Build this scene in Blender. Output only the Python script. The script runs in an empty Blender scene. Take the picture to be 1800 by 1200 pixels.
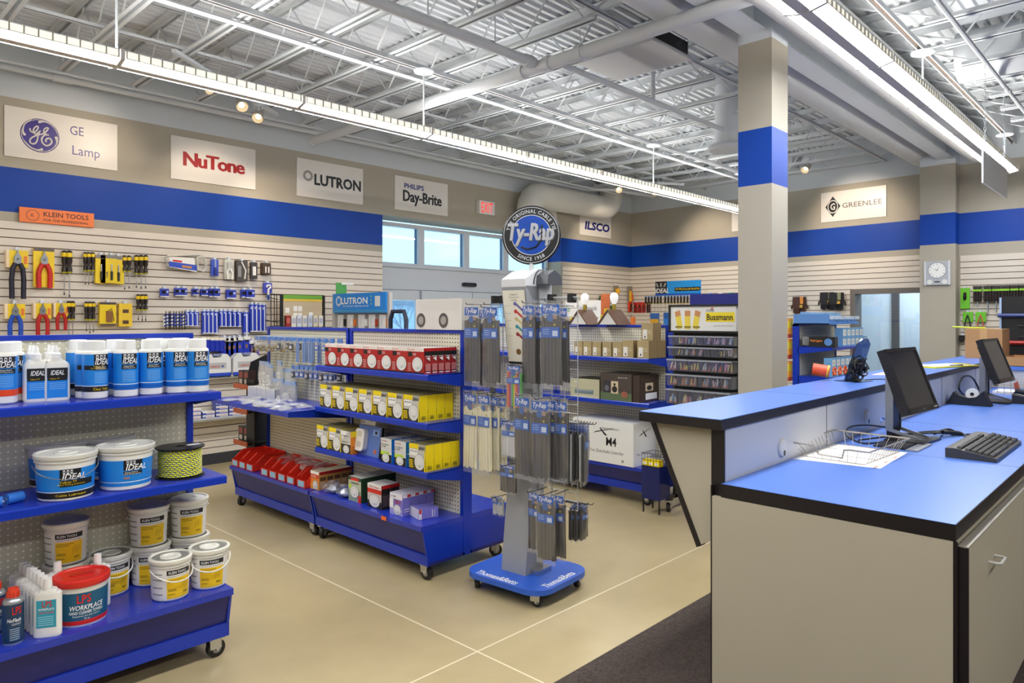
import bpy, bmesh, math, random
from mathutils import Matrix, Vector, Euler
PI = math.pi
rnd = random.Random(7)
SC = bpy.context.scene
COL = SC.collection

# ---------------------------------------------------------------- camera, world, exposure
cam = bpy.data.cameras.new('camera')
cam.sensor_width = 36.0
cam.lens = 36.0 * 1241.47 / 1800.0
cam.shift_y = -41.65 / 1800.0
cam.clip_end = 400
cam_o = bpy.data.objects.new('camera', cam)
COL.objects.link(cam_o)
cam_o.location = (0, 0, 1.594)
cam_o.rotation_euler = (PI / 2, 0, math.radians(43.7064) - PI / 2)
SC.camera = cam_o

W = bpy.data.worlds.new('sky')
SC.world = W
W.use_nodes = True
_bg = W.node_tree.nodes['Background']
_bg.inputs[0].default_value = (0.5, 0.81, 1.0, 1)
_bg.inputs[1].default_value = 1.35
W.cycles.sampling_method = 'NONE'
SC.view_settings.view_transform = 'Standard'
SC.view_settings.look = 'None'
SC.view_settings.exposure = 0.6
SC.view_settings.gamma = 1.0
SC.view_settings.use_curve_mapping = False
SC.cycles.max_bounces = 8
SC.cycles.diffuse_bounces = 5
SC.cycles.glossy_bounces = 3
SC.cycles.transmission_bounces = 4
SC.cycles.transparent_max_bounces = 24
SC.cycles.caustics_reflective = False
SC.cycles.caustics_refractive = False
SC.cycles.sample_clamp_indirect = 6.0
LENS = 26.0          # fluorescent tubes' emission

# ---------------------------------------------------------------- materials
def lin(h):
    h = h.lstrip('#')
    o = []
    for i in (0, 2, 4):
        c = int(h[i:i + 2], 16) / 255.0
        o.append(c / 12.92 if c <= 0.04045 else ((c + 0.055) / 1.055) ** 2.4)
    return (o[0], o[1], o[2], 1.0)

_mc = {}
def M(h, rough=0.5, metal=0.0, noise=0.0, scale=20.0, spec=0.5, emit=0.0, bump=0.0, coat=0.0):
    k = (h, rough, metal, noise, scale, spec, emit, bump, coat)
    if k in _mc:
        return _mc[k]
    m = bpy.data.materials.new('mat_%d' % len(_mc))
    m.use_nodes = True
    nt = m.node_tree
    b = nt.nodes['Principled BSDF']
    b.inputs['Base Color'].default_value = lin(h)
    b.inputs['Roughness'].default_value = rough
    b.inputs['Metallic'].default_value = metal
    b.inputs['Specular IOR Level'].default_value = spec
    b.inputs['Coat Weight'].default_value = coat
    if emit:
        b.inputs['Emission Color'].default_value = lin(h)
        b.inputs['Emission Strength'].default_value = emit
    if noise or bump:
        tc = nt.nodes.new('ShaderNodeTexCoord')
        n = nt.nodes.new('ShaderNodeTexNoise')
        n.inputs['Scale'].default_value = scale
        n.inputs['Detail'].default_value = 4
        nt.links.new(tc.outputs['Object'], n.inputs['Vector'])
        if noise:
            mx = nt.nodes.new('ShaderNodeMix')
            mx.data_type = 'RGBA'
            c = lin(h)
            mx.inputs[6].default_value = tuple(x * (1 - noise) for x in c[:3]) + (1,)
            mx.inputs[7].default_value = tuple(min(1, x * (1 + noise)) for x in c[:3]) + (1,)
            nt.links.new(n.outputs['Fac'], mx.inputs[0])
            nt.links.new(mx.outputs[2], b.inputs['Base Color'])
        if bump:
            bp = nt.nodes.new('ShaderNodeBump')
            bp.inputs['Strength'].default_value = bump
            bp.inputs['Distance'].default_value = 0.01
            nt.links.new(n.outputs['Fac'], bp.inputs['Height'])
            nt.links.new(bp.outputs['Normal'], b.inputs['Normal'])
    _mc[k] = m
    return m

def film(name, tint=(1, 1, 1), refl=0.12, rough=0.15, milky=0.0):
    m = bpy.data.materials.new(name)
    m.use_nodes = True
    nt = m.node_tree
    nt.nodes.clear()
    out = nt.nodes.new('ShaderNodeOutputMaterial')
    tr = nt.nodes.new('ShaderNodeBsdfTransparent')
    tr.inputs[0].default_value = tuple(tint) + (1,)
    gl = nt.nodes.new('ShaderNodeBsdfGlossy')
    gl.inputs['Roughness'].default_value = rough
    gl.inputs['Color'].default_value = (1, 1, 1, 1)
    fr = nt.nodes.new('ShaderNodeFresnel')
    ge = nt.nodes.new('ShaderNodeNewGeometry')
    io = nt.nodes.new('ShaderNodeMapRange')
    io.inputs[3].default_value = 1.4
    io.inputs[4].default_value = 1 / 1.4
    nt.links.new(ge.outputs['Backfacing'], io.inputs[0])
    nt.links.new(io.outputs[0], fr.inputs[0])
    ad = nt.nodes.new('ShaderNodeMath')
    ad.operation = 'ADD'
    ad.use_clamp = True
    ad.inputs[1].default_value = refl
    nt.links.new(fr.outputs[0], ad.inputs[0])
    mx = nt.nodes.new('ShaderNodeMixShader')
    nt.links.new(ad.outputs[0], mx.inputs[0])
    nt.links.new(tr.outputs[0], mx.inputs[1])
    nt.links.new(gl.outputs[0], mx.inputs[2])
    last = mx
    if milky:
        df = nt.nodes.new('ShaderNodeBsdfDiffuse')
        df.inputs[0].default_value = (0.9, 0.9, 0.9, 1)
        m2 = nt.nodes.new('ShaderNodeMixShader')
        m2.inputs[0].default_value = milky
        nt.links.new(mx.outputs[0], m2.inputs[1])
        nt.links.new(df.outputs[0], m2.inputs[2])
        last = m2
    nt.links.new(last.outputs[0], out.inputs[0])
    return m

def nodes(m):
    nt = m.node_tree
    return nt, nt.nodes['Principled BSDF']

def mathn(nt, op, a, b=None, c=None):
    n = nt.nodes.new('ShaderNodeMath')
    n.operation = op
    for i, v in enumerate((a, b, c)):
        if v is None:
            continue
        if isinstance(v, (int, float)):
            n.inputs[i].default_value = v
        else:
            nt.links.new(v, n.inputs[i])
    return n.outputs[0]

def dots(h, hole, pitch=0.0254, r=0.0034, axes=('X', 'Z'), rough=0.55, noise=0.0):
    """pegboard: a grid of small holes in object space"""
    m = bpy.data.materials.new('pegboard')
    m.use_nodes = True
    nt, b = nodes(m)
    tc = nt.nodes.new('ShaderNodeTexCoord')
    sp = nt.nodes.new('ShaderNodeSeparateXYZ')
    nt.links.new(tc.outputs['Object'], sp.inputs[0])
    def cell(ax):
        v = mathn(nt, 'MULTIPLY', sp.outputs[ax], 1 / pitch)
        f = mathn(nt, 'SUBTRACT', mathn(nt, 'FRACT', v), 0.5)
        return mathn(nt, 'MULTIPLY', f, f)
    d = mathn(nt, 'SQRT', mathn(nt, 'ADD', cell(axes[0]), cell(axes[1])))
    k = mathn(nt, 'LESS_THAN', d, r / pitch)
    mx = nt.nodes.new('ShaderNodeMix')
    mx.data_type = 'RGBA'
    mx.inputs[6].default_value = lin(h)
    mx.inputs[7].default_value = lin(hole)
    nt.links.new(k, mx.inputs[0])
    nt.links.new(mx.outputs[2], b.inputs['Base Color'])
    b.inputs['Roughness'].default_value = rough
    return m

# ---------------------------------------------------------------- mesh building
_tc = {}
def text_geo(s, bold=0.0, shear=0.0, space=1.0):
    """outline letters, unit cap size, centred on the origin"""
    k = (s, bold, shear, space)
    if k in _tc:
        return _tc[k]
    cu = bpy.data.curves.new('txt', 'FONT')
    cu.body = s
    cu.size = 1.0
    cu.offset = bold * .45
    cu.shear = shear
    cu.space_character = space
    cu.resolution_u = 2
    cu.fill_mode = 'FRONT'
    o = bpy.data.objects.new('txt', cu)
    me = bpy.data.meshes.new_from_object(o)
    v = [(p.co.x, p.co.y) for p in me.vertices]
    f = [tuple(p.vertices) for p in me.polygons]
    bpy.data.objects.remove(o)
    bpy.data.curves.remove(cu)
    bpy.data.meshes.remove(me)
    x0 = min(p[0] for p in v); x1 = max(p[0] for p in v)
    y0 = min(p[1] for p in v); y1 = max(p[1] for p in v)
    cx, cy = (x0 + x1) / 2, (y0 + y1) / 2
    _tc[k] = ([(a - cx, b - cy) for a, b in v], f, x1 - x0, y1 - y0)
    return _tc[k]

class MB:
    def __init__(s):
        s.v = []; s.f = []; s.m = []; s.mats = []
    def mi(s, m):
        if m not in s.mats:
            s.mats.append(m)
        return s.mats.index(m)
    def add(s, vs, fs, m, T=None):
        o = len(s.v)
        s.v += [tuple(T @ Vector(p)) for p in vs] if T is not None else [tuple(p) for p in vs]
        k = s.mi(m)
        for f in fs:
            s.f.append(tuple(i + o for i in f)); s.m.append(k)
        return s
    def box(s, a, b, m, T=None):
        (x0, y0, z0), (x1, y1, z1) = a, b
        vs = [(x0, y0, z0), (x1, y0, z0), (x1, y1, z0), (x0, y1, z0), (x0, y0, z1), (x1, y0, z1), (x1, y1, z1), (x0, y1, z1)]
        fs = [(0, 3, 2, 1), (4, 5, 6, 7), (0, 1, 5, 4), (1, 2, 6, 5), (2, 3, 7, 6), (3, 0, 4, 7)]
        return s.add(vs, fs, m, T)
    def quad(s, p, m, T=None):
        return s.add(p, [tuple(range(len(p)))], m, T)
    def rect(s, o, u, w, x0, x1, y0, y1, m):
        o, u, w = Vector(o), Vector(u), Vector(w)
        return s.quad([o + u * x0 + w * y0, o + u * x1 + w * y0, o + u * x1 + w * y1, o + u * x0 + w * y1], m)
    def prism(s, poly, ax, a0, a1, m, T=None):
        """poly in the plane across axis ax (x: (y,z), y: (x,z), z: (x,y)) pulled from a0 to a1"""
        n = len(poly)
        def P(p, a):
            return {'x': (a, p[0], p[1]), 'y': (p[0], a, p[1]), 'z': (p[0], p[1], a)}[ax]
        vs = [P(p, a0) for p in poly] + [P(p, a1) for p in poly]
        fs = [tuple(range(n)), tuple(range(2 * n - 1, n - 1, -1))]
        fs += [(i, i + n, (i + 1) % n + n, (i + 1) % n) for i in range(n)]
        return s.add(vs, fs, m, T)
    def lathe(s, prof, m, n=24, c=(0, 0, 0), T=None, a0=0.0, a1=2 * PI, cap=True):
        """prof: [(r, z)]; full turn closes on itself"""
        full = abs(a1 - a0 - 2 * PI) < 1e-6
        k = n if full else n + 1
        vs, fs = [], []
        for r, z in prof:
            for i in range(k):
                a = a0 + (a1 - a0) * i / n
                vs.append((c[0] + r * math.cos(a), c[1] + r * math.sin(a), c[2] + z))
        for j in range(len(prof) - 1):
            for i in range(n):
                i2 = (i + 1) % k if full else i + 1
                fs.append((j * k + i, j * k + i2, (j + 1) * k + i2, (j + 1) * k + i))
        if cap and full:
            if prof[0][0] > 1e-6: fs.append(tuple(range(k - 1, -1, -1)))
            if prof[-1][0] > 1e-6: fs.append(tuple(range((len(prof) - 1) * k, len(prof) * k)))
        return s.add(vs, fs, m, T)
    def cyl(s, p0, p1, r, m, n=12, r1=None, T=None):
        return s.tube([p0, p1], r, m, n, r1=r1, T=T)
    def tube(s, pts, r, m, n=8, r1=None, closed=False, T=None):
        pts = [Vector(p) for p in pts]
        N = len(pts)
        vs, fs = [], []
        up = None
        for i, p in enumerate(pts):
            a = pts[i - 1] if (i or closed) else None
            b = pts[(i + 1) % N] if (i < N - 1 or closed) else None
            if a is None: d = (b - p)
            elif b is None: d = (p - a)
            else: d = (p - a).normalized() + (b - p).normalized()
            d = d.normalized() if d.length > 1e-9 else Vector((0, 0, 1))
            if up is None:
                up = Vector((0, 0, 1)) if abs(d.z) < 0.9 else Vector((1, 0, 0))
            x = up.cross(d)
            if x.length < 1e-4:
                x = Vector((1, 0, 0)).cross(d)
            x.normalize()
            y = d.cross(x)
            up = y
            rr = r if r1 is None else r + (r1 - r) * i / max(1, N - 1)
            for k in range(n):
                t = 2 * PI * k / n
                vs.append(p + (x * math.cos(t) + y * math.sin(t)) * rr)
        for i in range(N if closed else N - 1):
            for k in range(n):
                j = (i + 1) % N
                fs.append((i * n + k, i * n + (k + 1) % n, j * n + (k + 1) % n, j * n + k))
        if not closed:
            fs.append(tuple(range(n - 1, -1, -1)))
            fs.append(tuple(range((N - 1) * n, N * n)))
        return s.add(vs, fs, m, T)
    def text(s, st, h, m, fn, bold=0.0, shear=0.0, space=1.0, w=None):
        """fn maps (x, y) in metres, centred, to a 3-D point; h = cap-to-descender height; w squeezes to a width"""
        v, f, tw, th = text_geo(st, bold, shear, space)
        k = h / th
        kx = k if w is None else w / tw
        return s.add([fn(a * kx, b * k) for a, b in v], f, m)
    def flat_text(s, st, h, m, o, u, w3, **kw):
        o, u, w3 = Vector(o), Vector(u), Vector(w3)
        return s.text(st, h, m, lambda x, y: o + u * x + w3 * y, **kw)
    def ball(s, c, r, m, n=12, T=None, sz=1.0):
        k = max(4, n // 2)
        prof = [(max(1e-7, r * math.sin(PI * i / k)), -r * sz * math.cos(PI * i / k)) for i in range(k + 1)]
        return s.lathe(prof, m, n, c, T)
    def mesh(s, name, bevel=0.0, sharp=38.0):
        me = bpy.data.meshes.new(name)
        me.from_pydata(s.v, [], s.f)
        for m in s.mats:
            me.materials.append(m)
        me.polygons.foreach_set('material_index', s.m)
        me.polygons.foreach_set('use_smooth', [True] * len(s.f))
        me.update()
        bm = bmesh.new()
        bm.from_mesh(me)
        bmesh.ops.recalc_face_normals(bm, faces=bm.faces)
        bm.to_mesh(me)
        bm.free()
        me.set_sharp_from_angle(angle=math.radians(sharp))
        return me
    def build(s, name, parent=None, bevel=0.0, loc=None):
        o = bpy.data.objects.new(name, s.mesh(name))
        COL.objects.link(o)
        if parent is not None:
            o.parent = parent
        if loc is not None:
            o.location = loc
        if bevel:
            md = o.modifiers.new('edge', 'BEVEL')
            md.width = bevel
            md.segments = 2
            md.limit_method = 'ANGLE'
            md.angle_limit = math.radians(50)
        return o

def rrect(w, d, r, n=5, cx=0, cy=0):
    """rounded rectangle outline"""
    out = []
    for sx, sy, a in ((1, 1, 0), (-1, 1, PI / 2), (-1, -1, PI), (1, -1, 1.5 * PI)):
        for i in range(n + 1):
            t = a + PI / 2 * i / n
            out.append((cx + sx * (w / 2 - r) + r * math.cos(t), cy + sy * (d / 2 - r) + r * math.sin(t)))
    return out

# ---------------------------------------------------------------- things
def tag(o, label, cat, group=None, kind=None):
    o['label'] = label
    o['category'] = cat
    if group: o['group'] = group
    if kind: o['kind'] = kind
    return o

def thing(name, label, cat, loc=(0, 0, 0), rz=0.0, group=None):
    o = bpy.data.objects.new(name, None)
    o.empty_display_size = 0.05
    COL.objects.link(o)
    o.location = loc
    o.rotation_euler = (0, 0, rz)
    return tag(o, label, cat, group)

def struct(o, label=None):
    o['kind'] = 'structure'
    return o

_kids = {}
def dup(root, label, loc=None, rz=None, group=None):
    def cp(o, par):
        c = o.copy()
        COL.objects.link(c)
        if par is not None:
            c.parent = par
        for k in list(o.children):
            cp(k, c)
        return c
    r = cp(root, None)
    r['label'] = label
    if loc is not None: r.location = loc
    if rz is not None: r.rotation_euler = (0, 0, rz)
    if group: r['group'] = group
    return r

class Kind:
    """builds a thing once, copies it afterwards"""
    def __init__(s, maker):
        s.maker = maker; s.first = None
    def put(s, label, loc, rz=0.0, group=None):
        if s.first is None:
            s.first = s.maker(label)
            o = s.first
            o.location = loc; o.rotation_euler = (0, 0, rz)
            if group: o['group'] = group
            return o
        return dup(s.first, label, loc, rz, group)

ORD = ['first', 'second', 'third', 'fourth', 'fifth', 'sixth', 'seventh', 'eighth', 'ninth', 'tenth', 'eleventh', 'twelfth']
V = Vector

# ================================================================ the setting
C_WHITE = M('CDD3D8', .6, noise=.02, scale=3)
C_CEIL = M('D0D4D8', .6)
C_GREIGE = M('AFA898', .7, noise=.03, scale=6)
C_BAND = M('0640A0', .5, noise=.04, scale=4, spec=.3)
C_SLAT = M('DDD3C5', .45, noise=.015, scale=5)
C_GROOVE = M('6B5140', .7)
C_BASE = M('34353A', .6)
C_SIGN = M('E9E4DC', .35)
C_BLACK = M('15151A', .4)
BAND0, BAND1, PAINT1, DECK = 2.55, 2.953, 3.585, 4.2

def floor_mat():
    m = bpy.data.materials.new('polished_concrete')
    m.use_nodes = True
    nt, b = nodes(m)
    tc = nt.nodes.new('ShaderNodeTexCoord')
    n1 = nt.nodes.new('ShaderNodeTexNoise'); n1.inputs['Scale'].default_value = 1.1; n1.inputs['Detail'].default_value = 5; n1.inputs['Roughness'].default_value = .55
    n2 = nt.nodes.new('ShaderNodeTexNoise'); n2.inputs['Scale'].default_value = 5; n2.inputs['Detail'].default_value = 4
    nt.links.new(tc.outputs['Object'], n1.inputs['Vector']); nt.links.new(tc.outputs['Object'], n2.inputs['Vector'])
    r1 = nt.nodes.new('ShaderNodeMix'); r1.data_type = 'RGBA'
    r1.inputs[6].default_value = lin('A6946D'); r1.inputs[7].default_value = lin('CCBA90')
    nt.links.new(n1.outputs['Fac'], r1.inputs[0])
    mx = nt.nodes.new('ShaderNodeMix'); mx.data_type = 'RGBA'; mx.blend_type = 'MULTIPLY'; mx.inputs[0].default_value = 1.0
    g = mathn(nt, 'MULTIPLY_ADD', n2.outputs['Fac'], .1, .94)
    cg = nt.nodes.new('ShaderNodeCombineColor')
    for q in range(3): nt.links.new(g, cg.inputs[q])
    nt.links.new(r1.outputs[2], mx.inputs[6]); nt.links.new(cg.outputs[0], mx.inputs[7])
    sp = nt.nodes.new('ShaderNodeSeparateXYZ'); nt.links.new(tc.outputs['Object'], sp.inputs[0])
    lines = None
    for ax, at in (('X', 2.325), ('Y', 2.452), ('X', 8.42), ('Y', -3.6)):
        k = mathn(nt, 'LESS_THAN', mathn(nt, 'ABSOLUTE', mathn(nt, 'SUBTRACT', sp.outputs[ax], at)), .0045)
        lines = k if lines is None else mathn(nt, 'MAXIMUM', lines, k)
    m2 = nt.nodes.new('ShaderNodeMix'); m2.data_type = 'RGBA'
    m2.inputs[7].default_value = lin('E6D9B8')
    nt.links.new(lines, m2.inputs[0]); nt.links.new(mx.outputs[2], m2.inputs[6])
    nt.links.new(m2.outputs[2], b.inputs['Base Color'])
    rr = mathn(nt, 'MULTIPLY_ADD', n1.outputs['Fac'], .06, .22)
    nt.links.new(rr, b.inputs['Roughness'])
    return m

struct(MB().box((-3.6, -4.6, -.12), (12.4, 8.1, 0), floor_mat()).build('floor'))
struct(MB().box((-3.5, -4.4, .001), (12, 1.992, .007), M('453A34', .95, noise=.95, scale=70, bump=1.0)).build('carpet'))

def zones(mb, x0, x1, y0, y1, z0=0.0, z1=DECK + .3, T=None):
    for a, b, m in ((0, BAND0, C_GREIGE), (BAND0, BAND1, C_BAND), (BAND1, PAINT1, C_GREIGE), (PAINT1, DECK + .3, C_WHITE)):
        a, b = max(a, z0), min(b, z1)
        if b > a:
            mb.box((x0, y0, a), (x1, y1, b), m, T)

def slats(mb, x0, x1, z0=.12, z1=2.463, th=.018, T=None):
    mb.box((x0, -.006, z0), (x1, 0, z1), C_GROOVE, T)
    g = [z for z in [2.393 - .0762 * k for k in range(31)] if z0 + .01 < z < z1 - .01]
    ed = [z1] + g + [z0]
    for a, b in zip(ed[:-1], ed[1:]):
        mb.box((x0, -th, b + (.0045 if b != z0 else 0)), (x1, -.001, a - (.0045 if a != z1 else 0)), C_SLAT, T)

# left wall: local x along +X, y into the wall
mb = MB()
zones(mb, -3.6, 5.56, 0, .42); zones(mb, 9.24, 11.9, 0, .42); zones(mb, 5.56, 9.24, 0, .42, z0=2.953)
wl = struct(mb.build('wall_left', loc=(0, 7.68, 0)))
mb = MB(); slats(mb, -3.5, 5.545); slats(mb, 9.255, 11.33)
struct(mb.build('slat_panel', wl))
struct(MB().box((-3.5, 7.668, 0), (5.55, 7.679, .115), C_BASE).build('baseboard_left'))

# right wall, very slightly out of square
RO, RA = (11.34, 7.68, 0), math.atan2(-5.04, -.37)
mb = MB()
W0, W1, WZ0, WZ1 = 4.145, 5.04, .62, 1.955
zones(mb, -.3, W0, 0, .2); zones(mb, W1, 5.2, 0, .2); zones(mb, W0, W1, 0, .2, z1=WZ0); zones(mb, W0, W1, 0, .2, z0=WZ1)
wr = struct(mb.build('wall_right', loc=RO)); wr.rotation_euler = (0, 0, RA)
mb = MB(); slats(mb, .02, W0 - .02); slats(mb, W0 - .02, 5.1, z1=WZ0 - .06); slats(mb, W0 - .02, 5.1, z0=WZ1 + .06)
struct(mb.build('slat_panel', wr))
# pilaster and the wall right of it
mb = MB(); zones(mb, 10.5, 11.3, 2.15, 2.56); struct(mb.build('pilaster'))
mb = MB(); zones(mb, 10.68, 11.2, -4.6, 2.15); wf = struct(mb.build('wall_far'))
mb = MB(); slats(mb, .02, 6.6, z1=2.4)
o = struct(mb.build('slat_panel', loc=(10.68, 2.15, 0))); o.rotation_euler = (0, 0, -PI / 2); o.name = 'trim_1'
mb = MB(); mb.box((-3.6, -4.7, 0), (12.4, -4.6, 4.5), C_GREIGE); struct(mb.build('wall_back'))
mb = MB(); mb.box((-3.7, -4.7, 0), (-3.6, 8.1, 4.5), C_GREIGE); struct(mb.build('wall_near'))
# low white boxed-in strip near the top of the right wall
mb = MB(); mb.box((.0, -.22, 3.93), (3.3, -.001, 4.08), C_WHITE); o = struct(mb.build('trim_2', loc=RO)); o.rotation_euler = (0, 0, RA)

# pillar
mb = MB(); zones(mb, 4.89, 5.165, 2.127, 2.38, z1=3.98)
struct(mb.build('pillar'))

# ---- interior window in the right wall, with the corridor behind it
wn = thing('window_2', 'interior window', 'window', RO, RA); struct(wn); del wn['label']; del wn['category']
F = M('6E665F', .4)
mb = MB()
t = .055
mb.box((W0 - t, -.035, WZ0 - t), (W0 + .012, .21, WZ1 + t), F); mb.box((W1 - .012, -.035, WZ0 - t), (W1 + t, .21, WZ1 + t), F)
mb.box((W0, -.035, WZ1 - .012), (W1, .21, WZ1 + t), F); mb.box((W0, -.06, WZ0 - t), (W1, .21, WZ0 + .012), F)
struct(mb.build('window_frame', wn))
G_CLEAR = film('window_glass', (.93, .97, 1), refl=.03, rough=.0)
struct(MB().box((W0 + .012, .09, WZ0 + .012), (W1 - .012, .096, WZ1 - .012), G_CLEAR).build('window_pane', wn))
# corridor
mb = MB()
Wc = M('B9C6CF', .6)
mb.box((11.3, 1.2, 0), (14.2, 1.3, 3), Wc); mb.box((11.3, 4.6, 0), (14.2, 4.7, 3), Wc)
mb.box((13.3, 1.2, 0), (13.4, 4.7, 3), Wc); mb.box((11.25, 1.2, 3.0), (14.2, 4.7, 3.1), C_WHITE); mb.box((11.2, 1.2, -.1), (14.2, 4.7, 0), M('8b8378', .6))
struct(mb.build('wall_corridor'))
mb = MB(); D1 = M('2C2E36', .5)
mb.box((13.24, 3.55, 0), (13.3, 3.66, 2.2), D1); mb.box((13.24, 2.78, .0), (13.3, 2.93, 2.2), D1); mb.box((13.26, 2.93, .0), (13.3, 3.04, 2.2), M('9FB6D6', .4))
mb.box((13.24, 3.66, 2.17), (13.3, 3.75, 2.2), D1); mb.box((13.24, 2.2, .0), (13.3, 2.23, 2.2), D1)
struct(mb.build('door_5'))
lt = thing('corridor_light', 'ceiling light panel in the corridor seen through the interior window', 'light', (12.4, 2.9, 2.99))
MB().box((-.3, -.6, -.03), (.3, .6, 0), M('F4FAFF', emit=26.0)).build('diffuser', lt)
MB().box((-.32, -.62, -.02), (.32, .62, .01), C_WHITE).build('frame', lt)

# ---- ceiling deck
mb = MB()
prof = []
y = -4.7
while y < 8.2:
    prof += [(y, DECK), (y + .03, DECK), (y + .042, DECK + .026), (y + .08, DECK + .026)]
    y += .092
n = len(prof)
vs = [(-3.7, p[0], p[1]) for p in prof] + [(13, p[0], p[1]) for p in prof]
mb.add(vs, [(i, i + 1, n + i + 1, n + i) for i in range(n - 1)], C_CEIL)
mb.box((-3.7, -4.7, DECK + .1), (13, 8.2, DECK + .14), C_CEIL)
struct(mb.build('ceiling'))

def joist_mesh(L, seed):
    mb = MB(); zb, zt = 3.78, DECK - .004
    c0, c1 = (.8, L - .45) if seed == 1 else (.3, L - .75)
    for s in (-1, 1):
        mb.box((s * .012 - .0 if s > 0 else -.042, c0, zb), (.042 if s > 0 else -.012, c1, zb + .006), C_CEIL)
        mb.box((s * .012 if s > 0 else -.016, c0, zb), (.016 if s > 0 else -.012, c1, zb + .04), C_CEIL)
        mb.box((s * .014 if s > 0 else -.06, 0, zt - .006), (.06 if s > 0 else -.014, L, zt), C_CEIL)
        mb.box((s * .014 if s > 0 else -.018, 0, zt - .05), (.018 if s > 0 else -.014, L, zt), C_CEIL)
    p = .61; k = 1; y = c0 + .1; mb.cyl((0, c0 + .1, zb + .03), (0, .08, zt - .05), .009, C_CEIL, 6); mb.cyl((0, c1 - .1, zb + .03), (0, L - .05, zt - .05), .009, C_CEIL, 6)
    pts = []
    while y < c1 - .05:
        pts.append((0, y, zb + .03 if k % 2 else zt - .03)); y += p / 2; k += 1
    for a, b in zip(pts[:-1], pts[1:]):
        mb.cyl(a, b, .0075, C_CEIL, 6)
    return mb.mesh('joist')
j1, j2 = joist_mesh(5.36, 1), joist_mesh(6.75, 2)
for k in range(-8, 15):
    for me, y0 in ((j1, 2.33), (j2, -4.58)):
        o = bpy.data.objects.new('ceiling_joist', me); COL.objects.link(o)
        o.location = (2.37 + .5975 * k, y0, 0); o['kind'] = 'structure'
# bridging angles and main beam
mb = MB()
for y, z in ((6.05, 3.822), (3.1, 3.822), (6.05, 4.13), (3.1, 4.13), (.2, 3.822), (.2, 4.13), (-2.2, 3.822)):
    for xa, xb in (((-3.5, 7.15), (7.75, 11.3)) if y < 1 else ((-3.5, 11.3),)): mb.box((xa, y, z), (xb, y + .03, z + .004), C_CEIL); mb.box((xa, y, z), (xb, y + .004, z + .03), C_CEIL)
struct(mb.build('ceiling_bridging'))
mb = MB()
mb.box((-3.5, 2.18, 3.65), (11.3, 2.35, 3.668), C_CEIL); mb.box((-3.5, 2.26, 3.66), (11.3, 2.272, 4.1), C_CEIL); mb.box((-3.5, 2.18, 4.09), (11.3, 2.35, 4.11), C_CEIL)
struct(mb.build('ceiling_beam'))

# ---- services under the deck
def pipe(name, label, cat, pts, r, n=12, mat=None, extra=None):
    mb = MB(); mb.tube(pts, r, mat or C_CEIL, n)
    if extra: extra(mb)
    return tag(mb.build(name), label, cat)
pipe('sprinkler_pipe', 'thick sprinkler main crossing under the joists from the wall with the doors', 'pipe', [(4.23, -4.4, 3.6), (4.23, 7.2, 3.6)], .05,
     extra=lambda mb: [mb.cyl((4.23, y, 3.6), (4.23, y + .06, 3.6), .062, C_CEIL, 14) for y in (7.14, 3.9, 3.62, 3.3, -.5)])
pipe('sprinkler_pipe', 'grey sprinkler branch pipe running from the top edge to the main junction', 'pipe', [(-3.4, 3.76, 3.62), (4.2, 3.76, 3.62)], .038,
     extra=lambda mb: [mb.cyl((4.08, 3.76, 3.62), (4.16, 3.76, 3.62), .05, C_CEIL, 14)] + [mb.cyl((x, 3.76, 3.62), (x, 3.76, 4.15), .005, C_CEIL, 6) for x in (-.8, 2.3, 3.1, 3.75)])
pipe('sprinkler_pipe', 'thin sprinkler branch pipe running from the main towards the pillar', 'pipe', [(4.26, 3.62, 3.62), (8.5, 3.62, 3.62)], .025,
     extra=lambda mb: [mb.cyl((x, 3.62, 3.62), (x, 3.62, 3.95), .022, C_CEIL, 8) for x in (5.7, 7.9)])
pipe('sprinkler_pipe', 'white pipe with a riser tee along the top of the left wall', 'pipe', [(-3.4, 7.4, 3.77), (7.3, 7.4, 3.77), (9.5, 7.4, 3.77), (9.85, 7.05, 3.77), (10.9, 6.9, 3.77)], .03,
     extra=lambda mb: [mb.cyl((x, 7.4, 3.77), (x, 7.4, 4.15), .026, C_CEIL, 8) for x in (1.81, 4.4, 8.9)] + [mb.cyl((1.74, 7.4, 3.77), (1.9, 7.4, 3.77), .038, C_CEIL, 10)])
pipe('conduit_pipe', 'thin white conduit above the pipe along the left wall', 'pipe', [(-3.4, 7.2, 3.76), (10.2, 7.2, 3.76)], .014, 8)
pipe('conduit_pipe', 'thin white conduit running just beside the long light row near the left wall', 'pipe', [(-3.4, 5.0, 3.735), (10.9, 5.0, 3.735)], .02, 8)
pipe('conduit_pipe', 'white conduit running beside the light row above the counter', 'pipe', [(-3.4, 1.2, 3.7), (10.5, 1.2, 3.7)], .018, 8,
     extra=lambda mb: [mb.cyl((5.35, 1.2, 3.7), (5.35, 1.2, 4.1), .022, C_CEIL, 8), mb.cyl((7.9, 1.2, 3.7), (7.95, 1.2, 3.7), .026, C_CEIL, 8)])
def unistrut(y, label):
    mb = MB()
    for s in (-1, 1):
        mb.box((-3.4, y + s * .02 - .004, 3.74), (10.6, y + s * .02 + .004, 3.779), C_CEIL)
    mb.box((-3.4, y - .02, 3.772), (10.6, y + .02, 3.779), C_GROOVE)
    tag(mb.build('strut_channel'), label, 'channel')
unistrut(4.8, 'slotted strut channel that the left wall light row hangs from')
unistrut(1.545, 'slotted strut channel that the counter light row hangs from')
pipe('round_duct', 'big round white duct on the far side of the roof beam', 'duct', [(.2, 2.62, 3.87), (10.9, 2.62, 3.87)], .2, 28, extra=None, mat=M('CDCFD0', .7, bump=.25, scale=9))
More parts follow.
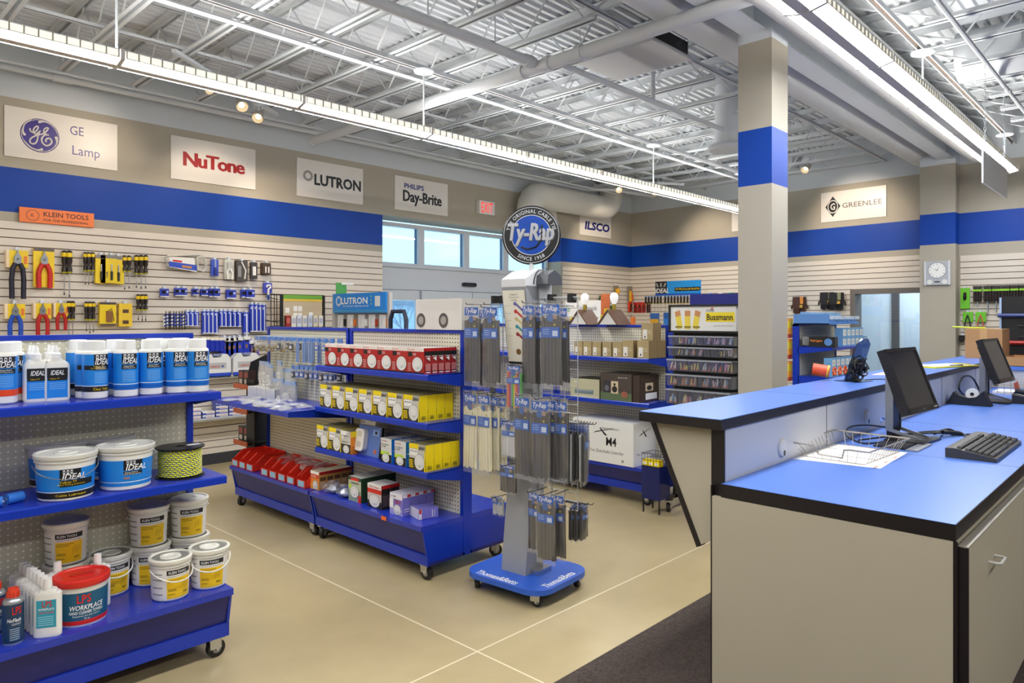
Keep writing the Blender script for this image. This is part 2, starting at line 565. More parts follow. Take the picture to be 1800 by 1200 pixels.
pipe('round_duct', 'big round white duct between the beam and the counter light row', 'duct', [(1.2, 1.87, 3.69), (10.3, 1.87, 3.69)], .165, 28, mat=M('D3D3D0', .7, bump=.2, scale=9))
pipe('round_duct', 'wide smooth duct crossing the ceiling at the top right corner', 'duct', [(7.45, 1.5, 3.95), (7.45, -4.4, 3.95)], .22, 32,
     extra=lambda mb: [mb.cyl((7.45, y, 3.97), (7.45, y + .02, 3.97), .23, C_CEIL, 32) for y in (1.0, .6, .1)] + [mb.tube([(7.45, .5, 3.76), (7.45, .45, 3.66), (6.9, .3, 3.6), (6.3, .2, 3.62)], .1, C_CEIL, 16)])
dl = [(8.17, 7.43, 2.97), (8.17, 7.43, 3.3)] + [(8.17 + .23 * (1 - math.cos(a)), 7.43, 3.3 + .23 * math.sin(a)) for a in (.4, .8, 1.2, 1.57)] + [(10.1, 7.43, 3.53)] + [(10.1 + .23 * math.sin(a), 7.43, 3.53 + .23 * (1 - math.cos(a))) for a in (.4, .8, 1.2, 1.57)] + [(10.33, 7.43, 4.1)]
pipe('insulated_duct', 'bent white insulated duct above the entrance doors beside the corner', 'duct', dl, .2, 24, mat=M('D8D6CE', .75, bump=.4, scale=12))

hp = thing('ceiling_panel', 'flat grey square panel unit with a black side hung under the joists', 'panel', (4.72, 3.0, 3.75))
MB().box((0, 0, 0), (.59, .75, .03), M('B9BABC', .45)).build('panel', hp)
MB().box((.03, .02, .03), (.57, .7, .15), C_BLACK).build('housing', hp)
mb = MB()
for x in (.02, .57):
    for y in (.02, .73): mb.cyl((x, y, .02), (x, y, .4), .004, C_CEIL, 6)
mb.build('hanger', hp)
df = thing('ceiling_diffuser', 'round ceiling diffuser with dark rings just left of the pillar', 'diffuser', (7.2, 3.62, 3.42))
mb = MB()
for r in (.05, .1, .15): mb.lathe([(r, .0), (r + .03, .03)], C_BLACK if r < .15 else C_CEIL, 24, cap=False)
mb.lathe([(.2, 0), (.22, .03), (.2, .06), (.05, .07)], C_CEIL, 24); mb.build('rings', df)
MB().lathe([(.14, .06), (.14, .7)], C_CEIL, 20).build('neck', df)

# ---- fluorescent rows: direct / indirect louvred fixtures
E_LENS = M('FCFDFF', emit=LENS)
E_LOUV = M('F6F2E4', emit=.5)
E_UP = M('FFFBF4', emit=LENS * .38)
C_SPINE = M('CFCAC4', .5)
for m_ in (E_LENS, E_UP): m_.cycles.emission_sampling = 'FRONT_BACK' if m_ is E_LENS else 'FRONT'
E_LOUV.cycles.emission_sampling = 'NONE'
C_LOUV = M('B0ADA2', .5)
def make_light(label):
    t = thing('linear_light', label, 'light fixture')
    L = 1.2192; h = L / 2 - .022
    MB().prism([(-.034, 0), (.034, 0), (.03, .012), (-.03, .012)], 'x', -L / 2, L / 2, C_SPINE).build('spine', t)
    for s in (-1, 1):
        mb = MB(); mb.quad([(-h, s * .036, .004), (h, s * .036, .004), (h, s * .112, .022), (-h, s * .112, .022)][::s], E_LENS)
        mb.build('lens', t)
        mb = MB()
        mb.box((-h, min(s * .108, s * .111), .028), (h, max(s * .108, s * .111), .072), E_LOUV)
        n = 17
        for i in range(n + 1):
            x = -h + 2 * h * i / n
            mb.box((x - .003, min(s * .107, s * .12), .026), (x + .003, max(s * .107, s * .12), .074), C_LOUV)
        for z in (.024, .072): mb.box((-h, min(s * .107, s * .12), z), (h, max(s * .107, s * .12), z + .004), C_LOUV if z < .05 else C_WHITE)
        mb.build('louver', t)
    mb = MB()
    for x in (-L / 2, L / 2 - .012): mb = MB(); mb.prism([(-.036, -.004), (.036, -.004), (.12, .016), (.123, .078), (-.123, .078), (-.12, .016)], 'x', x, x + .012, C_SPINE); mb.build('end_plate', t)
    MB().quad([(-h, -.09, .076), (h, -.09, .076), (h, .09, .076), (-h, .09, .076)], E_UP).build('uplight', t)
    MB().box((-h, -.105, .068), (h, .105, .072), C_SPINE).build('reflector', t)
    return t
KL = Kind(make_light)
for k in range(-4, 7):
    n = k + 3
    KL.put('%s light fixture of the row along the left wall, counted from the far end' % ORD[6 - k], (1.472 + 1.2192 * (k + .5), 4.8, 3.15), 0, 'light row along the left wall')
for k in range(-6, 4):
    KL.put('%s light fixture of the row over the counter, counted from the far end' % ORD[3 - k], (5.204 + 1.2192 * (k + .5), 1.545, 3.3), 0, 'light row over the counter')
for k in range(7):  # added row out of view, brightens the counter and shelf fronts
    KL.put('%s light fixture of the added fill row behind the counter, counted from the far end' % ORD[6 - k], (-2.1 + 1.2192 * (k + .5), -1.71, 3.3), 0, 'added fill light row behind the counter')
def make_stem(label, ln=.49):
    t = thing('hanging_rod', label, 'hanger')
    MB().lathe([(.0, .0), (.085, .006), (.09, .018), (.0, .02)], C_WHITE, 24).build('canopy', t)
    MB().cyl((0, 0, -ln), (0, 0, 0), .007, C_WHITE, 8).build('rod', t)
    return t
KS = Kind(make_stem)
for i, (x, y) in enumerate(((1.472, 4.8), (3.91, 4.8), (7.567, 4.8), (9.95, 4.8))):
    KS.put('white hanging rod with round canopy of the left light row, %s from the near end' % ORD[i], (x, y, 3.722), 0, 'rods of the left light row')
KS2 = Kind(lambda l: make_stem(l, .34))
for i, x in enumerate((6.423, 9.97)):
    KS2.put('white hanging rod with round canopy of the counter light row, %s one' % ('nearer' if i == 0 else 'far end'), (x, 1.545, 3.722), 0, 'rods of the counter light row')

# ---- track spots
E_SPOT = M('FFE3B0', emit=9)
def make_spot(label):
    t = thing('track_spotlight', label, 'spotlight')
    mb = MB(); mb.cyl((0, 0, 0), (0, 0, -.08), .012, C_WHITE, 8); mb.box((-.05, -.018, -.02), (.05, .018, .015), C_WHITE); mb.build('mount', t)
    T = Matrix.Translation((0, 0, -.11)) @ Euler((math.radians(-50), 0, 0)).to_matrix().to_4x4()
    MB().lathe([(.025, .07), (.04, .06), (.045, -.01), (.06, -.06), (.052, -.06), (.04, -.02)], M('A8A49C', .5), 20, T=T, cap=False).build('head', t)
    MB().lathe([(.0001, -.02), (.028, -.022), (.001, -.023)], E_SPOT, 16, T=T).build('lamp', t)
    return t
KT = Kind(make_spot)
def spot_lamp(loc, target, power, size=70):
    l = bpy.data.lights.new('spot_beam', 'SPOT'); l.energy = power; l.color = (1, .82, .64); l.spot_size = math.radians(size); l.spot_blend = .8; l.shadow_soft_size = .05
    o = bpy.data.objects.new('spot_beam', l); COL.objects.link(o); o.location = loc
    o.rotation_euler = (V(target) - V(loc)).to_track_quat('-Z', 'Y').to_euler()
spots = [((2.6, 6.15, 3.72), 'lit spotlight at the near end of the diagonal track above the left light row', (1.9, 7.68, 2.9)),
         ((3.05, 6.45, 3.72), 'spotlight in the middle of the diagonal track above the left light row', (3.3, 7.68, 2.7)),
         ((3.35, 6.7, 3.72), 'glowing spotlight showing below the left light row', (4.2, 7.68, 2.4)),
         ((9.7, 6.1, 3.72), 'lit spotlight at the right end of the far track near the corner', (11.2, 5.9, 2.6)),
         ((9.1, 6.4, 3.72), 'spotlight at the left end of the far track near the corner', (10.4, 7.6, 2.4)),
         ((9.6, 3.7, 3.72), 'spotlight hidden from the sign behind the pillar on the far side', (11.05, 3.5, 2.9))]
for loc, lb, tg in spots:
    d = V(tg) - V(loc)
    KT.put(lb, loc, math.atan2(d.y, d.x) - PI / 2)
    spot_lamp((loc[0] + d.normalized().x * .1, loc[1] + d.normalized().y * .1, loc[2] - .15), tg, 30 if loc[0] < 5 else 60)
mb = MB(); mb.box((-.9, -.02, 0), (.9, .02, .03), C_WHITE); o = tag(mb.build('light_track', loc=(2.95, 6.42, 3.725)), 'diagonal white track for spotlights above the left light row', 'track'); o.rotation_euler = (0, 0, math.atan2(.55, .75))
mb = MB(); mb.box((-.8, -.02, 0), (.8, .02, .03), C_WHITE); o = tag(mb.build('light_track', loc=(9.45, 6.25, 3.725)), 'white spotlight track near the far corner', 'track'); o.rotation_euler = (0, 0, math.atan2(-.4, .75))

# ---- entrance: transom windows, header, doors (glass plane Y = 8)
ALU = M('C9CFD8', .35, metal=.0)
ALUD = M('3A4656', .4)
G_DOOR = film('door_glass', (.9, .97, 1), refl=.03, rough=0)
def window(name, x0, x1, z0, z1, y, fw=.045):
    t = thing(name, 'w', 'w', (x0, y, z0)); struct(t); del t['label']; del t['category']
    w, h = x1 - x0, z1 - z0
    mb = MB()
    mb.box((0, -.03, fw), (fw, .05, h - fw), ALU); mb.box((w - fw, -.03, fw), (w, .05, h - fw), ALU); mb.box((0, -.03, 0), (w, .05, fw), ALU); mb.box((0, -.03, h - fw), (w, .05, h), ALU)
    mb.box((w - fw - .012, .02, fw), (w - fw, .05, h - fw), M('4A6488', .4))
    struct(mb.build('window_frame', t))
    struct(MB().box((fw, .01, fw), (w - fw, .016, h - fw), G_DOOR).build('window_pane', t))
    return t
xs = [5.57, 6.45, 7.335, 8.2, 9.23]
for i in range(4):
    window('window_1', xs[i], xs[i + 1], 2.31, 2.92, 8.0, .055)
struct(MB().box((5.56, 7.96, 1.99), (9.24, 8.06, 2.31), ALU).build('trim_3'))
struct(MB().box((5.56, 7.93, 2.3), (9.24, 8.0, 2.325), ALU).build('trim_4'))
sn = thing('door_sensor', 'dark oblong motion sensor on the header above the entrance doors', 'sensor', (7.36, 7.95, 2.1))
MB().prism(rrect(.28, .06, .028, cx=0, cy=0), 'y', -.03, .02, M('1B2238', .25)).build('sensor_body', sn)
MB().box((-.1, -.034, -.012), (.1, -.028, .012), M('0b0d16', .1)).build('lens', sn)
def gdoor(name, x0, x1, y):
    t = thing(name, 'd', 'd', (x0, y, 0)); struct(t); del t['label']; del t['category']
    w = x1 - x0
    mb = MB(); f = .075
    mb.box((0, -.02, .2), (f, .03, 1.84), ALU); mb.box((w - f, -.02, .2), (w, .03, 1.84), ALU); mb.box((0, -.02, 1.84), (w, .03, 1.99), ALU); mb.box((0, -.02, 0), (w, .03, .2), ALU)
    mb.box((w - .006, -.022, 0), (w, -.019, 1.99), ALUD); mb.box((0, -.022, 1.983), (w, -.019, 1.99), ALUD)
    struct(mb.build('door_frame', t))
    struct(MB().box((f, .0, .2), (w - f, .006, 1.84), G_DOOR).build('door_pane', t))
    return t
ds = [5.6, 6.43, 7.42, 8.36, 9.2]
dd = [gdoor('door_%d' % (i + 1), ds[i], ds[i + 1], 7.99 if i in (0, 3) else 7.95) for i in range(4)]
# door lettering, read from inside so mirrored
lt = MB(); TXT = M('2B3350', .5)
for i, s in enumerate(('crescent', 'electric', 'supply', 'company')):
    lt.text(s, .085, TXT, lambda x, y, i=i: (.62 - x, .008, 1.62 - .115 * i + y), bold=.01)
struct(lt.build('door_lettering', dd[1]))
MB().box((.72, -.004, 1.28), (.86, -.001, 1.5), C_SIGN).build('door_notice', dd[1])
st = struct(MB().box((5.56, 7.7, .0), (9.24, 8.1, .012), ALU).build('trim_5'))

# outside
struct(MB().box((-30, 8.2, -.25), (60, 90, -.05), M('DDE6F0', .8, noise=.12, scale=.6)).build('ground_outside'))
po = thing('utility_pole', 'wooden utility pole with cross arms outside the leftmost transom window', 'pole', (21.3, 31.7, -.1))
WD = M('9C9AA6', .9)
MB().cyl((0, 0, 0), (0, 0, 13.0), .16, WD, 10, r1=.1).build('post', po)
for z, w in ((12.2, 1.5), (9.4, 1.2)):
    mb = MB(); mb.box((-w, -.05, z), (w, .05, z + .12), WD)
    for x in (-w + .1, -w / 2, w / 2, w - .1): mb.cyl((x, 0, z + .12), (x, 0, z + .3), .04, WD, 6)
    mb.build('cross_arm', po)
mb = MB()
for z in (12.5, 9.7):
    for y in (-.9, .9): mb.tube([(y - 12, -3, z + 1.0), (y, 0, z), (y + 14, 5, z + 1.2)], .012, WD, 4)
mb.build('wires', po)
def tree(label, loc, h, seed):
    r = random.Random(seed); t = thing('bare_tree', label, 'tree', loc)
    mb = MB(); B = M('8E93A5', .9)
    def br(p, d, L, rad, lv):
        q = p + d * L
        mb.cyl(p, q, rad, B, 6, r1=rad * .6)
        if lv < 4:
            for _ in range(3):
                nd = (d + V((r.uniform(-.7, .7), r.uniform(-.7, .7), r.uniform(.0, .6)))).normalized()
                br(q, nd, L * r.uniform(.6, .8), rad * .55, lv + 1)
    br(V((0, 0, 0)), V((0, 0, 1)), h * .3, h * .02, 0)
    mb.build('trunk', t)
for i, (x, y, h) in enumerate(((11.5, 19, 4.6), (13.6, 20.5, 5.0), (15.6, 20, 4.4), (17.6, 20.3, 4.8), (20, 21, 4.4), (22.6, 22, 5))):
    tree('bare tree outside the entrance doors, %s from the left' % ORD[i], (x, y, -.1), h * .62, i + 3)
hb = thing('distant_building', 'low pale building far outside behind the bare trees', 'building', (14, 40, -.1))
MB().box((-6, 0, 0), (30, 6, 2.6), M('C2CCDA', .8)).build('walls', hb)
MB().box((-6.3, -.3, 2.6), (30.3, 6.3, 2.9), M('8D97A8', .8)).build('roof', hb)

# ================================================================ gondola shelving
BLUE = M('1034AC', .28, noise=.03, scale=6)
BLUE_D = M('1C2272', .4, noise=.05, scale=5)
BLUE_P = M('2238AE', .22, noise=.03, scale=8)
PEG = dots('E2DDC4', '3E392F', r=.0048)
PEG_LIT_HOLES = dots('CFCAB2', 'FFFAEA', pitch=.0277, r=.0045)  # light coming through from behind is painted into the pale hole colour
CHROME = M('C9CACC', .25, metal=.9)
RUBBER = M('1C1B1B', .55)
def caster(par, x, y, a=0.0, r=.042):
    c = MB(); T = Matrix.Translation((x, y, 0)) @ Matrix.Rotation(a, 4, 'Z')
    c.box((-.022, -.02, r + .002), (-.017, .035, .1), CHROME, T); c.box((.017, -.02, r + .002), (.022, .035, .1), CHROME, T); c.box((-.03, -.03, .088), (.03, .04, .097), CHROME, T)
    c.cyl((-.024, 0, r), (.024, 0, r), .007, CHROME, 8, T=T)
    o = c.build('caster', par)
    w = MB(); w.tube([(-.014, 0, r), (-.013, 0, r)], r * .8, RUBBER, 20, r1=r, T=T); w.tube([(-.013, 0, r), (.013, 0, r)], r, RUBBER, 20, T=T); w.tube([(.013, 0, r), (.0145, 0, r)], r, RUBBER, 20, r1=r * .75, T=T)
    w.tube([(-.016, 0, r), (.016, 0, r)], r * .5, M('8b8b8b', .4), 14, T=T)
    w.build('wheel', o)
def gondola(label, loc, rz, L, base, shelves, top=1.516, back=None, peg=PEG, zb=(.095, .33), bot=.06, cast=True, seam=True):
    """local: x along, front is -y, y = 0 the pegboard face; shelves: (z, depth, x0, x1)"""
    t = thing('gondola_shelf', label, 'shelf unit', loc, rz)
    MB().box((.02, 0, zb[0]), (L - .02, .012, top - .02), peg).build('back_panel', t)
    if back is not None: MB().box((.02, .038, zb[0]), (L - .02, .05, top - .02), peg).build('back_panel', t)
    for x in (0, L - .03):
        m = MB(); m.box((x, -.012, zb[0]), (x + .03, .062, top), BLUE); m.build('upright', t)
    MB().box((0, -.014, top - .022), (L, .064, top), BLUE).build('top_rail', t)
    def base_part(s, y0, d):
        z0, z1 = zb
        m = MB(); m.box((.002, min(y0, y0 + s * d), z1 - .03), (L - .002, max(y0, y0 + s * d), z1), BLUE_P)
        for i in range(14):
            for yy in (.03, .055):
                x = .05 + i * (L - .1) / 13 + (.02 if yy > .04 else 0)
                m.lathe([(.004, 0), (.0001, .0005)], CHROME, 6, (x, y0 + s * (d - yy), z1 + .0004))
        m.build('base_deck', t)
        m = MB(); dd = d - .015; db = d - bot
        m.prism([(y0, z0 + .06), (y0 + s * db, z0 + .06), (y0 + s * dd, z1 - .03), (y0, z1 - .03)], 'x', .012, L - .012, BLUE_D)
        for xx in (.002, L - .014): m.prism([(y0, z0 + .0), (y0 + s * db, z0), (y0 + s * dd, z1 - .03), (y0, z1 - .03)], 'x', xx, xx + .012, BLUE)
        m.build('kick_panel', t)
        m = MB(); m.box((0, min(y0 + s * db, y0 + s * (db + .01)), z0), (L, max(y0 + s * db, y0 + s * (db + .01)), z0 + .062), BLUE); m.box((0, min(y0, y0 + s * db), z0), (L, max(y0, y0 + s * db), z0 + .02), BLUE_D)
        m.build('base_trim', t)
    base_part(-1, -.001, base)
    if back is not None: base_part(1, .051, back)
    for z, d, x0, x1 in shelves:
        m = MB()
        m.box((x0, -d, z - .006), (x1, -.002, z), BLUE_P)
        m.prism([(-d, z), (-d - .006, z - .006), (-d - .006, z - .036), (-d + .006, z - .036), (-d + .006, z - .03), (-d, z - .03)], 'x', x0, x1, BLUE)
        for xx in (x0, x1 - .006): m.prism([(-d, z - .002), (-.002, z - .002), (-.002, z - .085), (-.05, z - .085), (-d, z - .036)], 'x', xx, xx + .006, BLUE)
        m.build('shelf', t)
    if cast:
        yb = [-base + .085] + ([.05 + back - .085] if back is not None else [.0])
        for x in (.05, L - .05):
            for i, y in enumerate(yb): caster(t, x, y, .4 + x + i)
    return t
A_O = (.22, 3.70, 0)
gondola('blue pegboard shelf unit with paint pails and white bottles at the left edge', A_O, 0, 1.27, .475, [(1.239, .335, 0, 1.27), (.845, .395, 0, 1.27)], peg=PEG_LIT_HOLES, back=.35, zb=(.095, .33))
gondola('blue shelf unit full of red and yellow alarm boxes beside the cable tie rack', (3.02, 4.57, 0), -PI / 2, 1.27, .35, [(1.25, .295, .0, 1.268), (.955, .3, .0, 1.268), (.658, .3, .0, 1.268)], back=.36, zb=(.095, .345))
gondola('blue shelf unit with red bins on its base and hanging bags above', (3.02, 5.86, 0), -PI / 2, 1.27, .35, [(.925, .5, .0, 1.268)], back=.36, zb=(.095, .345))

# ================================================================ goods on the left shelf unit
WHITE_P = M('EDEBE4', .35)
LAB_B = M('1F86E0', .35)
LAB_D = M('16181D', .4)
LAB_DB = M('1462BE', .35)
YEL = M('F2CF1A', .4)
TXW = M('F4F4F4', .4)
RED = M('D4231C', .35)
GREYT = M('9A9A96', .5)
def curve(mb, r, a0, a1, z0, z1, m, n=10, dr=.0006):
    dr += .0007
    """label patch on a round side, angle 0 faces local -y; r may be (bottom, top)"""
    r0, r1 = (r, r) if not isinstance(r, tuple) else r
    vs = []
    for i in range(n + 1):
        a = a0 + (a1 - a0) * i / n
        vs += [((r0 + dr) * math.sin(a), -(r0 + dr) * math.cos(a), z0), ((r1 + dr) * math.sin(a), -(r1 + dr) * math.cos(a), z1)]
    mb.add(vs, [(2 * i, 2 * i + 2, 2 * i + 3, 2 * i + 1) for i in range(n)], m)
def ctext(mb, s, h, m, r, ac, zc, dr=.0014, **kw):
    dr += .0008
    mb.text(s, h, m, lambda x, y: ((r + dr) * math.sin(ac + x / r), -(r + dr) * math.cos(ac + x / r), zc + y), **kw)
def trio(mb, r, a, z, k, m, dr=.0012):
    """three fanned tool glyphs"""
    for da, sh in ((-.9, -.45), (0, 0), (.9, .45)):
        c = a + da * .013 * k / r
        w = .0035 * k / r
        curve(mb, r, c - w, c + w, z, z + .014 * k, m, 2, dr)
        curve(mb, r, c - w * .5, c + w * .5, z + .004 * k, z + .011 * k, LAB_D, 2, dr + .0003)
def make_quart(band):
    def mk(label):
        t = thing('quart_bottle', label, 'bottle')
        m = MB(); r = .05
        m.lathe([(.044, 0), (.0495, .006), (r, .02), (r, .198), (.048, .206), (.044, .21), (.038, .213), (.038, .216)], WHITE_P, 28); m.build('body', t)
        m = MB(); m.lathe([(.0395, 0), (.0395, .038), (.036, .042), (.0001, .043)], M('F3F3F0', .4), 28, (0, 0, .213)); m.build('cap', t)
        m = MB()
        curve(m, r, -2.7, 2.7, .034, .196, LAB_B, 30)
        curve(m, r, -.55, .75, .148, .196, LAB_D, 10, .0009); trio(m, r, 0.0, .174, 1.3, TXW, .0013)
        ctext(m, 'IDEAL', .024, TXW, r, .18, .163, shear=.25, bold=.03, w=.066)
        curve(m, r, -.55, .75, .126, .145, LAB_D, 10, .0009); ctext(m, 'Aqua-Gel II', .007, TXW, r, .0, .139, bold=.02, w=.04); ctext(m, 'Wire Pulling Lubricant', .007, TXW, r, .05, .1315, w=.05)
        for i in range(7): curve(m, r, -.5, .6, .072 + .007 * i, .0738 + .007 * i, M('8FC4F2', .4), 8, .0009)
        if band == 'blue':
            curve(m, r, -2.7, 2.7, .058, .061, TXW, 30, .0009); curve(m, r, -2.7, 2.7, .036, .054, LAB_DB, 30, .0009)
        elif band == 'black':
            curve(m, r, -2.7, 2.7, .057, .06, TXW, 30, .0009); curve(m, r, -2.7, 2.7, .034, .056, LAB_D, 30, .0009); ctext(m, 'Clear Yellow', .012, YEL, r, .1, .045, w=.07)
            curve(m, r, -1.4, .9, .128, .148, LAB_D, 14, .001); ctext(m, 'Yellow 77', .008, YEL, r, -.2, .143, w=.04); ctext(m, 'Wire Pulling Lubricant', .007, YEL, r, -.2, .134, w=.06)
        else:
            curve(m, r, -2.7, 2.7, .034, .06, M('E8491B', .35), 30, .0009)
        m.build('label', t)
        return t
    return mk
KQ = {b: Kind(make_quart(b)) for b in ('blue', 'black', 'orange')}
def face(p):
    """turn a label towards the aisle where the camera stands, a little less than fully"""
    return (math.atan2(p[1], p[0]) - PI / 2) * .55
def q(band, label, p, d=0.0, turn=0.0):
    KQ[band].put(label, p, face(p) + turn, 'quart bottles on the top shelf')
Q = [('orange', 'quart bottle with orange band, front one cut by the left edge', (0.658, 3.546, 1.239)), ('orange', 'quart bottle with orange band behind the one at the left edge', (0.699, 3.618, 1.239)),
     ('black', 'front quart bottle with black and yellow band on the top shelf', (0.98, 3.478, 1.239)), ('black', 'quart bottle just behind the front black and yellow banded one', (0.966, 3.524, 1.239)),
     ('black', 'quart bottle turned sideways behind the black and yellow banded pair', (0.967, 3.69, 1.239)),
     ('blue', 'blue label quart bottle right of the black banded one, in front', (1.101, 3.466, 1.239)), ('blue', 'quart bottle in the gap behind the black banded and next blue one', (1.09, 3.562, 1.239)),
     ('blue', 'blue label quart bottle in front, third from the right end', (1.209, 3.472, 1.239)), ('blue', 'quart bottle behind the third and second from the right end', (1.288, 3.535, 1.239)),
     ('blue', 'blue label quart bottle in front, second from the right end', (1.323, 3.461, 1.239)), ('blue', 'blue label quart bottle at the right end of the top shelf', (1.406, 3.43, 1.239)),
     ('blue', 'white capped quart bottle in the back row behind the second from right', (1.399, 3.612, 1.239)), ('blue', 'white capped quart bottle in the back row behind the third from right', (1.289, 3.648, 1.239))]
for b, l, p in Q: q(b, l, p, turn=(1.5 if 'sideways' in l else .35 if b == 'black' else .1))

def make_squeeze(label):
    t = thing('squeeze_bottle', label, 'bottle')
    m = MB(); P = lambda k: rrect(.1 * k, .055 * k, .02 * k)
    m.prism(P(1), 'z', .006, .15, WHITE_P); m.prism(P(.96), 'z', 0, .006, WHITE_P)
    for i, k in enumerate((.95, .85, .7, .5)): m.prism(P(k), 'z', .15 + .006 * i, .157 + .006 * i, WHITE_P)
    m.lathe([(.02, .17), (.02, .185), (.017, .187)], WHITE_P, 18); m.build('body', t)
    m = MB(); m.lathe([(.019, .185), (.019, .2), (.011, .205), (.006, .235), (.0001, .236)], M('F1F1EE', .4), 18); m.build('spout', t)
    m = MB(); y = -.0279
    m.box((-.038, y, .012), (.038, y + .003, .14), LAB_B); m.box((-.038, y - .0006, .098), (.038, y, .14), LAB_D)
    m.flat_text('IDEAL', .02, TXW, (0, y - .0012, .12), (1, 0, 0), (0, 0, 1), shear=.25, bold=.03, w=.05)
    m.box((-.036, y - .0008, .086), (.036, y, .099), LAB_D); m.flat_text('Yellow 77', .006, YEL, (-.01, y - .0012, .094), (1, 0, 0), (0, 0, 1), w=.035)
    for i in range(4): m.box((-.03, y - .0008, .05 + .008 * i), (.03, y, .052 + .008 * i), M('8FC4F2', .4))
    m.build('label', t)
    return t
KS_ = Kind(make_squeeze)
f0 = (0.777, 3.552, 1.239); f1 = (0.847, 3.539, 1.239)
for c, (p, nm) in enumerate(((f0, 'left'), (f1, 'right'))):
    for i in range(4):
        KS_.put('small white spout bottle, %s in the %s column on the top shelf' % (('front', 'second', 'third', 'rearmost')[i], nm), (p[0] + (.0 if c else .0), p[1] + .058 * i, p[2]), face(p) * .6, 'small spout bottles on the top shelf')

def make_pail(kind):
    def mk(label):
        t = thing('pail', label, 'pail')
        big = kind in ('blue', 'blueblack')
        r0, r1, h = (.1, .112, .19) if big else (.076, .086, .185)
        rim = r1 + .006
        m = MB(); m.lathe([(r0 - .006, 0), (r0, .006), (r1 - .004, h - .04), (r1, h - .036), (r1 + .002, h - .03), (r1 - .002, h - .028), (r1 - .001, h - .006)], WHITE_P, 36); m.build('body', t)
        m = MB(); lc = M('EEEBDD', .4) if not big else M('E2E0D6', .4)
        m.lathe([(rim - .003, h - .022), (rim, h - .018), (rim, h - .004), (rim - .004, h), (rim - .012, h), (rim - .014, h - .006), (.045, h - .006), (.043, h - .001), (.028, h - .001), (.026, h - .005), (.0001, h - .005)], lc, 36, cap=False); m.build('lid', t)
        m = MB()
        if big:
            ra = lambda z: r0 + (r1 - .004 - r0) * (z - .006) / (h - .046)
            z0, z1 = (.012, .132)
            curve(m, (ra(z0), ra(z1)), -3.0, 3.0, z0 + .008, z1, LAB_B, 40)
            rm = ra(.1)
            curve(m, (ra(.088), ra(z1)), -.3, .42, .088, z1, LAB_D, 8, .001); trio(m, rm, -.03, .113, 1.1, TXW, .003)
            ctext(m, 'IDEAL', .024, TXW, rm, .18, .101, dr=.003, shear=.25, bold=.03, w=.085)
            if kind == 'blue':
                curve(m, (ra(.068), ra(.084)), -.3, .42, .068, .084, LAB_D, 8, .001); ctext(m, 'Aqua-Gel II', .008, TXW, ra(.08), -.02, .079, dr=.002, w=.05); ctext(m, 'Cable Pulling Lubricant', .007, TXW, ra(.07), .03, .0715, dr=.002, w=.07)
                m2 = M('C9B8B0', .5); curve(m, (ra(.05), ra(.06)), -.3, -.08, .05, .06, m2, 4, .001)
                for i in range(3): curve(m, (ra(.05), ra(.06)), -.3, -.08, .0505 + .0035 * i, .0525 + .0035 * i, M('8A2A30', .5), 4, .0014)
                curve(m, (ra(.036), ra(.039)), -3.0, 3.0, .036, .039, TXW, 40, .001)
            else:
                curve(m, (ra(.06), ra(.086)), -.3, .95, .06, .086, LAB_D, 10, .001); ctext(m, 'Yellow 77', .01, YEL, ra(.08), -.02, .079, dr=.002, w=.06); ctext(m, 'Wire Pulling Lubricant', .008, YEL, ra(.07), .1, .068, dr=.002, w=.1)
                curve(m, (ra(.012), ra(.036)), -3.0, 3.0, .013, .037, LAB_D, 40, .001); ctext(m, 'Cable Lubricant', .009, YEL, ra(.02), .1, .026, dr=.002, w=.11)
                curve(m, (ra(.038), ra(.041)), -3.0, 3.0, .038, .041, TXW, 40, .001)
        else:
            ra = lambda z: r0 + (r1 - .004 - r0) * (z - .006) / (h - .046)
            curve(m, (ra(.012), ra(.142)), -1.9, .72, .012, .142, M('F0EDE6', .4), 20)
            curve(m, (ra(.118), ra(.14)), -.62, .72, .118, .14, LAB_D, 12, .001); ctext(m, 'KLEIN TOOLS', .011, TXW, ra(.13), -.06, .129, dr=.002, bold=.03, w=.075)
            ctext(m, 'Non-Solvent Hand Cleaning Towels', .006, LAB_D, ra(.11), .02, .111, dr=.002, w=.09)
            curve(m, (ra(.013), ra(.104)), -.62, .72, .013, .104, M('F4C81A', .4), 12, .001)
            for z, w in ((.094, 1.1), (.086, .8), (.052, .55), (.046, .6), (.03, .5)): curve(m, ra(z), -.56, -.56 + w * .75, z, z + .0025, M('7A6412', .5), 6, .0016)
            ctext(m, '55532', .008, LAB_D, ra(.03), .42, .034, dr=.002, bold=.04, w=.022)
            for i in range(6):
                a = .2 + .06 * i; z = .06 + .006 * (i % 3)
                curve(m, ra(z), a, a + .015, z - .012, z + .022, M('A98A18', .5), 2, .0016)
            for z in (.12, .095, .06, .03): curve(m, ra(z), -1.5, -.85, z, z + .006, GREYT, 6, .001)
        m.build('label', t)
        m = MB(); a = .7; hh = h - .045; rr = r1 + .004
        low = kind in ('blueblack', 'white')
        pts = []
        for i in range(17):
            b = PI * i / 16
            if low: pts.append((rr * math.cos(b) * 1.02, -(rr + .01) * math.sin(b), hh - .05 * math.sin(b)))
            else: pts.append((rr * math.cos(b) * 1.02, (rr + .008) * math.sin(b), hh - .045 * math.sin(b)))
        m.tube(pts, .002 if big else .0032, CHROME if big else WHITE_P, 6); m.build('handle', t)
        return t
    return mk
KP = {k: Kind(make_pail(k)) for k in ('blue', 'blueblack', 'white', 'klein')}
def pail(k, l, p, turn=0.0):
    KP[k].put(l, p, face(p) * 1.1 + turn, 'white pails on the left shelf unit')
pail('blueblack', 'blue label pail with black and yellow band, front left on middle shelf', (0.849, 3.402, 0.845), .0)
pail('blueblack', 'blue label pail behind the front left one on the middle shelf', (0.885, 3.688, 0.845), .5)
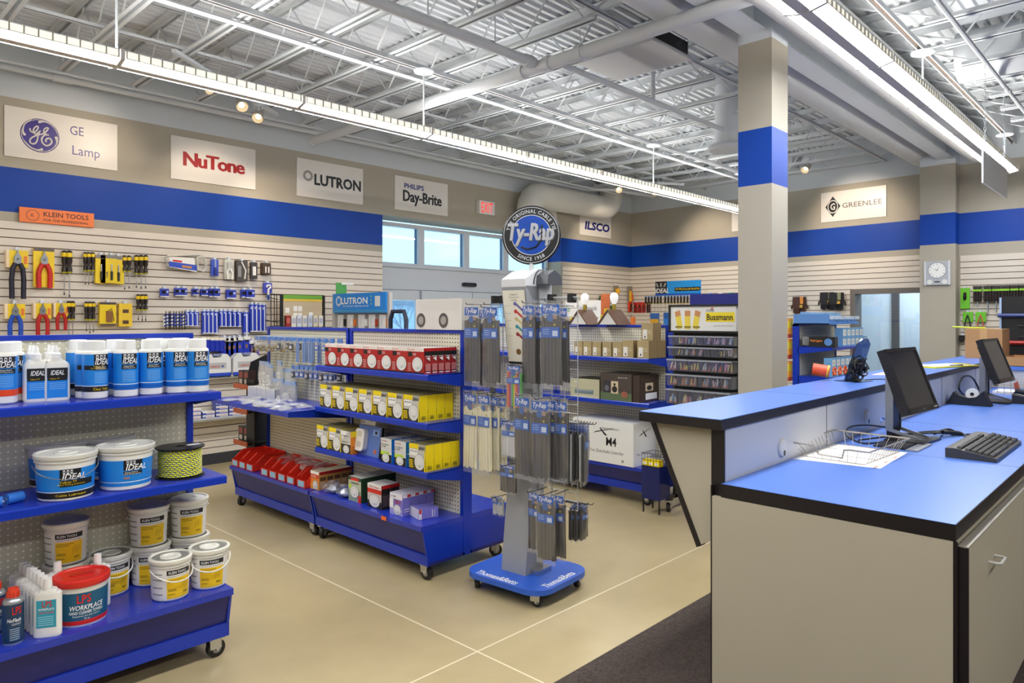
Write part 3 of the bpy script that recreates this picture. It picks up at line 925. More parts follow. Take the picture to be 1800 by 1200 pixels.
pail('blue', 'blue label pail left of the rope spool on the middle shelf', (1.085, 3.417, 0.845), .1)
pail('blue', 'blue label pail at the back between the two front pails', (1.098, 3.699, 0.845), -.5)
def klein(l, x, y, z=.33, turn=0, dy=0):
    KP['klein' if z > .4 else 'white'].put(l, (x, y, z), face((x, y)) * 1.15 + turn, 'yellow label towel pails on the base')
for l, x, y, z, tn in (('yellow label pail at the bottom of the left stack, mostly hidden by bottles', .9, 3.6, .33, -.1), ('yellow label pail on top of the left stack', .9, 3.6, .515, .0),
        ('yellow label pail standing alone between the left and middle stacks', 1.075, 3.595, .33, .25), ('yellow label pail at the bottom of the middle stack', 1.25, 3.6, .33, -.1),
        ('yellow label pail on top of the middle stack', 1.245, 3.6, .515, .05), ('yellow label pail at the bottom of the right stack', 1.44, 3.605, .33, .1),
        ('yellow label pail on top of the right stack', 1.435, 3.605, .515, .0), ('yellow label pail in front, second from the right end of the base', 1.249, 3.345, .33, .3),
        ('yellow label pail in front at the right end of the base', 1.43, 3.355, .33, -.05)):
    k = 'white' if 'front' in l or 'alone' in l else 'klein'
    KP[k].put(l, (x, y, z), face((x, y)) * 1.1 + tn, 'yellow label towel pails on the base')

tb = thing('wipes_tub', 'tub of hand cleaner towels with red lid and teal label', 'tub', (0.895, 3.359, 0.33))
tb.rotation_euler = (0, 0, face(tb.location) * 1.1)
r = .093
MB().lathe([(.09, 0), (r, .006), (.098, .165), (.1, .17)], WHITE_P, 36).build('body', tb)
m = MB(); m.lathe([(.104, .162), (.107, .166), (.107, .188), (.102, .192), (.088, .192), (.084, .186), (.0001, .186)], M('DE2A22', .35), 36, cap=False)
m.prism(rrect(.09, .03, .014), 'z', .184, .19, M('C41F1A', .4)); m.build('lid', tb)
m = MB(); TEAL = M('115A7C', .35)
curve(m, (.0932, .0965), -2.9, 2.9, .012, .14, TEAL, 40); curve(m, (.0931, .0937), -2.9, 2.9, .01, .027, RED, 40, .001)
ctext(m, 'LPS', .034, RED, .096, .0, .115, dr=.002, bold=.04, w=.05); ctext(m, 'WORKPLACE', .02, TXW, .096, .12, .08, dr=.002, bold=.03, shear=.2, w=.125)
ctext(m, 'HAND CLEANER TOWELS', .012, TXW, .096, .1, .06, dr=.002, bold=.03, w=.125); ctext(m, 'Dissolves the Job Grime', .008, TXW, .095, .1, .045, dr=.002, w=.1); ctext(m, '72 ct', .007, TXW, .095, .1, .034, dr=.002)
m.build('label', tb)
def make_flat(label):
    t = thing('flat_bottle', label, 'bottle'); m = MB()
    def oval(w, d, n=24): return [(w / 2 * math.copysign(abs(math.cos(2 * PI * i / n)) ** .6, math.cos(2 * PI * i / n)), d / 2 * math.copysign(abs(math.sin(2 * PI * i / n)) ** .9, math.sin(2 * PI * i / n))) for i in range(n)]
    m.prism(oval(.1, .04), 'z', .004, .172, WHITE_P); m.prism(oval(.094, .036), 'z', 0, .004, WHITE_P); m.prism(oval(.09, .036), 'z', .172, .178, WHITE_P); m.prism(oval(.06, .03), 'z', .178, .184, WHITE_P)
    m.lathe([(.014, .18), (.014, .195)], WHITE_P, 14); m.build('body', t)
    MB().lathe([(.016, .19), (.0145, .228), (.0001, .229)], M('F2F0EA', .4), 16).build('cap', t)
    m = MB(); y = -.0206; m.box((-.034, y, .04), (.034, y + .004, .148), M('2E9DB4', .35)); m.flat_text('LPS', .024, RED, (.003, y - .0006, .133), (1, 0, 0), (0, 0, 1), bold=.04, w=.034)
    m.flat_text('WORKPLACE', .008, TXW, (0, y - .0006, .113), (1, 0, 0), (0, 0, 1), bold=.03, w=.055); m.flat_text('HAND CLEANER', .007, RED, (0, y - .0006, .1), (1, 0, 0), (0, 0, 1), bold=.03, w=.055)
    for i in range(5): m.box((-.028, y - .0006, .05 + .008 * i), (.026, y, .0525 + .008 * i), M('9BD2DE', .4))
    m.build('label', t); return t
KF = Kind(make_flat)
p = (0.755, 3.276, 0.33)
for i in range(8):
    KF.put('white flat bottle with teal label, %s in the row running back beside the tub' % ('front one' if i == 0 else ORD[i]), (p[0] - .003 * i, p[1] + .043 * i, p[2]), -.5, 'flat white bottles on the base')
KF.put('white flat bottle behind the red lidded tub, left one', (.835, 3.47, .33), -.5, 'flat white bottles behind the tub')
KF.put('white flat bottle behind the red lidded tub, right one', (.985, 3.46, .33), -.45, 'flat white bottles behind the tub')
def make_can(label):
    t = thing('spray_can', label, 'spray can')
    MB().lathe([(.034, 0), (.035, .003), (.035, .16), (.034, .165), (.03, .172), (.022, .178)], M('B9BCBE', .3, metal=.7), 28).build('can', t)
    m = MB(); m.lathe([(.021, .176), (.021, .196), (.018, .212), (.006, .213), (.0001, .208)], M('E2432A', .4), 18)
    for i in range(10):
        a = 2 * PI * i / 10; m.box((.0205 * math.cos(a) - .002, .0205 * math.sin(a) - .002, .178), (.0205 * math.cos(a) + .002, .0205 * math.sin(a) + .002, .198), M('C9371F', .4))
    m.build('cap', t)
    m = MB(); curve(m, .035, -2.9, 2.9, .008, .156, M('1C3C5C', .3), 30); ctext(m, 'LPS', .03, RED, .035, .55, .132, bold=.04, w=.03); ctext(m, 'NoFlash', .014, TXW, .035, .3, .096, shear=.2, bold=.03, w=.045)
    ctext(m, 'CONTACT', .008, TXW, .035, .5, .08, w=.03)
    for i in range(6): curve(m, .035, -.1, .8, .02 + .008 * i, .0235 + .008 * i, M('9DB4C8', .4), 6, .001)
    m.build('label', t); return t
KC = Kind(make_can)
KC.put('spray can with orange cap and navy label in front of the flat bottles', (0.647, 3.31, 0.33), -.4, 'spray cans on the base')
KC.put('spray can cut by the left edge of the picture', (0.614, 3.452, 0.33), -.1, 'spray cans on the base')

sp = thing('rope_spool', 'black spool wound with yellow and blue rope at the shelf end', 'spool', (1.335, 3.455, .845))
MB().lathe([(.108, 0), (.108, .005), (.085, .007)], M('17171B', .35), 32).build('flange', sp); m = MB(); m.lathe([(.085, .133), (.108, .136), (.108, .141), (.02, .141), (.02, .13)], M('17171B', .35), 32, cap=False); m.build('flange', sp)
rp = bpy.data.materials.new('rope'); rp.use_nodes = True; nt, b = nodes(rp)
tc = nt.nodes.new('ShaderNodeTexCoord'); sx = nt.nodes.new('ShaderNodeSeparateXYZ'); nt.links.new(tc.outputs['Object'], sx.inputs[0])
ang = mathn(nt, 'ARCTAN2', sx.outputs['Y'], sx.outputs['X'])
k1 = mathn(nt, 'FRACT', mathn(nt, 'ADD', mathn(nt, 'MULTIPLY', ang, 4.5), mathn(nt, 'MULTIPLY', sx.outputs['Z'], 61.0)))
k2 = mathn(nt, 'FRACT', mathn(nt, 'ADD', mathn(nt, 'MULTIPLY', ang, -6.1), mathn(nt, 'MULTIPLY', sx.outputs['Z'], 97.0)))
kk = mathn(nt, 'MULTIPLY', mathn(nt, 'LESS_THAN', k1, .45), mathn(nt, 'LESS_THAN', k2, .6))
mx = nt.nodes.new('ShaderNodeMix'); mx.data_type = 'RGBA'; mx.inputs[6].default_value = lin('E6E23A'); mx.inputs[7].default_value = lin('2A62A8')
nt.links.new(kk, mx.inputs[0]); nt.links.new(mx.outputs[2], b.inputs['Base Color']); b.inputs['Roughness'].default_value = .6
prof = []
for i in range(14):
    z = .008 + .0089 * i
    prof += [(.089, z), (.0945, z + .0022), (.096, z + .0044), (.0945, z + .0066)]
MB().lathe(prof, rp, 40, cap=False).build('rope', sp)
MB().box((.03, -.02, .1412), (.09, .01, .142), C_SIGN).build('label', sp)
FO = M('2E78D2', .6)
def make_foam(label):
    m = MB(); m.cyl((-.03, 0, .021), (.03, 0, .021), .021, FO, 18); m.cyl((-.034, 0, .021), (.034, 0, .021), .006, CHROME, 8)
    return tag(m.build('foam_roller'), label, 'roller')
KFo = Kind(make_foam)
KFo.put('small blue foam roller lying on the middle shelf, right one', (.675, 3.43, .845), .3, 'foam rollers on the middle shelf')
KFo.put('small blue foam roller lying on the middle shelf, cut by the left edge', (.6, 3.4, .845), -.2, 'foam rollers on the middle shelf')

# ================================================================ boxed goods on the middle shelf units
def pack(name, label, cat, w, d, h, body, decor=(), top=None, side=None, group=None, tab=False):
    """a printed carton as one mesh; local: front at -y, origin at the base centre. decor in fractions of the front (f), or right side (s)"""
    m = MB()
    x0, x1, y0, y1 = -w / 2, w / 2, -d / 2, d / 2
    vs = [(x0, y0, 0), (x1, y0, 0), (x1, y1, 0), (x0, y1, 0), (x0, y0, h), (x1, y0, h), (x1, y1, h), (x0, y1, h)]
    m.add(vs, [(0, 1, 5, 4), (2, 3, 7, 6), (0, 3, 2, 1)], body)
    m.add(vs, [(4, 5, 6, 7)], top or body); m.add(vs, [(1, 2, 6, 5), (3, 0, 4, 7)], side or body)
    for i, it in enumerate(decor):
        e = .0005 * (i + 1)
        if it[1] == 'f': P = lambda a, b: (x0 + w * a, y0 - e, h * b); u, sx = (1, 0, 0), w
        elif it[1] == 's': P = lambda a, b: (x1 + e, y0 + d * a, h * b); u, sx = (0, 1, 0), d
        else: P = lambda a, b: (x0 + w * a, y0 + d * b, h + e); u, sx = (1, 0, 0), w
        k = it[0]
        if k == 'r': _, _, a0, a1, b0, b1, c = it; m.quad([P(a0, b0), P(a1, b0), P(a1, b1), P(a0, b1)], c)
        elif k == 'd':
            _, _, ca, cb, ra, rb, c = it; m.quad([P(ca + ra * math.cos(2 * PI * j / 24), cb + rb * math.sin(2 * PI * j / 24)) for j in range(24)], c)
        elif k == 'p': m.quad([P(a, b) for a, b in it[2]], it[3])
        else:
            _, _, s, ca, cb, th, c, tw = it; up = (0, 0, 1) if it[1] != 't' else (0, 1, 0)
            m.flat_text(s, th * h, c, P(ca, cb), u, up, w=tw * sx, bold=.02)
    o = m.build(name)
    return tag(o, label, cat, group)
BK = M('1B1A18', .4); YB = M('F4D80F', .35); SIL = M('C9C6BE', .4); WHT = M('EFEDE8', .4); GRY = M('8B8985', .45); DET = M('E4E3DF', .4); DET2 = M('C6C6C4', .4); ORG = M('F08C1E', .4); RDB = M('B3201F', .4)
def disc(cx, cz, rx, rz, f='f'):
    return [('d', f, cx, cz, rx, rz, GRY), ('d', f, cx, cz, rx * .95, rz * .95, DET), ('d', f, cx, cz + rz * .05, rx * .7, rz * .68, DET2), ('d', f, cx, cz + rz * .08, rx * .62, rz * .6, DET), ('d', f, cx + rx * .1, cz - rz * .4, rx * .16, rz * .16, DET2)]
D_RED = [('r', 'f', 0, 1, .86, 1, M('E9DDD4', .4)), ('r', 'f', 0, 1, .0, .05, BK), ('r', 'f', .03, .28, .66, .84, BK), ('t', 'f', 'CO', .42, .75, .09, TXW, .2), ('t', 'f', 'First Alert', .25, .93, .05, RED, .4)] + disc(.62, .36, .33, .29) + [('r', 'f', .03, .24, .1 + .07 * i, .13 + .07 * i, M('D9A9A2', .4)) for i in range(5)] + [('r', 's', 0, 1, .88, 1, RDB), ('r', 's', 0, 1, .72, .88, BK), ('r', 's', .1, .9, .68, .7, WHT), ('p', 's', ((.2, .62), (.8, .5), (.8, .66)), WHT), ('r', 's', .1, .9, .12, .4, M('C97A76', .4)), ('r', 's', .15, .85, .04, .08, WHT)]
D_YEL = [('r', 'f', 0, 1, 0, .45, M('4A4420', .4)), ('r', 'f', 0, 1, .45, .82, SIL), ('r', 'f', 0, .58, .82, 1, YB), ('r', 'f', .58, 1, .82, 1, M('A9A59C', .4)), ('r', 'f', .03, .52, .56, .8, WHT), ('t', 'f', 'SMOKE ALARM', .28, .72, .05, BK, .4), ('t', 'f', 'BRK', .79, .86, .12, BK, .34), ('r', 'f', .94, 1, 0, .8, YB)] + disc(.66, .33, .31, .31) + [('r', 'f', .04, .3, .1 + .065 * i, .13 + .065 * i, YB) for i in range(5)] + [('t', 's', 'BRK', .4, .15, .14, BK, .5), ('r', 's', .1, .9, .34, .345, M('C9B20C', .4))]
K_RED = Kind(lambda l: pack('alarm_box', l, 'box', .157, .05, .158, RDB, D_RED, M('D7CFC8', .4), M('A82A2A', .4)))
K_YEL = Kind(lambda l: pack('alarm_box', l, 'box', .157, .066, .16, YB, D_YEL, M('8C8460', .5), YB))
RZ = -PI / 2
for i in range(7):
    K_RED.put('red and white alarm box with round detector, %s from left on the top shelf' % ORD[i], (2.765, 4.398 - .1597 * i, 1.25), RZ, 'red alarm boxes on the top shelf')
for j in range(1, 5):
    K_RED.put('red alarm box at the right end of the top shelf, %s behind the front' % ORD[j - 1], (2.765 + .0525 * j, 3.44, 1.25), RZ, 'red alarm boxes on the top shelf')
for i in range(7):
    for j in range(4):
        K_YEL.put('yellow smoke alarm box, %s column from left, %s row, on the middle shelf' % (ORD[i], ('front', 'second', 'third', 'last')[j]), (2.765 + .0685 * j, 4.448 - .1627 * i, .955), RZ, 'yellow alarm boxes on the middle shelf')
for i in range(2):
    for j in range(3):
        K_YEL.put('yellow smoke alarm box at the left end of the lowest shelf, %s column, %s row' % (ORD[i], ('front', 'second', 'third')[j]), (2.765 + .0685 * j, 4.495 - .163 * i, .658), RZ, 'yellow alarm boxes at the left end of the lowest shelf')
for j in range(4):
    K_YEL.put('yellow smoke alarm box at the right end of the lowest shelf, %s row' % ('front', 'second', 'third', 'last')[j], (2.765 + .0685 * j, 3.415, .658), RZ, 'yellow alarm boxes at the right end of the lowest shelf')
D_CFL = [('r', 'f', 0, 1, .7, 1, SIL), ('p', 'f', ((0, 1), (.75, 1), (.2, .6)), WHT), ('r', 'f', .0, 1, 0, .42, M('3A352C', .4)), ('t', 'f', 'COMPACT', .5, .78, .06, BK, .7), ('t', 'f', 'DIMMABLE', .5, .52, .05, BK, .6)] + disc(.6, .2, .3, .18) + [('r', 's', 0, 1, .75, 1, YB), ('r', 's', .1, .9, .3, .34, M('C9661A', .4))]
pack('bulb_box', 'box with silver front and orange side beside the two lower yellow alarm boxes', 'box', .125, .12, .155, SIL, D_CFL, M('8C8460', .5), ORG).location = (2.79, 4.2, .658)
bpy.data.objects['bulb_box'].rotation_euler = (0, 0, RZ)
D_BLU = [('r', 'f', 0, 1, .62, 1, M('D9D8D4', .4)), ('r', 'f', 0, 1, 0, .35, BK), ('r', 'f', .0, .78, .32, .46, M('B7D93A', .4)), ('t', 'f', 'First Alert', .35, .9, .06, RDB, .5), ('t', 'f', 'Carbon Monoxide', .42, .76, .06, BK, .7), ('t', 'f', 'ALARM', .3, .67, .06, BK, .4)] + disc(.5, .2, .34, .19) + [('r', 's', .1, .9, .5, .54, M('BFD9F2', .4)), ('r', 's', .1, .9, .2, .4, M('2B7FCE', .4))]
K_BLU = Kind(lambda l: pack('alarm_box', l, 'box', .115, .07, .155, M('D2D0CC', .4), D_BLU, M('B9B7B2', .4), M('1F7FD6', .35)))
for i in range(2):
    for j in range(3):
        K_BLU.put('white and blue carbon monoxide alarm box, %s column, %s row, on the lowest shelf' % (('left', 'right')[i], ('front', 'second', 'third')[j]), (2.775 + .075 * j, 3.745 - .148 * i, .658), RZ + .0, 'blue sided alarm boxes on the lowest shelf')
bl = thing('display_card', 'blue alarm display card with a white plug in detector and sign', 'display', (2.79, 4.02, .658), RZ)
T = Euler((math.radians(-8), 0, 0)).to_matrix().to_4x4()
MB().box((-.14, 0, .0), (.125, .01, .2), M('5C78B8', .3), T).box((.125, -.004, 0), (.135, .012, .2), BK, T).build('card', bl)
MB().prism(rrect(.105, .15, .03, cx=-.075, cy=.1), 'y', -.035, .0, M('E6E2D8', .4), T).build('detector', bl)
m = MB()
for z in (.14, .07): m.prism(rrect(.05, .04, .012, cx=-.075, cy=z), 'y', -.0365, -.034, M('C9C5BA', .4), T)
m.box((.03, -.0012, .14), (.1, 0, .18), M('8AA7E0', .4), T); m.box((.055, -.002, .15), (.08, -.001, .17), BK, T)
m.lathe([(.015, 0), (.0001, .002)], M('C9622A', .4), 14, (.075, 0, 0), T=T @ Matrix.Translation((0, -.0015, .035)) @ Euler((PI / 2, 0, 0)).to_matrix().to_4x4()); m.build('print', bl)
m = MB(); m.box((-.125, -.001, .205), (.045, .006, .26), C_SIGN, T); m.flat_text('Carbon Monoxide', .016, BK, T @ V((-.04, -.002, .242)), T.to_3x3() @ V((1, 0, 0)), T.to_3x3() @ V((0, 0, 1)), bold=.02, w=.15); m.flat_text('Alarm', .013, BK, T @ V((-.095, -.002, .22)), T.to_3x3() @ V((1, 0, 0)), T.to_3x3() @ V((0, 0, 1)), w=.04)
m.build('sign', bl)

# base: red bins
RB = M('E0301F', .35)
def make_bin(label):
    t = thing('parts_bin', label, 'bin')
    m = MB(); w, L, h, th = .118, .29, .125, .003
    side = [(-L / 2, 0), (L / 2, 0), (L / 2, h), (-L / 2 + .1, h), (-L / 2 + .035, .07), (-L / 2 + .0, .055)]
    for x in (-w / 2, w / 2 - th): m.prism(side, 'x', x, x + th, RB)
    m.box((-w / 2, -L / 2, 0), (w / 2, L / 2, th), RB); m.box((-w / 2, L / 2 - th, 0), (w / 2, L / 2, h), RB); m.box((-w / 2, -L / 2, 0), (w / 2, -L / 2 + th, .056), RB)
    for x in (-w / 2 - .004, w / 2 - .001): m.prism([(-L / 2 + .1, h - .006), (L / 2, h - .006), (L / 2, h + .002), (-L / 2 + .097, h + .002)], 'x', x, x + .005, M('C92516', .4)); m.prism([(-L / 2 + .1, h - .004), (-L / 2 + .1, h + .003), (-L / 2 + .03, .072), (-L / 2 + .036, .066)], 'x', x, x + .005, M('F2503C', .4))
    m.box((-w / 2, L / 2 - .008, h), (w / 2, L / 2, h + .006), RB); m.build('bin_body', t)
    MB().box((-.042, -L / 2 - .002, .008), (.042, -L / 2 - .0003, .05), M('8FC0DA', .4)).build('label_card', t)
    return t
KB = Kind(make_bin)
BY = [5.885, 5.735, 5.58, 5.275, 5.14, 5.005, 4.87, 4.715]
for i, y in enumerate(BY):
    KB.put('red parts bin, %s from the left on the base of the bag shelf unit' % ORD[i], (2.83, y, .345) if i > 2 else (2.83, (5.79, 5.66, 5.53)[i], .345), RZ, 'red bins on the base')
CLR = film('clear_bag', (.95, .96, .95), refl=.06, rough=.15, milky=.12)
FILM = film('clear_film', (.97, .97, .98), refl=.045, rough=.22, milky=.07)
BAGF = film('frosted_bag', (.9, .9, .89), refl=.05, rough=.25, milky=.24)
def blob(m, c, sx, sy, sz, seed, mat):
    r = random.Random(seed); n, k = 10, 6; vs, fs = [], []
    for j in range(k + 1):
        for i in range(n):
            a, b = 2 * PI * i / n, PI * j / k - PI / 2; s = 1 + r.uniform(-.22, .22)
            vs.append((c[0] + sx * math.cos(a) * math.cos(b) * s, c[1] + sy * math.sin(a) * math.cos(b) * s, max(c[2] + sz * math.sin(b) * s, c[2] - sz * .95)))
    for j in range(k):
        for i in range(n): fs.append((j * n + i, j * n + (i + 1) % n, (j + 1) * n + (i + 1) % n, (j + 1) * n + i))
    m.add(vs, fs, mat)
for i, (y, z) in enumerate(((5.23, .40), (5.0, .42), (4.87, .40), (4.74, .41))):
    m = MB(); blob(m, (2.86 + .02 * (i % 2), y, z + .04), .09, .055, .05, i, CLR); blob(m, (2.87, y, z + .025), .06, .035, .025, i + 9, M('CFCBC2', .5))
    tag(m.build('parts_bag'), 'clear bag of small parts bulging out of a red bin, %s from the left' % ORD[i], 'bag', 'bags in the red bins')
D_OR = [('r', 'f', 0, 1, .84, 1, WHT), ('r', 'f', 0, 1, .62, .84, M('D9481E', .4)), ('r', 'f', 0, 1, 0, .3, M('F2B04A', .4)), ('t', 'f', 'R-30', .4, .72, .1, TXW, .5)] + disc(.6, .25, .3, .25) + [('r', 's', 0, 1, .84, 1, RDB), ('r', 's', .1, .9, .5, .7, M('6B4A2A', .4)), ('r', 's', .1, .9, .2, .45, M('E9C38A', .4))]
K_OR = Kind(lambda l: pack('bulb_box', l, 'box', .115, .06, .13, M('F0973A', .4), D_OR, M('C9B79A', .5), M('E0A050', .4)))
for j in range(5): K_OR.put('orange bulb box at the right end of the red bins, %s in its row' % ('front', 'second', 'third', 'fourth', 'last')[j], (2.76 + .06 * j, 4.635, .345), RZ, 'orange bulb boxes on the base')
for o in [o for o in bpy.data.objects if o.name.startswith('bulb_box') and o.get('group') == 'orange bulb boxes on the base']: o.location.y = 4.60
D_GR = [('r', 'f', 0, 1, .86, 1, M('23402B', .4)), ('r', 'f', .2, .8, .86, .97, RED), ('r', 'f', 0, 1, .45, .86, M('B9BFA8', .4)), ('r', 'f', .78, 1, 0, .3, RED), ('d', 'f', .15, .6, .12, .09, M('B7D93A', .4)), ('t', 'f', 'RADON', .55, .76, .08, BK, .6)] + disc(.5, .4, .34, .24)
K_GR = Kind(lambda l: pack('alarm_box', l, 'box', .15, .075, .165, M('8FA08A', .4), D_GR, M('C9C7BC', .4), M('2E4A34', .4)))
for j in range(4): K_GR.put('green alarm box near the middle of the base, %s in its row' % ('front', 'second', 'third', 'last')[j], (2.77 + .0775 * j, 4.09, .345), RZ, 'green alarm boxes on the base')
D_RW = [('r', 'f', 0, 1, .8, 1, M('E9E4DE', .4)), ('r', 'f', 0, 1, .62, .8, RED), ('r', 'f', 0, 1, 0, .3, BK), ('t', 'f', 'First Alert', .5, .89, .08, RDB, .7)] + disc(.52, .3, .38, .27) + [('r', 's', 0, 1, .86, 1, RED), ('r', 's', .1, .9, .1, .6, M('5A4D48', .4))]
K_RW = Kind(lambda l: pack('alarm_box', l, 'box', .155, .07, .155, M('C9C0B8', .4), D_RW, M('E6E0D8', .4), M('2A2624', .4)))
for j in range(2): K_RW.put('red black and white alarm box beside the green boxes, %s one' % ('front', 'rear')[j], (2.765 + .073 * j, 3.86, .345), RZ, 'red black and white boxes on the base')
PUR = M('7F79C9', .4)
D_PU = [('r', 'f', 0, 1, .74, 1, M('EAE4EA', .4)), ('r', 'f', 0, 1, .0, .3, M('A9A4DA', .4)), ('t', 'f', 'BRK', .68, .62, .16, RDB, .5), ('t', 'f', '10 YEAR', .3, .86, .07, BK, .4), ('r', 'f', 0, .3, .3, .74, WHT)] + disc(.62, .26, .3, .24) + [('r', 's', 0, 1, .85, 1, M('E9E4EA', .4)), ('r', 's', .55, 1, .87, .98, RED), ('r', 's', .15, .85, .3, .34, WHT), ('r', 's', .15, .85, .2, .23, WHT)]
K_PU = Kind(lambda l: pack('alarm_box', l, 'box', .13, .062, .135, PUR, D_PU, M('D9D3DC', .4), PUR))
for j in range(4): K_PU.put('purple and white alarm box near the right end of the base, %s in its row' % ('front', 'second', 'third', 'last')[j], (2.76 + .0645 * j, 3.625, .345), RZ, 'purple alarm boxes on the base')
m = K_PU.put('purple alarm box lying flat behind the purple row at the right end', (2.91, 3.50, .378), RZ, 'purple alarm boxes on the base'); m.rotation_euler = (PI / 2, 0, RZ - .25); m.location = (2.9, 3.46, .378)
for i, (y, x) in enumerate(((4.42, 2.77), (4.25, 2.76))):
    m = MB(); blob(m, (x, y, .385), .07, .07, .042, i + 30, FILM); blob(m, (x + .01, y, .372), .05, .05, .026, i + 40, M('C4C8D2', .3, metal=.3))
    tag(m.build('parts_bag'), 'clear bag of metal parts on the base edge, %s one' % ('left', 'right')[i], 'bag', 'clear bags on the base')
tag(MB().box((2.662, 3.64, .317), (2.6645, 3.69, .341), M('F0662A', .4)).build('price_tag'), 'small orange price tag on the base lip', 'tag')

# left unit: hooks, hanging packets and the little-box row on its shelf
C_HOOK = M('A9ABAE', .5, metal=.2)
def hook(mb, x, y, z, L=.16):
    mb.cyl((x, y, z), (x - L, y, z), .002, C_HOOK, 6); mb.cyl((x - L, y, z), (x - L - .012, y, z + .012), .002, C_HOOK, 6)
r = random.Random(4)
LB = M('3F7FD0', .35)
def make_hang(kind):
    def mk(label):
        t = thing('hanging_packet', label, 'packet')
        m = MB(); w, h = {'brass': (.07, .13), 'blue': (.055, .1), 'tall': (.05, .2), 'clear': (.17, .27), 'mix': (.05, .11)}[kind]
        m.box((-w / 2, -.004, -.03), (w / 2, .004, .0), LB if kind != 'clear' else M('5F9CE0', .35)); m.build('header_card', t)
        m = MB()
        if kind == 'brass':
            for i in range(7): m.ball((r.uniform(-.022, .022), r.uniform(-.012, .012), -h + .012 + r.uniform(0, .04)), .014, M('B59A58', .3, metal=.8) if i % 2 else M('A9A7A2', .3, metal=.8), 8)
        elif kind == 'clear': [blob(m, (r.uniform(-.04, .04), 0, -h * (.45 + .09 * q)), w * .22, .025, h * .1, 3 + q, M('DDDAD0', .5)) for q in range(5)]
        elif kind == 'tall':
            for i in range(3): m.box((-w / 2 + .008 + .014 * i, -.006, -h + .01), (-w / 2 + .017 + .014 * i, .006, -.035), M('7EA3D6', .4) if i != 1 else M('3C78C8', .4))
        else:
            m.box((-w / 2 + .006, -.008, -h + .01), (w / 2 - .006, .008, -.05), M('2D66BE' if kind == 'blue' else '34353C', .4)); m.box((-w / 2 + .01, -.01, -h * .8), (w / 2 - .01, .0, -h * .6), M('D8D8D8', .4))
        m.build('content', t)
        m = MB(); b = .022 if kind == 'clear' else .012
        n = 6
        vs = []
        for i in range(n + 1):
            z = -h * i / n; d = b * math.sin(PI * min(1, (i + .3) / n)) + .003
            vs += [(-w / 2, -d * .4, z), (-w / 4, -d, z), (w / 4, -d, z), (w / 2, -d * .4, z), (w / 2, d * .4, z), (-w / 2, d * .4, z)]
        m.add(vs, [(6 * i + k, 6 * i + (k + 1) % 6, 6 * i + 6 + (k + 1) % 6, 6 * i + 6 + k) for i in range(n) for k in range(6)], BAGF if kind == 'clear' else FILM)
        m.build('film', t); return t
    return mk
KH = {k: Kind(make_hang(k)) for k in ('brass', 'blue', 'tall', 'clear', 'mix')}
hk = MB()
def hang(kind, label, x, y, z, grp, tilt=0):
    KH[kind].put(label, (x, y, z), RZ + tilt, grp)
ys = [5.78 - .098 * i for i in range(13)]
for i, y in enumerate(ys):
    kind = ('brass', 'brass', 'brass', 'brass', 'mix', 'brass', 'mix', 'tall', 'tall', 'tall', 'blue', 'blue', 'blue')[i]
    for j in range(2):
        hang(kind, 'small packet in the top hook row, %s hook from the left, %s one' % (ORD[i] if i < 12 else 'last', ('front', 'rear')[j]), 2.87 + .075 * j, y, 1.435, 'packets on the top hook row', r.uniform(-.2, .2))
    m = MB(); hook(m, 3.019, y, 1.44, .2); tag(m.build('wire_hook'), 'chrome wire hook of the top row, %s from the left' % (ORD[i] if i < 12 else 'last'), 'hook', 'wire hooks of the top row')
for i in range(9):
    y = 5.18 - .07 * i
    for j in range(2): hang('mix' if (i + j) % 3 == 0 else 'blue', 'small packet in the second hook row, %s hook from the left, %s one' % (ORD[i], ('front', 'rear')[j]), 2.88 + .07 * j, y, 1.215, 'packets on the second hook row', r.uniform(-.15, .15))
for i, (y, z) in enumerate(((5.74, 1.24), (5.62, 1.245), (5.5, 1.23), (5.5, 1.16), (5.38, 1.26), (5.36, 1.12), (5.27, 1.20), (5.24, 1.10))):
    hang('clear', 'big clear bag of white fittings above the shelf, %s from the left' % ORD[i], 2.9 - .03 * (i % 3), y, z - .02, 'clear bags of fittings', r.uniform(-.3, .3))
for i in range(6):
    pack('fitting_box', 'small white box in the row on the bag shelf, %s from the left' % ORD[i], 'box', .075, .1, .085, M('E9E6DC', .4), [('r', 'f', .08, .92, .1, .9, M('D2D4D6', .4)), ('t', 'f', 'CR', .4, .3, .1, GREYT, .2)], M('F0EEE8', .4), M('5A5E68', .5), 'white boxes on the bag shelf')
    o = bpy.data.objects['fitting_box' if i == 0 else 'fitting_box.%03d' % i]; o.location = (2.86, 5.78 - .079 * i, .925); o.rotation_euler = (0, 0, RZ)
m = MB()
for i in range(26): blob(m, (2.6 + r.uniform(-.06, .16), 5.6 - .036 * i + r.uniform(-.02, .02), .935), .06, .05, .012, i + 50, BAGF)
o = tag(m.build('flat_bags'), 'flat clear plastic bags spread along the front of the bag shelf', 'bags'); o['kind'] = 'stuff'

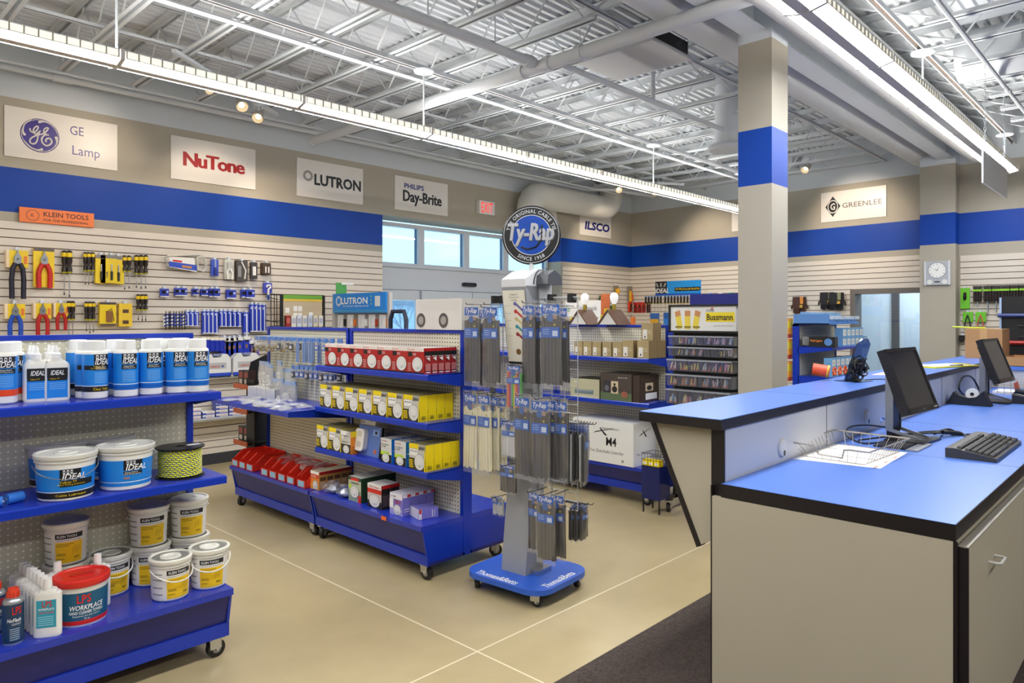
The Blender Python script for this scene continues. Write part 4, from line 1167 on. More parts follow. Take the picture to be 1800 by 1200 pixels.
# black end display with drill boxes at the left end of the unit
ed = thing('drill_display', 'black cardboard display stand with orange shelf edges at the shelf end', 'display', (3.06, 6.02, 0))
m = MB(); m.prism([(-.16, .02), (.16, .02), (.16, 1.18), (.02, 1.26), (-.12, 1.2), (-.16, 1.05)], 'y', .0, .012, M('121214', .5)); m.box((-.16, -.14, .02), (-.15, .0, 1.05), M('121214', .5)); m.build('back_panel', ed)
for z in (.98, .76, .48): MB().box((-.2, -.1, z), (.0, .16, z + .012), BK).box((-.21, -.1, z - .012), (-.2, .16, z + .03), M('B4552A', .4)).build('shelf', ed)
for i, z in enumerate((.993, .993, .493, .493)):
    o = pack('drill_box', 'dark drill box on the %s shelf of the black display, %s one' % (('upper', 'lower')[i // 2], ('left', 'right')[i % 2]), 'box', .09, .07, .13, BK, [('r', 'f', .1, .9, .5, .9, M('8C3A2E', .4)), ('r', 'f', .2, .8, .1, .4, M('C9BFB0', .4))], None, M('3A2622', .4), 'drill boxes on the black display')
    o.location = (2.94, 6.05 + .1 * (i % 2), z); o.rotation_euler = (0, 0, RZ)





# ================================================================ cable tie rack on its rolling blue base
tr = thing('cable_tie_rack', 'rolling display rack of cable ties with round black sign on top', 'display rack', (3.09, 2.83, 0), -PI / 2 + math.radians(4.7))
BLU_B = M('2A5FCB', .35, noise=.03, scale=8)
RKG = M('9B9DA0', .45); RKL = M('D9DADB', .4)
m = MB(); m.prism(rrect(.585, .52, .12, 8), 'z', .075, .105, BLU_B)
m.flat_text('Thomas&Betts', .055, TXW, (-.05, -.215, .1058), (1, 0, 0), (0, 1, 0), bold=.04, shear=.15, w=.3)
m.flat_text('Thomas&Betts', .05, TXW, (.245, -.02, .1058), (0, 1, 0), (-1, 0, 0), bold=.04, shear=.15, w=.28)
m.build('base', tr)
for x, y, a in ((-.22, -.19, .5), (.22, -.19, 1.8), (-.22, .19, 1.0), (.23, .19, .2)): caster(tr, x, y, a, r=.03)
m = MB()
fr = [(-.10, .105), (.07, .105), (.085, .8), (.06, 1.3), (.03, 1.78), (-.10, 1.78), (-.03, 1.3), (-.02, .8)]
m.prism(fr, 'x', -.115, .065, RKG)
m.box((-.1, -.05, .105), (.12, .08, .13), CHROME)
m.build('column', tr)
hd = MB(); d = V((0, .07, -.48)).normalized(); o = V((-.025, -.1015, 1.775))
P3 = lambda x, s, e=0: o + V((x, 0, 0)) + d * s + V((0, -.002 - e, -.0003))
hd.quad([P3(-.082, .02), P3(.082, .02), P3(.082, .445), P3(-.082, .445)], M('EDE8D8', .4)); hd.quad([P3(-.082, .447), P3(.082, .447), P3(.082, .485), P3(-.082, .485)], BK)
hd.text('Thomas&Betts', .012, TXW, lambda x, y: P3(x + .03, .466 - y, .001), w=.06)
for i, s in enumerate(('A Cable Tie', 'for every purpose', 'Ty-Rap')): hd.text(s, .011, BK, lambda x, y, i=i: P3(x, .045 + .017 * i - y, .001), w=(.06, .075, .045)[i])
for i, c in enumerate(('6A6AA8', 'C23A3A', 'D2C489', '3F98A6', '9A3338')):
    mc = M(c, .4); a = .1 + .045 * i
    hd.quad([P3(.0, a, .001), P3(.016, a - .004, .001), P3(.085, a + .055, .001), P3(.08, a + .066, .001)], mc)
    hd.add([P3(.005 + .012 * math.cos(t * PI / 6), a + .012 * math.sin(t * PI / 6), .0012) for t in range(12)], [tuple(range(12))], mc)
    hd.quad([P3(-.075, a + .01, .001), P3(-.03, a + .01, .001), P3(-.03, a + .0115, .001), P3(-.075, a + .0115, .001)], GREYT)
hd.add([P3(.0 + .018 * math.cos(t * PI / 8), .385 + .018 * math.sin(t * PI / 8), .0012) for t in range(16)], [tuple(range(16))], M('7A5A2C', .5))
hd.build('picture_panel', tr)
m = MB(); m.prism([(-.02, 1.70), (.16, 1.70), (.16, 1.80), (.13, 1.86), (.07, 1.885), (.0, 1.87), (-.10, 1.82), (-.10, 1.775)], 'x', -.115, .065, RKL); m.build('top_cap', tr)
m = MB(); m.lathe([(.1, 0), (.1, .01)], M('3A3C42', .3), 20, a0=0, a1=PI, T=Matrix.Translation((.068, .07, 1.79)) @ Euler((PI / 2, 0, PI / 2)).to_matrix().to_4x4(), cap=False); m.prism([(.0, 1.79), (.15, 1.79), (.135, 1.845), (.07, 1.875), (.01, 1.845)], 'x', .066, .15, M('54565C', .3)); m.build('side_pocket', tr)
# grids
WIRE = M('D8D8D6', .3, metal=.5)
def grid(x0, x1, y, z0, z1):
    m = MB(); n = max(2, int((x1 - x0) / .07))
    for i in range(n + 1): m.cyl((x0 + (x1 - x0) * i / n, y, z0), (x0 + (x1 - x0) * i / n, y, z1), .0028, WIRE, 6)
    z = z0
    while z <= z1 + .001: m.cyl((x0, y + .003, z), (x1, y + .003, z), .0025, WIRE, 6); z += .05
    m.build('wire_grid', tr)
grid(.07, .34, .03, .5, 1.72); grid(-.3, -.12, .03, .66, 1.66)
m = MB()
for x in (.16, .3, -.2, -.27): m.box((x - .012, -.0, 1.68), (x + .012, .06, 1.73), BK)
m.cyl((.07, .03, 1.71), (.34, .03, 1.71), .006, WIRE, 8); m.build('clamp', tr)
MB().box((-.31, .02, .66), (-.29, .05, 1.66), BK).build('back_post', tr)
# round sign
dirc = V((0, 0, 0)) - V((3.07, 2.81, 0))
sg = MB(); T = Matrix.Translation((-.0, .02, 2.085)) @ Matrix.Rotation(math.radians(0), 4, 'Z')
inv = tr.rotation_euler.z
T = Matrix.Translation((.01, .03, 2.085)) @ Matrix.Rotation(math.atan2(dirc.y, dirc.x) + PI / 2 - inv - .12, 4, 'Z')
RX = T @ Euler((PI / 2, 0, 0)).to_matrix().to_4x4()       # local z -> towards the viewer (-y)
sg.lathe([(.0001, -.012), (.165, -.012), (.176, -.004), (.176, .006), (.168, .014), (.0001, .014)], BK, 48, T=RX)
sg.build('sign_disc', tr)
sg = MB()
L = lambda x, y, e=.0: RX @ V((x, y, .0145 + e))
def ring(m, r0, r1, mat, e): m.add([L(rr * math.cos(2 * PI * i / 48), rr * math.sin(2 * PI * i / 48), e) for rr in (r0, r1) for i in range(48)], [(i, (i + 1) % 48, 48 + (i + 1) % 48, 48 + i) for i in range(48)], mat)
ring(sg, .116, .12, M('D9DCE0', .3), .0005); ring(sg, .163, .166, M('D9DCE0', .3), .0005)
sg.add([L(.115 * math.cos(2 * PI * i / 40), .115 * math.sin(2 * PI * i / 40), .0004) for i in range(40)], [tuple(range(40))], M('1E4FB4', .25, noise=.35, scale=9))
SILV = M('C9CBD0', .3, metal=.6)
sg.text('Ty-Rap', .135, SILV, lambda x, y: L(x, y * 1.0 + .003, .006), bold=.04, shear=.18, w=.275); sg.text('Ty-Rap', .135, SILV, lambda x, y: L(x - .004, y + .003, .0055), bold=.04, shear=.18, w=.275); sg.text('Ty-Rap', .135, M('6A6D74', .4), lambda x, y: L(x + .003, y - .001, .003), bold=.05, shear=.18, w=.278)
def arc(s, r, h, a0, up):
    v, f, tw, th = text_geo(s, .02, 0, 1.1); k = h / th
    def fn(a, b):
        t = a0 - a * k / r if up else a0 + a * k / r
        rr = r + b * k if up else r - b * k
        return L(rr * math.cos(t), rr * math.sin(t), .001)
    sg.add([fn(a, b) for a, b in v], f, M('D9DCE0', .3))
arc('THE ORIGINAL CABLE TIE', .141, .022, PI / 2, True); arc('SINCE 1958', .141, .022, -PI / 2, False)
sg.tube([L(-.06, -.07, .002), L(-.02, -.085, .002), L(.03, -.07, .002), L(.06, -.03, .002), L(.065, .06, .002)], .006, M('22252E', .4), 6)
sg.build('sign_print', tr)
m = MB(); m.cyl((.01, .03, 1.86), (.01, .03, 1.93), .014, RKL, 12); m.build('sign_pole', tr)

# packets of ties, hung in front of the grids
TIE_D = M('4E4A47', .5, noise=.1, scale=60); TIE_D2 = M('3A3736', .5); TIE_C = M('EFE8C8', .5); TIE_C2 = M('E2DAB8', .5)
TLB = M('1C5FBF', .35)
def tie_bag(label, p0, p1, kind, group, rz=None, seed=0):
    """p0 top left, p1 bottom right corner in the world"""
    r = random.Random(seed)
    w = math.hypot(p1[0] - p0[0], p1[1] - p0[1]); h = p0[2] - p1[2]
    t = thing('cable_tie_packet', label, 'packet', ((p0[0] + p1[0]) / 2, (p0[1] + p1[1]) / 2, p0[2]), rz if rz is not None else -PI / 2 + math.radians(4.7) + r.uniform(-.08, .08), group)
    cols = {'dark': (TIE_D, TIE_D2), 'cream': (TIE_C, TIE_C2), 'colour': None, 'pale': (M('D9D9D6', .5), M('C4C6C8', .5))}[kind]
    m = MB(); n = max(3, int(w / .012)); z0 = -h * .22; lean = r.uniform(-.08, .08) * w
    for layer in range(2):
        for i in range(n):
            x = -w * .42 + w * .84 * i / (n - 1); y = .006 - .006 * layer + r.uniform(-.0015, .0015)
            c = cols[(i + layer) % 2] if cols else M(('D9743A', 'C23A3A', '7A4FA8', '4FA84A', 'D2C43A')[i % 5], .5)
            zt = z0 + r.uniform(-.012, .012); zb = -h * .95 + r.uniform(0, .015); k = w * .84 / n * .55; s = lean * r.uniform(.6, 1.2)
            m.add([(x - k, y, zt), (x + k, y, zt), (x + k + s, y, zb), (x - k + s, y, zb), (x - k, y + .005, zt), (x + k, y + .005, zt), (x + k + s, y + .005, zb), (x - k + s, y + .005, zb)], [(0, 1, 2, 3), (4, 7, 6, 5), (0, 3, 7, 4), (1, 5, 6, 2), (0, 4, 5, 1), (3, 2, 6, 7)], c)
            if layer == 0: m.box((x - k * 1.3, y - .004, zt), (x + k * 1.3, y + .006, zt + .012), c)
    m.build('cable_ties', t)
    m = MB(); y = -.006; hl = min(.05, h * .1)
    m.box((-w * .4, y, -h * .05 - hl), (w * .4, y + .001, -h * .05), TLB); m.flat_text('Ty-Rap', hl * .75, TXW, (0, y - .0008, -h * .05 - hl * .5), (1, 0, 0), (0, 0, 1), bold=.04, shear=.2, w=w * .68)
    m.add([(w * .16 * math.cos(PI * i / 8), y, -h * .05 - hl * 1.45 + w * .16 * math.sin(PI * i / 8)) for i in range(16)], [tuple(range(16))], M('2B5FA8', .4)); m.box((w * .1, y, -h * .05 - hl * 1.6), (w * .3, y + .001, -h * .05 - hl * 1.2), M('A98A7A', .5))
    zz = -h * .30; m.box((-w * .42, y, zz - hl * 1.2), (w * .42, y + .001, zz), TLB)
    for i in range(3): m.box((-w * .36, y - .0008, zz - hl * (.3 + .25 * i)), (-w * .05, y, zz - hl * (.22 + .25 * i)), M('8FB4E6', .4))
    m.box((w * .1, y - .0008, zz - hl), (w * .34, y, zz - hl * .4), M('C9DAF2', .4)); m.add([(w * .2 + .006 * math.cos(PI * i / 6), y, zz + .012 + .006 * math.sin(PI * i / 6)) for i in range(12)], [tuple(range(12))], M('C9B82A', .4))
    m.build('label', t)
    m = MB(); vs = []; K = 8
    for j in range(K + 1):
        z = -h * (j / K) + .0; b = .012 * math.sin(PI * min(1, j / K + .12)) + .002; e = r.uniform(-.004, .004)
        vs += [(-w / 2 + e, 0, z), (-w / 4, -b, z), (w / 4, -b, z), (w / 2 + e, 0, z), (w / 4, .013, z), (-w / 4, .013, z)]
    m.add(vs, [(6 * j + k, 6 * j + (k + 1) % 6, 6 * j + 6 + (k + 1) % 6, 6 * j + 6 + k) for j in range(K) for k in range(6)], FILM)
    m.build('film', t)
    m = MB(); m.cyl((0, -.05, -.008), (0, .12, -.008), .0025, BK, 6); m.cyl((0, -.05, -.008), (0, -.06, .004), .0025, BK, 6); m.build('hook', t)
    return t
GR = 'cable tie packets on the rack'
TB = [('long dark cable tie packet at the far left of the top row', (2.97, 3.245, 1.684), (2.97, 3.117, 1.173), 'dark'),
      ('long dark cable tie packet left of the picture panel, front of the pair', (2.96, 3.076, 1.681), (2.96, 2.936, 1.179), 'dark'),
      ('long dark cable tie packet left of the picture panel, rear of the pair', (3.06, 3.211, 1.667), (3.06, 3.08, 1.134), 'dark'),
      ('long dark cable tie packet right beside the picture panel', (2.99, 2.776, 1.687), (2.99, 2.679, 1.188), 'dark'),
      ('long dark cable tie packet, second right of the picture panel, set back', (3.06, 2.755, 1.681), (3.06, 2.667, 1.184), 'dark'),
      ('widest dark cable tie packet in the top row right of the picture panel', (2.95, 2.597, 1.69), (2.95, 2.453, 1.2), 'dark'),
      ('long dark cable tie packet at the right end of the top row', (3.05, 2.561, 1.669), (3.05, 2.487, 1.21), 'dark'),
      ('cream cable tie packet at the far left of the middle row', (2.93, 3.211, 1.152), (2.93, 3.09, 0.653), 'cream'),
      ('cream cable tie packet, second from left in the middle row', (2.93, 3.085, 1.154), (2.93, 2.977, 0.653), 'cream'),
      ('cream cable tie packet, third from left in the middle row', (2.97, 3.033, 1.144), (2.97, 2.951, 0.658), 'cream'),
      ('cream cable tie packet, fourth from left in the middle row', (3, 2.99, 1.138), (3, 2.914, 0.672), 'cream'),
      ('small packet of coloured cable ties just below the picture panel', (2.96, 2.871, 1.329), (2.96, 2.757, 1.054), 'colour'),
      ('small packet of pale cable ties below the coloured one', (2.95, 2.903, 1.005), (2.95, 2.788, 0.778), 'pale'),
      ('small packet of dark cable ties below the pale packet', (2.94, 2.907, 0.749), (2.94, 2.783, 0.571), 'dark'),
      ('dark cable tie packet in the middle row, left one beside the column', (2.93, 2.783, 1.166), (2.93, 2.655, 0.678), 'dark'),
      ('dark cable tie packet in the middle row, big front one', (2.91, 2.633, 1.159), (2.91, 2.504, 0.681), 'dark'),
      ('dark cable tie packet in the middle row, behind the big front one', (2.99, 2.606, 1.155), (2.99, 2.519, 0.677), 'dark'),
      ('dark cable tie packet in the middle row, right end', (3, 2.544, 1.152), (3, 2.446, 0.681), 'dark'),
      ('dark cable tie packet in the bottom row beside the column', (2.97, 2.709, 0.624), (2.97, 2.627, 0.264), 'dark'),
      ('dark cable tie packet in the bottom row, big front one', (2.92, 2.599, 0.638), (2.92, 2.472, 0.248), 'dark'),
      ('dark cable tie packet in the bottom row, right end', (3, 2.569, 0.629), (3, 2.47, 0.247), 'dark'),
      ('small pale packet low on the left side of the rack', (3.04, 3.069, 0.517), (3.04, 2.982, 0.388), 'pale')]
for i, (l, a, b, k) in enumerate(TB): tie_bag(l, a, b, k, GR, seed=i)
vd = V((math.cos(.667), math.sin(.667), 0)); pd = V((vd.y, -vd.x, 0))
for i in range(8):
    c = V((3.28, 2.475, 0)) + pd * (.0165 * i - .165) - vd * .012 * i
    a, b = c - vd * .06, c + vd * .06
    tie_bag('narrow packet seen edge on at the right side of the rack, %s from the left' % ORD[i], (a.x, a.y, 1.0), (b.x, b.y, .64 + .012 * (i % 3)), 'dark' if i % 3 else 'pale', 'packets on the right side of the rack', rz=.667 - .22, seed=40 + i)
for i in range(3):
    c = V((3.2, 2.50, 0)) + pd * (.03 * i - .05)
    a, b = c - vd * .04, c + vd * .04
    tie_bag('small dark packet low at the right side of the rack, %s from the left' % ORD[i], (a.x, a.y, .54), (b.x, b.y, .31), 'dark', 'low packets on the right side of the rack', rz=.667 - .5, seed=60 + i)

# ================================================================ things on the walls
def wall_sign(label, x0, x1, z0, z1, draw, o=(0, 7.68), rz=0.0, base=C_SIGN, th=.012, cat='sign'):
    """flat board on a wall; local x along the wall, front at -y"""
    t = thing('wall_sign', label, cat, (o[0], o[1], 0), rz)
    MB().box((x0, -th, z0), (x1, -.0005, z1), base).build('board', t)
    if draw:
        m = MB(); cx, cz = (x0 + x1) / 2, (z0 + z1) / 2
        draw(m, lambda x, y, e=.0: V((cx + x, -th - .001 - e, cz + y)))
        m.build('print', t)
    return t
def tx(m, P, s, h, c, x, y, w=None, **k): m.text(s, h, c, lambda a, b: P(x + a, y + b), w=w, **k)
INK_GE = M('3B2C8C', .35); INK_R = M('A81C1C', .35); INK_K = M('1E1E22', .4); INK_B = M('1B2A7E', .35)
def poly_disc(m, P, x, y, rx, ry, c, e=0, n=40): m.add([P(x + rx * math.cos(2 * PI * i / n), y + ry * math.sin(2 * PI * i / n), e) for i in range(n)], [tuple(range(n))], c)
def ge(m, P):
    poly_disc(m, P, -.19, 0, .155, .155, INK_GE)
    W_ = C_SIGN
    def stroke(pts, w, e=.0015):
        m.tube([P(-.19 + x * .155, y * .155, e) for x, y in pts], w * .155, W_, 6)
    stroke([(.93 * math.cos(a * PI / 30), .93 * math.sin(a * PI / 30)) for a in range(60)] + [(.93, 0)], .02)
    def smooth(p):
        out = []
        for i in range(len(p) - 1):
            a, b, c, d = [V((q[0], q[1], 0)) for q in (p[max(0, i - 1)], p[i], p[i + 1], p[min(len(p) - 1, i + 2)])]
            for k in range(4):
                t = k / 4; w = .5 * (2 * b + (c - a) * t + (2 * a - 5 * b + 4 * c - d) * t * t + (3 * b - a - 3 * c + d) * t ** 3); out.append((w.x, w.y))
        return out + [p[-1]]
    stroke(smooth([(-0.507, 0.341), (-0.507, 0.224), (-0.406, 0.126), (-0.275, 0.167), (-0.145, 0.34), (-0.101, 0.498), (-0.188, 0.516), (-0.304, 0.378), (-0.348, 0.203), (-0.304, 0.078), (-0.203, 0.063), (-0.058, 0.206), (0.0, 0.283), (-0.064, 0.155), (-0.116, -0.054), (-0.159, -0.329), (-0.261, -0.514), (-0.406, -0.557), (-0.516, -0.46), (-0.478, -0.27), (-0.319, -0.108), (-0.058, 0.039), (0.174, 0.165), (0.319, 0.325), (0.406, 0.507), (0.319, 0.525), (0.203, 0.404), (0.188, 0.251), (0.261, 0.147), (0.449, 0.098)]), .045)
    stroke(smooth([(0.391, 0.104), (0.232, 0.075), (0.11, -0.08), (0.072, -0.22), (0.116, -0.412), (0.29, -0.547), (0.464, -0.482), (0.594, -0.292), (0.522, -0.105), (0.377, -0.098), (0.275, -0.233), (0.319, -0.342)]), .05)
    for f in [[(-0.797, -0.078), (-0.87, 0.142), (-0.768, 0.56), (-0.435, 0.888)], [(-0.043, 0.792), (0.232, 0.875), (0.58, 0.739), (0.87, 0.391)], [(0.812, 0.014), (0.855, -0.278), (0.725, -0.568), (0.435, -0.854)], [(0.072, -0.82), (-0.174, -0.882), (-0.493, -0.756), (-0.812, -0.414)]]:
        q = smooth(f); m.tube([P(-.19 + x * .155, y * .155, .0015) for x, y in q], .0105, W_, 6, r1=.002)
        poly_disc(m, P, -.19 + q[0][0] * .155, q[0][1] * .155, .0115, .0115, W_, .011, 12)
    tx(m, P, 'GE', .085, INK_GE, .11, .1, w=.115); tx(m, P, 'Lamp', .115, INK_GE, .19, -.1, w=.235)
wall_sign('white wall sign with a round purple emblem, leftmost above the blue band', 1.433, 2.358, 3.05, 3.505, ge)
def nut(m, P): [m.text('NuTone', .15, INK_R, lambda a, b, k=k: P(a + .005 * k, b, .0004 * (k + 1)), w=.67, bold=.04, space=.88) for k in (-1, 0, 1)]; tx(m, P, 'o', .012, INK_R, .37, .05)
wall_sign('white wall sign with big dark red lettering above the blue band', 2.868, 3.795, 3.05, 3.505, nut)
def burst(m, P, x, y, r, c, n=20):
    for i in range(n):
        a = 2 * PI * i / n; w = .09
        m.quad([P(x + r * .55 * math.cos(a - w), y + r * .55 * math.sin(a - w)), P(x + r * math.cos(a - w), y + r * math.sin(a - w)), P(x + r * math.cos(a + w), y + r * math.sin(a + w)), P(x + r * .55 * math.cos(a + w), y + r * .55 * math.sin(a + w))], c)
def lut(m, P): burst(m, P, -.32, .03, .065, INK_K); tx(m, P, 'LUTRON', .14, INK_K, .1, 0, w=.67, bold=.08)
wall_sign('white wall sign with black capitals and a ray circle', 4.313, 5.246, 3.05, 3.505, lut)
def day(m, P): tx(m, P, 'PHILIPS', .07, INK_B, -.14, .11, w=.34, bold=.06); [m.text('Day-Brite', .2, INK_K, lambda a, b, k=k: P(.01 + a + .004 * k, b - .05, .0004 * (k + 1)), w=.68, bold=.04) for k in (-1, 0, 1)]
wall_sign('white wall sign with blue and black lettering left of the exit sign', 5.752, 6.688, 3.05, 3.505, day)
wall_sign('white wall sign mostly hidden behind the round black rack sign', 8.185, 9.11, 3.05, 3.505, None)
def ils(m, P): tx(m, P, 'ILSCO', .15, M('14207A', .35), .05, -.05, w=.74, bold=.09, shear=.12)
wall_sign('white wall sign with bold blue capitals near the corner', 9.735, 10.66, 3.05, 3.505, ils)
def grn(m, P):
    for r, c, e in ((.155, INK_K, 0),): m.quad([P(-.29, r * 1.0, e), P(-.29 - r * .73, 0, e), P(-.29, -r * 1.0, e), P(-.29 + r * .73, 0, e)], c)
    poly_disc(m, P, -.29, 0, .078, .1, C_SIGN, .0008); poly_disc(m, P, -.29, 0, .066, .086, INK_K, .0012); m.text('G', .1, C_SIGN, lambda a, b: P(-.29 + a, b, .0018), bold=.04, w=.07)
    tx(m, P, 'GREENLEE', .075, M('6A5A56', .4), .13, .0, w=.56, bold=.02)
wall_sign('white wall sign with black diamond emblem right of the pillar', 3.65, 4.585, 3.045, 3.493, grn, RO[:2], RA)
wall_sign('white wall sign mostly hidden behind the pillar on the right wall', (11.184, 5.55, 3.21)[1] * -1.0027 + 7.701, (11.184, 5.55, 3.21)[1] * -1.0027 + 8.63, 3.045, 3.493, None, RO[:2], RA)
def kl(m, P):
    DR = M('4A1A14', .5); tx(m, P, 'KLEIN TOOLS', .045, DR, .07, .02, w=.37, bold=.03); tx(m, P, 'FOR THE PROFESSIONAL', .022, DR, .07, -.035, w=.37, bold=.03)
    for rr in (.05, .045): m.add([P(-.2 + (rr + d) * math.cos(2 * PI * i / 28), (rr + d) * math.sin(2 * PI * i / 28)) for d in (0, .002) for i in range(28)], [(i, (i + 1) % 28, 28 + (i + 1) % 28, 28 + i) for i in range(28)], DR)
    tx(m, P, 'K', .03, DR, -.2, 0)
wall_sign('narrow orange sign at the bottom of the blue band, far left', 1.54, 2.144, 2.466, 2.6, kl, (0, 7.66), 0, M('F07A30', .4), .02)
def idl(m, P):
    m.quad([P(-.485, -.13), P(-.23, -.13), P(-.23, .13), P(-.485, .13)], BK); m.quad([P(-.485, -.13, .0005), P(.485, -.13, .0005), P(.485, -.095, .0005), P(-.485, -.095, .0005)], M('1458B8', .35))
    m.text('IDEAL', .085, TXW, lambda a, b: P(-.34 + a, -.04 + b, .001), bold=.04, shear=.25, w=.3)
    for x, s in ((-.43, -.3), (-.36, 0), (-.29, .3)): m.quad([P(x - .02 + s * .1, .1, .001), P(x + .02 + s * .1, .1, .001), P(x + .02, .03, .001), P(x - .02, .03, .001)], M('9A9A9A', .5))
    m.quad([P(-.06, -.06, .0008), P(.47, -.06, .0008), P(.47, .01, .0008), P(-.06, .01, .0008)], BK); m.text("The Way Every Job Should Go", .045, YEL, lambda a, b: P(.205 + a, -.025 + b, .0014), bold=.02, w=.5)
wall_sign('bright blue sign with black corner above the screwdrivers in the far corner', .57, 1.545, 2.0, 2.26, idl, RO[:2], RA, M('1F94E4', .35), .02)
ex = thing('exit_sign', 'white exit sign with red letters above the entrance doors', 'exit sign', (7.43, 7.68, 3.25))
MB().box((-.16, -.06, -.1), (.16, 0, .1), M('E9E6E2', .4)).build('housing', ex)
m = MB(); m.flat_text('EXIT', .15, M('F0281C', .4, emit=.8), (.0, -.0615, 0), (1, 0, 0), (0, 0, 1), bold=.0, w=.24); m.build('letters', ex)

# ---- hand tools on the slat wall
CARD_B = M('E9C9A0', .5); NAVY = M('1B1B4E', .4); STEEL = M('8F9194', .3, metal=.8)
def t_pliers(label, w, hc, hh, col, yellow_card=False):
    t = thing('pliers', label, 'pliers')
    m = MB()
    if yellow_card: m.box((-w / 2, -.006, -hc - hh + .01), (w / 2, .02, 0), YEL); m.box((-w / 2, -.0065, -.03), (w / 2, -.005, .0), M('6A6058', .5))
    else:
        m.box((-w / 2, -.01, -hc), (w / 2, .06, -.02), M('F0D9B4', .5)); m.box((-w * .36, -.0115, -hc), (w * .5, -.0095, -.02), YEL); m.box((-w * .5, -.0105, -hc * .22), (w * .5, -.009, -.02), M('F2E2C4', .5)); m.box((w * .3, -.013, -hc * .8), (w * .45, -.011, -hc * .4), M('E87A2A', .4))
        m.box((-.012, .0, -.02), (.012, .05, .012), M('D9E2EC', .3))
    m.build('card', t)
    k = w / .13
    z0 = -hc * .42
    m = MB(); y = -.022
    m.prism([(-.008 * k, z0 + .02), (.0, z0 + .05 * k), (.008 * k, z0 + .02), (.022 * k, z0 - .01), (.02 * k, z0 - .05 * k), (.0, z0 - .065 * k), (-.02 * k, z0 - .05 * k), (-.022 * k, z0 - .01)], 'y', y - .008, y + .008, STEEL)
    m.cyl((0, y - .012, z0 - .02 * k), (0, y + .01, z0 - .02 * k), .008 * k, M('5A5C60', .4), 12); m.build('jaws', t)
    for s in (-1, 1):
        m = MB(); zb = -hc - hh
        m.tube([(s * .012 * k, y, z0 - .05 * k), (s * .03 * k, y, z0 - .09 * k), (s * .036 * k, y, (z0 + zb) / 2 - .02), (s * .034 * k, y, zb)], .0165 * k, M(col, .4), 10); m.build('handle', t)
    return t
HDL = M('2A1F1B', .4)
def t_driver(label, hh, L, k=1.0):
    t = thing('screwdriver', label, 'screwdriver')
    m = MB(); n = 12; r = .0215 * k
    prof = [(.011 * k, 0), (r, -.012), (r, -hh * .55), (.013 * k, -hh * .7), (r * .95, -hh * .85), (r * .95, -hh)]
    m.lathe(prof[::-1], HDL, n); m.build('handle', t)
    m = MB(); m.lathe([(r * .9, -hh - .014), (r * 1.02, -hh - .002), (r * .8, -hh)], M('B9B02A', .4), n); m.build('ferrule', t); m = MB(); m.lathe([(r * 1.03, -.055 * k), (r * 1.05, -.035 * k), (r * 1.03, -.02 * k)], YEL, n, cap=False); m.build('collar', t)
    m = MB(); m.cyl((0, 0, -hh), (0, 0, -hh - L), .0042 * k, CHROME, 8); m.box((-.006 * k, -.0015, -hh - L - .018), (.006 * k, .0015, -hh - L + .004), M('4A3A30', .4)); m.build('shaft', t)
    m = MB(); m.box((-.02 * k, -.0, -.035), (.02 * k, .07, .005), FILM); m.cyl((0, -.005, .0), (0, .085, .0), .003, CHROME, 6); m.build('hanger', t)
    return t
def put(o, p, rz=0.0, dy=0.0): o.location = (p[0], p[1], p[2]); o.rotation_euler = (0, 0, rz); return o
YW = 7.60
put(t_pliers('pliers with black handles at the left end of the upper tool row', .165, .175, .28, '1B1A2E'), (1.515, 7.6, 2.219))
put(t_pliers('red handled cutters on a tall yellow card in the upper tool row', .165, .2, .17, 'C8231C', True), (1.727, 7.63, 2.237))
put(t_pliers('pliers with blue handles at the left end of the lower tool row', .15, .155, .17, '1C4DB8'), (1.498, 7.6, 1.739))
put(t_pliers('pliers with thick red handles in the lower tool row', .14, .16, .17, 'B81C1C'), (1.707, 7.6, 1.747))
put(t_pliers('small pliers with thin red handles in the lower tool row', .12, .15, .12, 'B81C1C'), (1.856, 7.6, 1.75))
DR_ = [('upper tool row, long one right of the red cutters', (1.926, 7.6, 2.227), .2, .22, 1.15), ('upper tool row, behind the long one', (1.889, 7.62, 2.226), .2, .2, 1.1),
       ('upper tool row, left of the small trio', (2.059, 7.6, 2.22), .17, .12, .85), ('upper tool row, middle of the small trio', (2.082, 7.58, 2.22), .17, .12, .85), ('upper tool row, right of the small trio', (2.122, 7.6, 2.224), .17, .11, .85),
       ('upper tool row, left one after the yellow packs', (2.403, 7.6, 2.21), .15, .17, .9), ('upper tool row, right one after the yellow packs', (2.445, 7.6, 2.212), .15, .16, .9),
       ('upper tool row, left one of the last trio', (2.513, 7.6, 2.222), .18, .13, 1.0), ('upper tool row, middle one of the last trio', (2.549, 7.58, 2.223), .18, .14, 1.0), ('upper tool row, right one of the last trio', (2.599, 7.6, 2.228), .18, .14, 1.0),
       ('lower tool row, right of the small red pliers', (1.921, 7.6, 1.751), .165, .16, .95), ('lower tool row, second right of the small red pliers', (1.951, 7.59, 1.751), .165, .16, .95),
       ('lower tool row, left one before the yellow packs', (2.068, 7.6, 1.748), .165, .1, .85), ('lower tool row, middle one before the yellow packs', (2.092, 7.58, 1.748), .165, .12, .85), ('lower tool row, right one before the yellow packs', (2.127, 7.6, 1.749), .165, .11, .85),
       ('lower tool row, left one of the trio under the blue cards', (2.529, 7.6, 1.83), .15, .09, .9), ('lower tool row, middle one of the trio beside the yellow packs', (2.56, 7.58, 1.83), .15, .1, .9), ('lower tool row, right one of the trio beside the yellow packs', (2.599, 7.6, 1.831), .15, .1, .9)]
for l, p, hh, L, k in DR_: put(t_driver('black handled screwdriver, ' + l, hh, L, k), p)
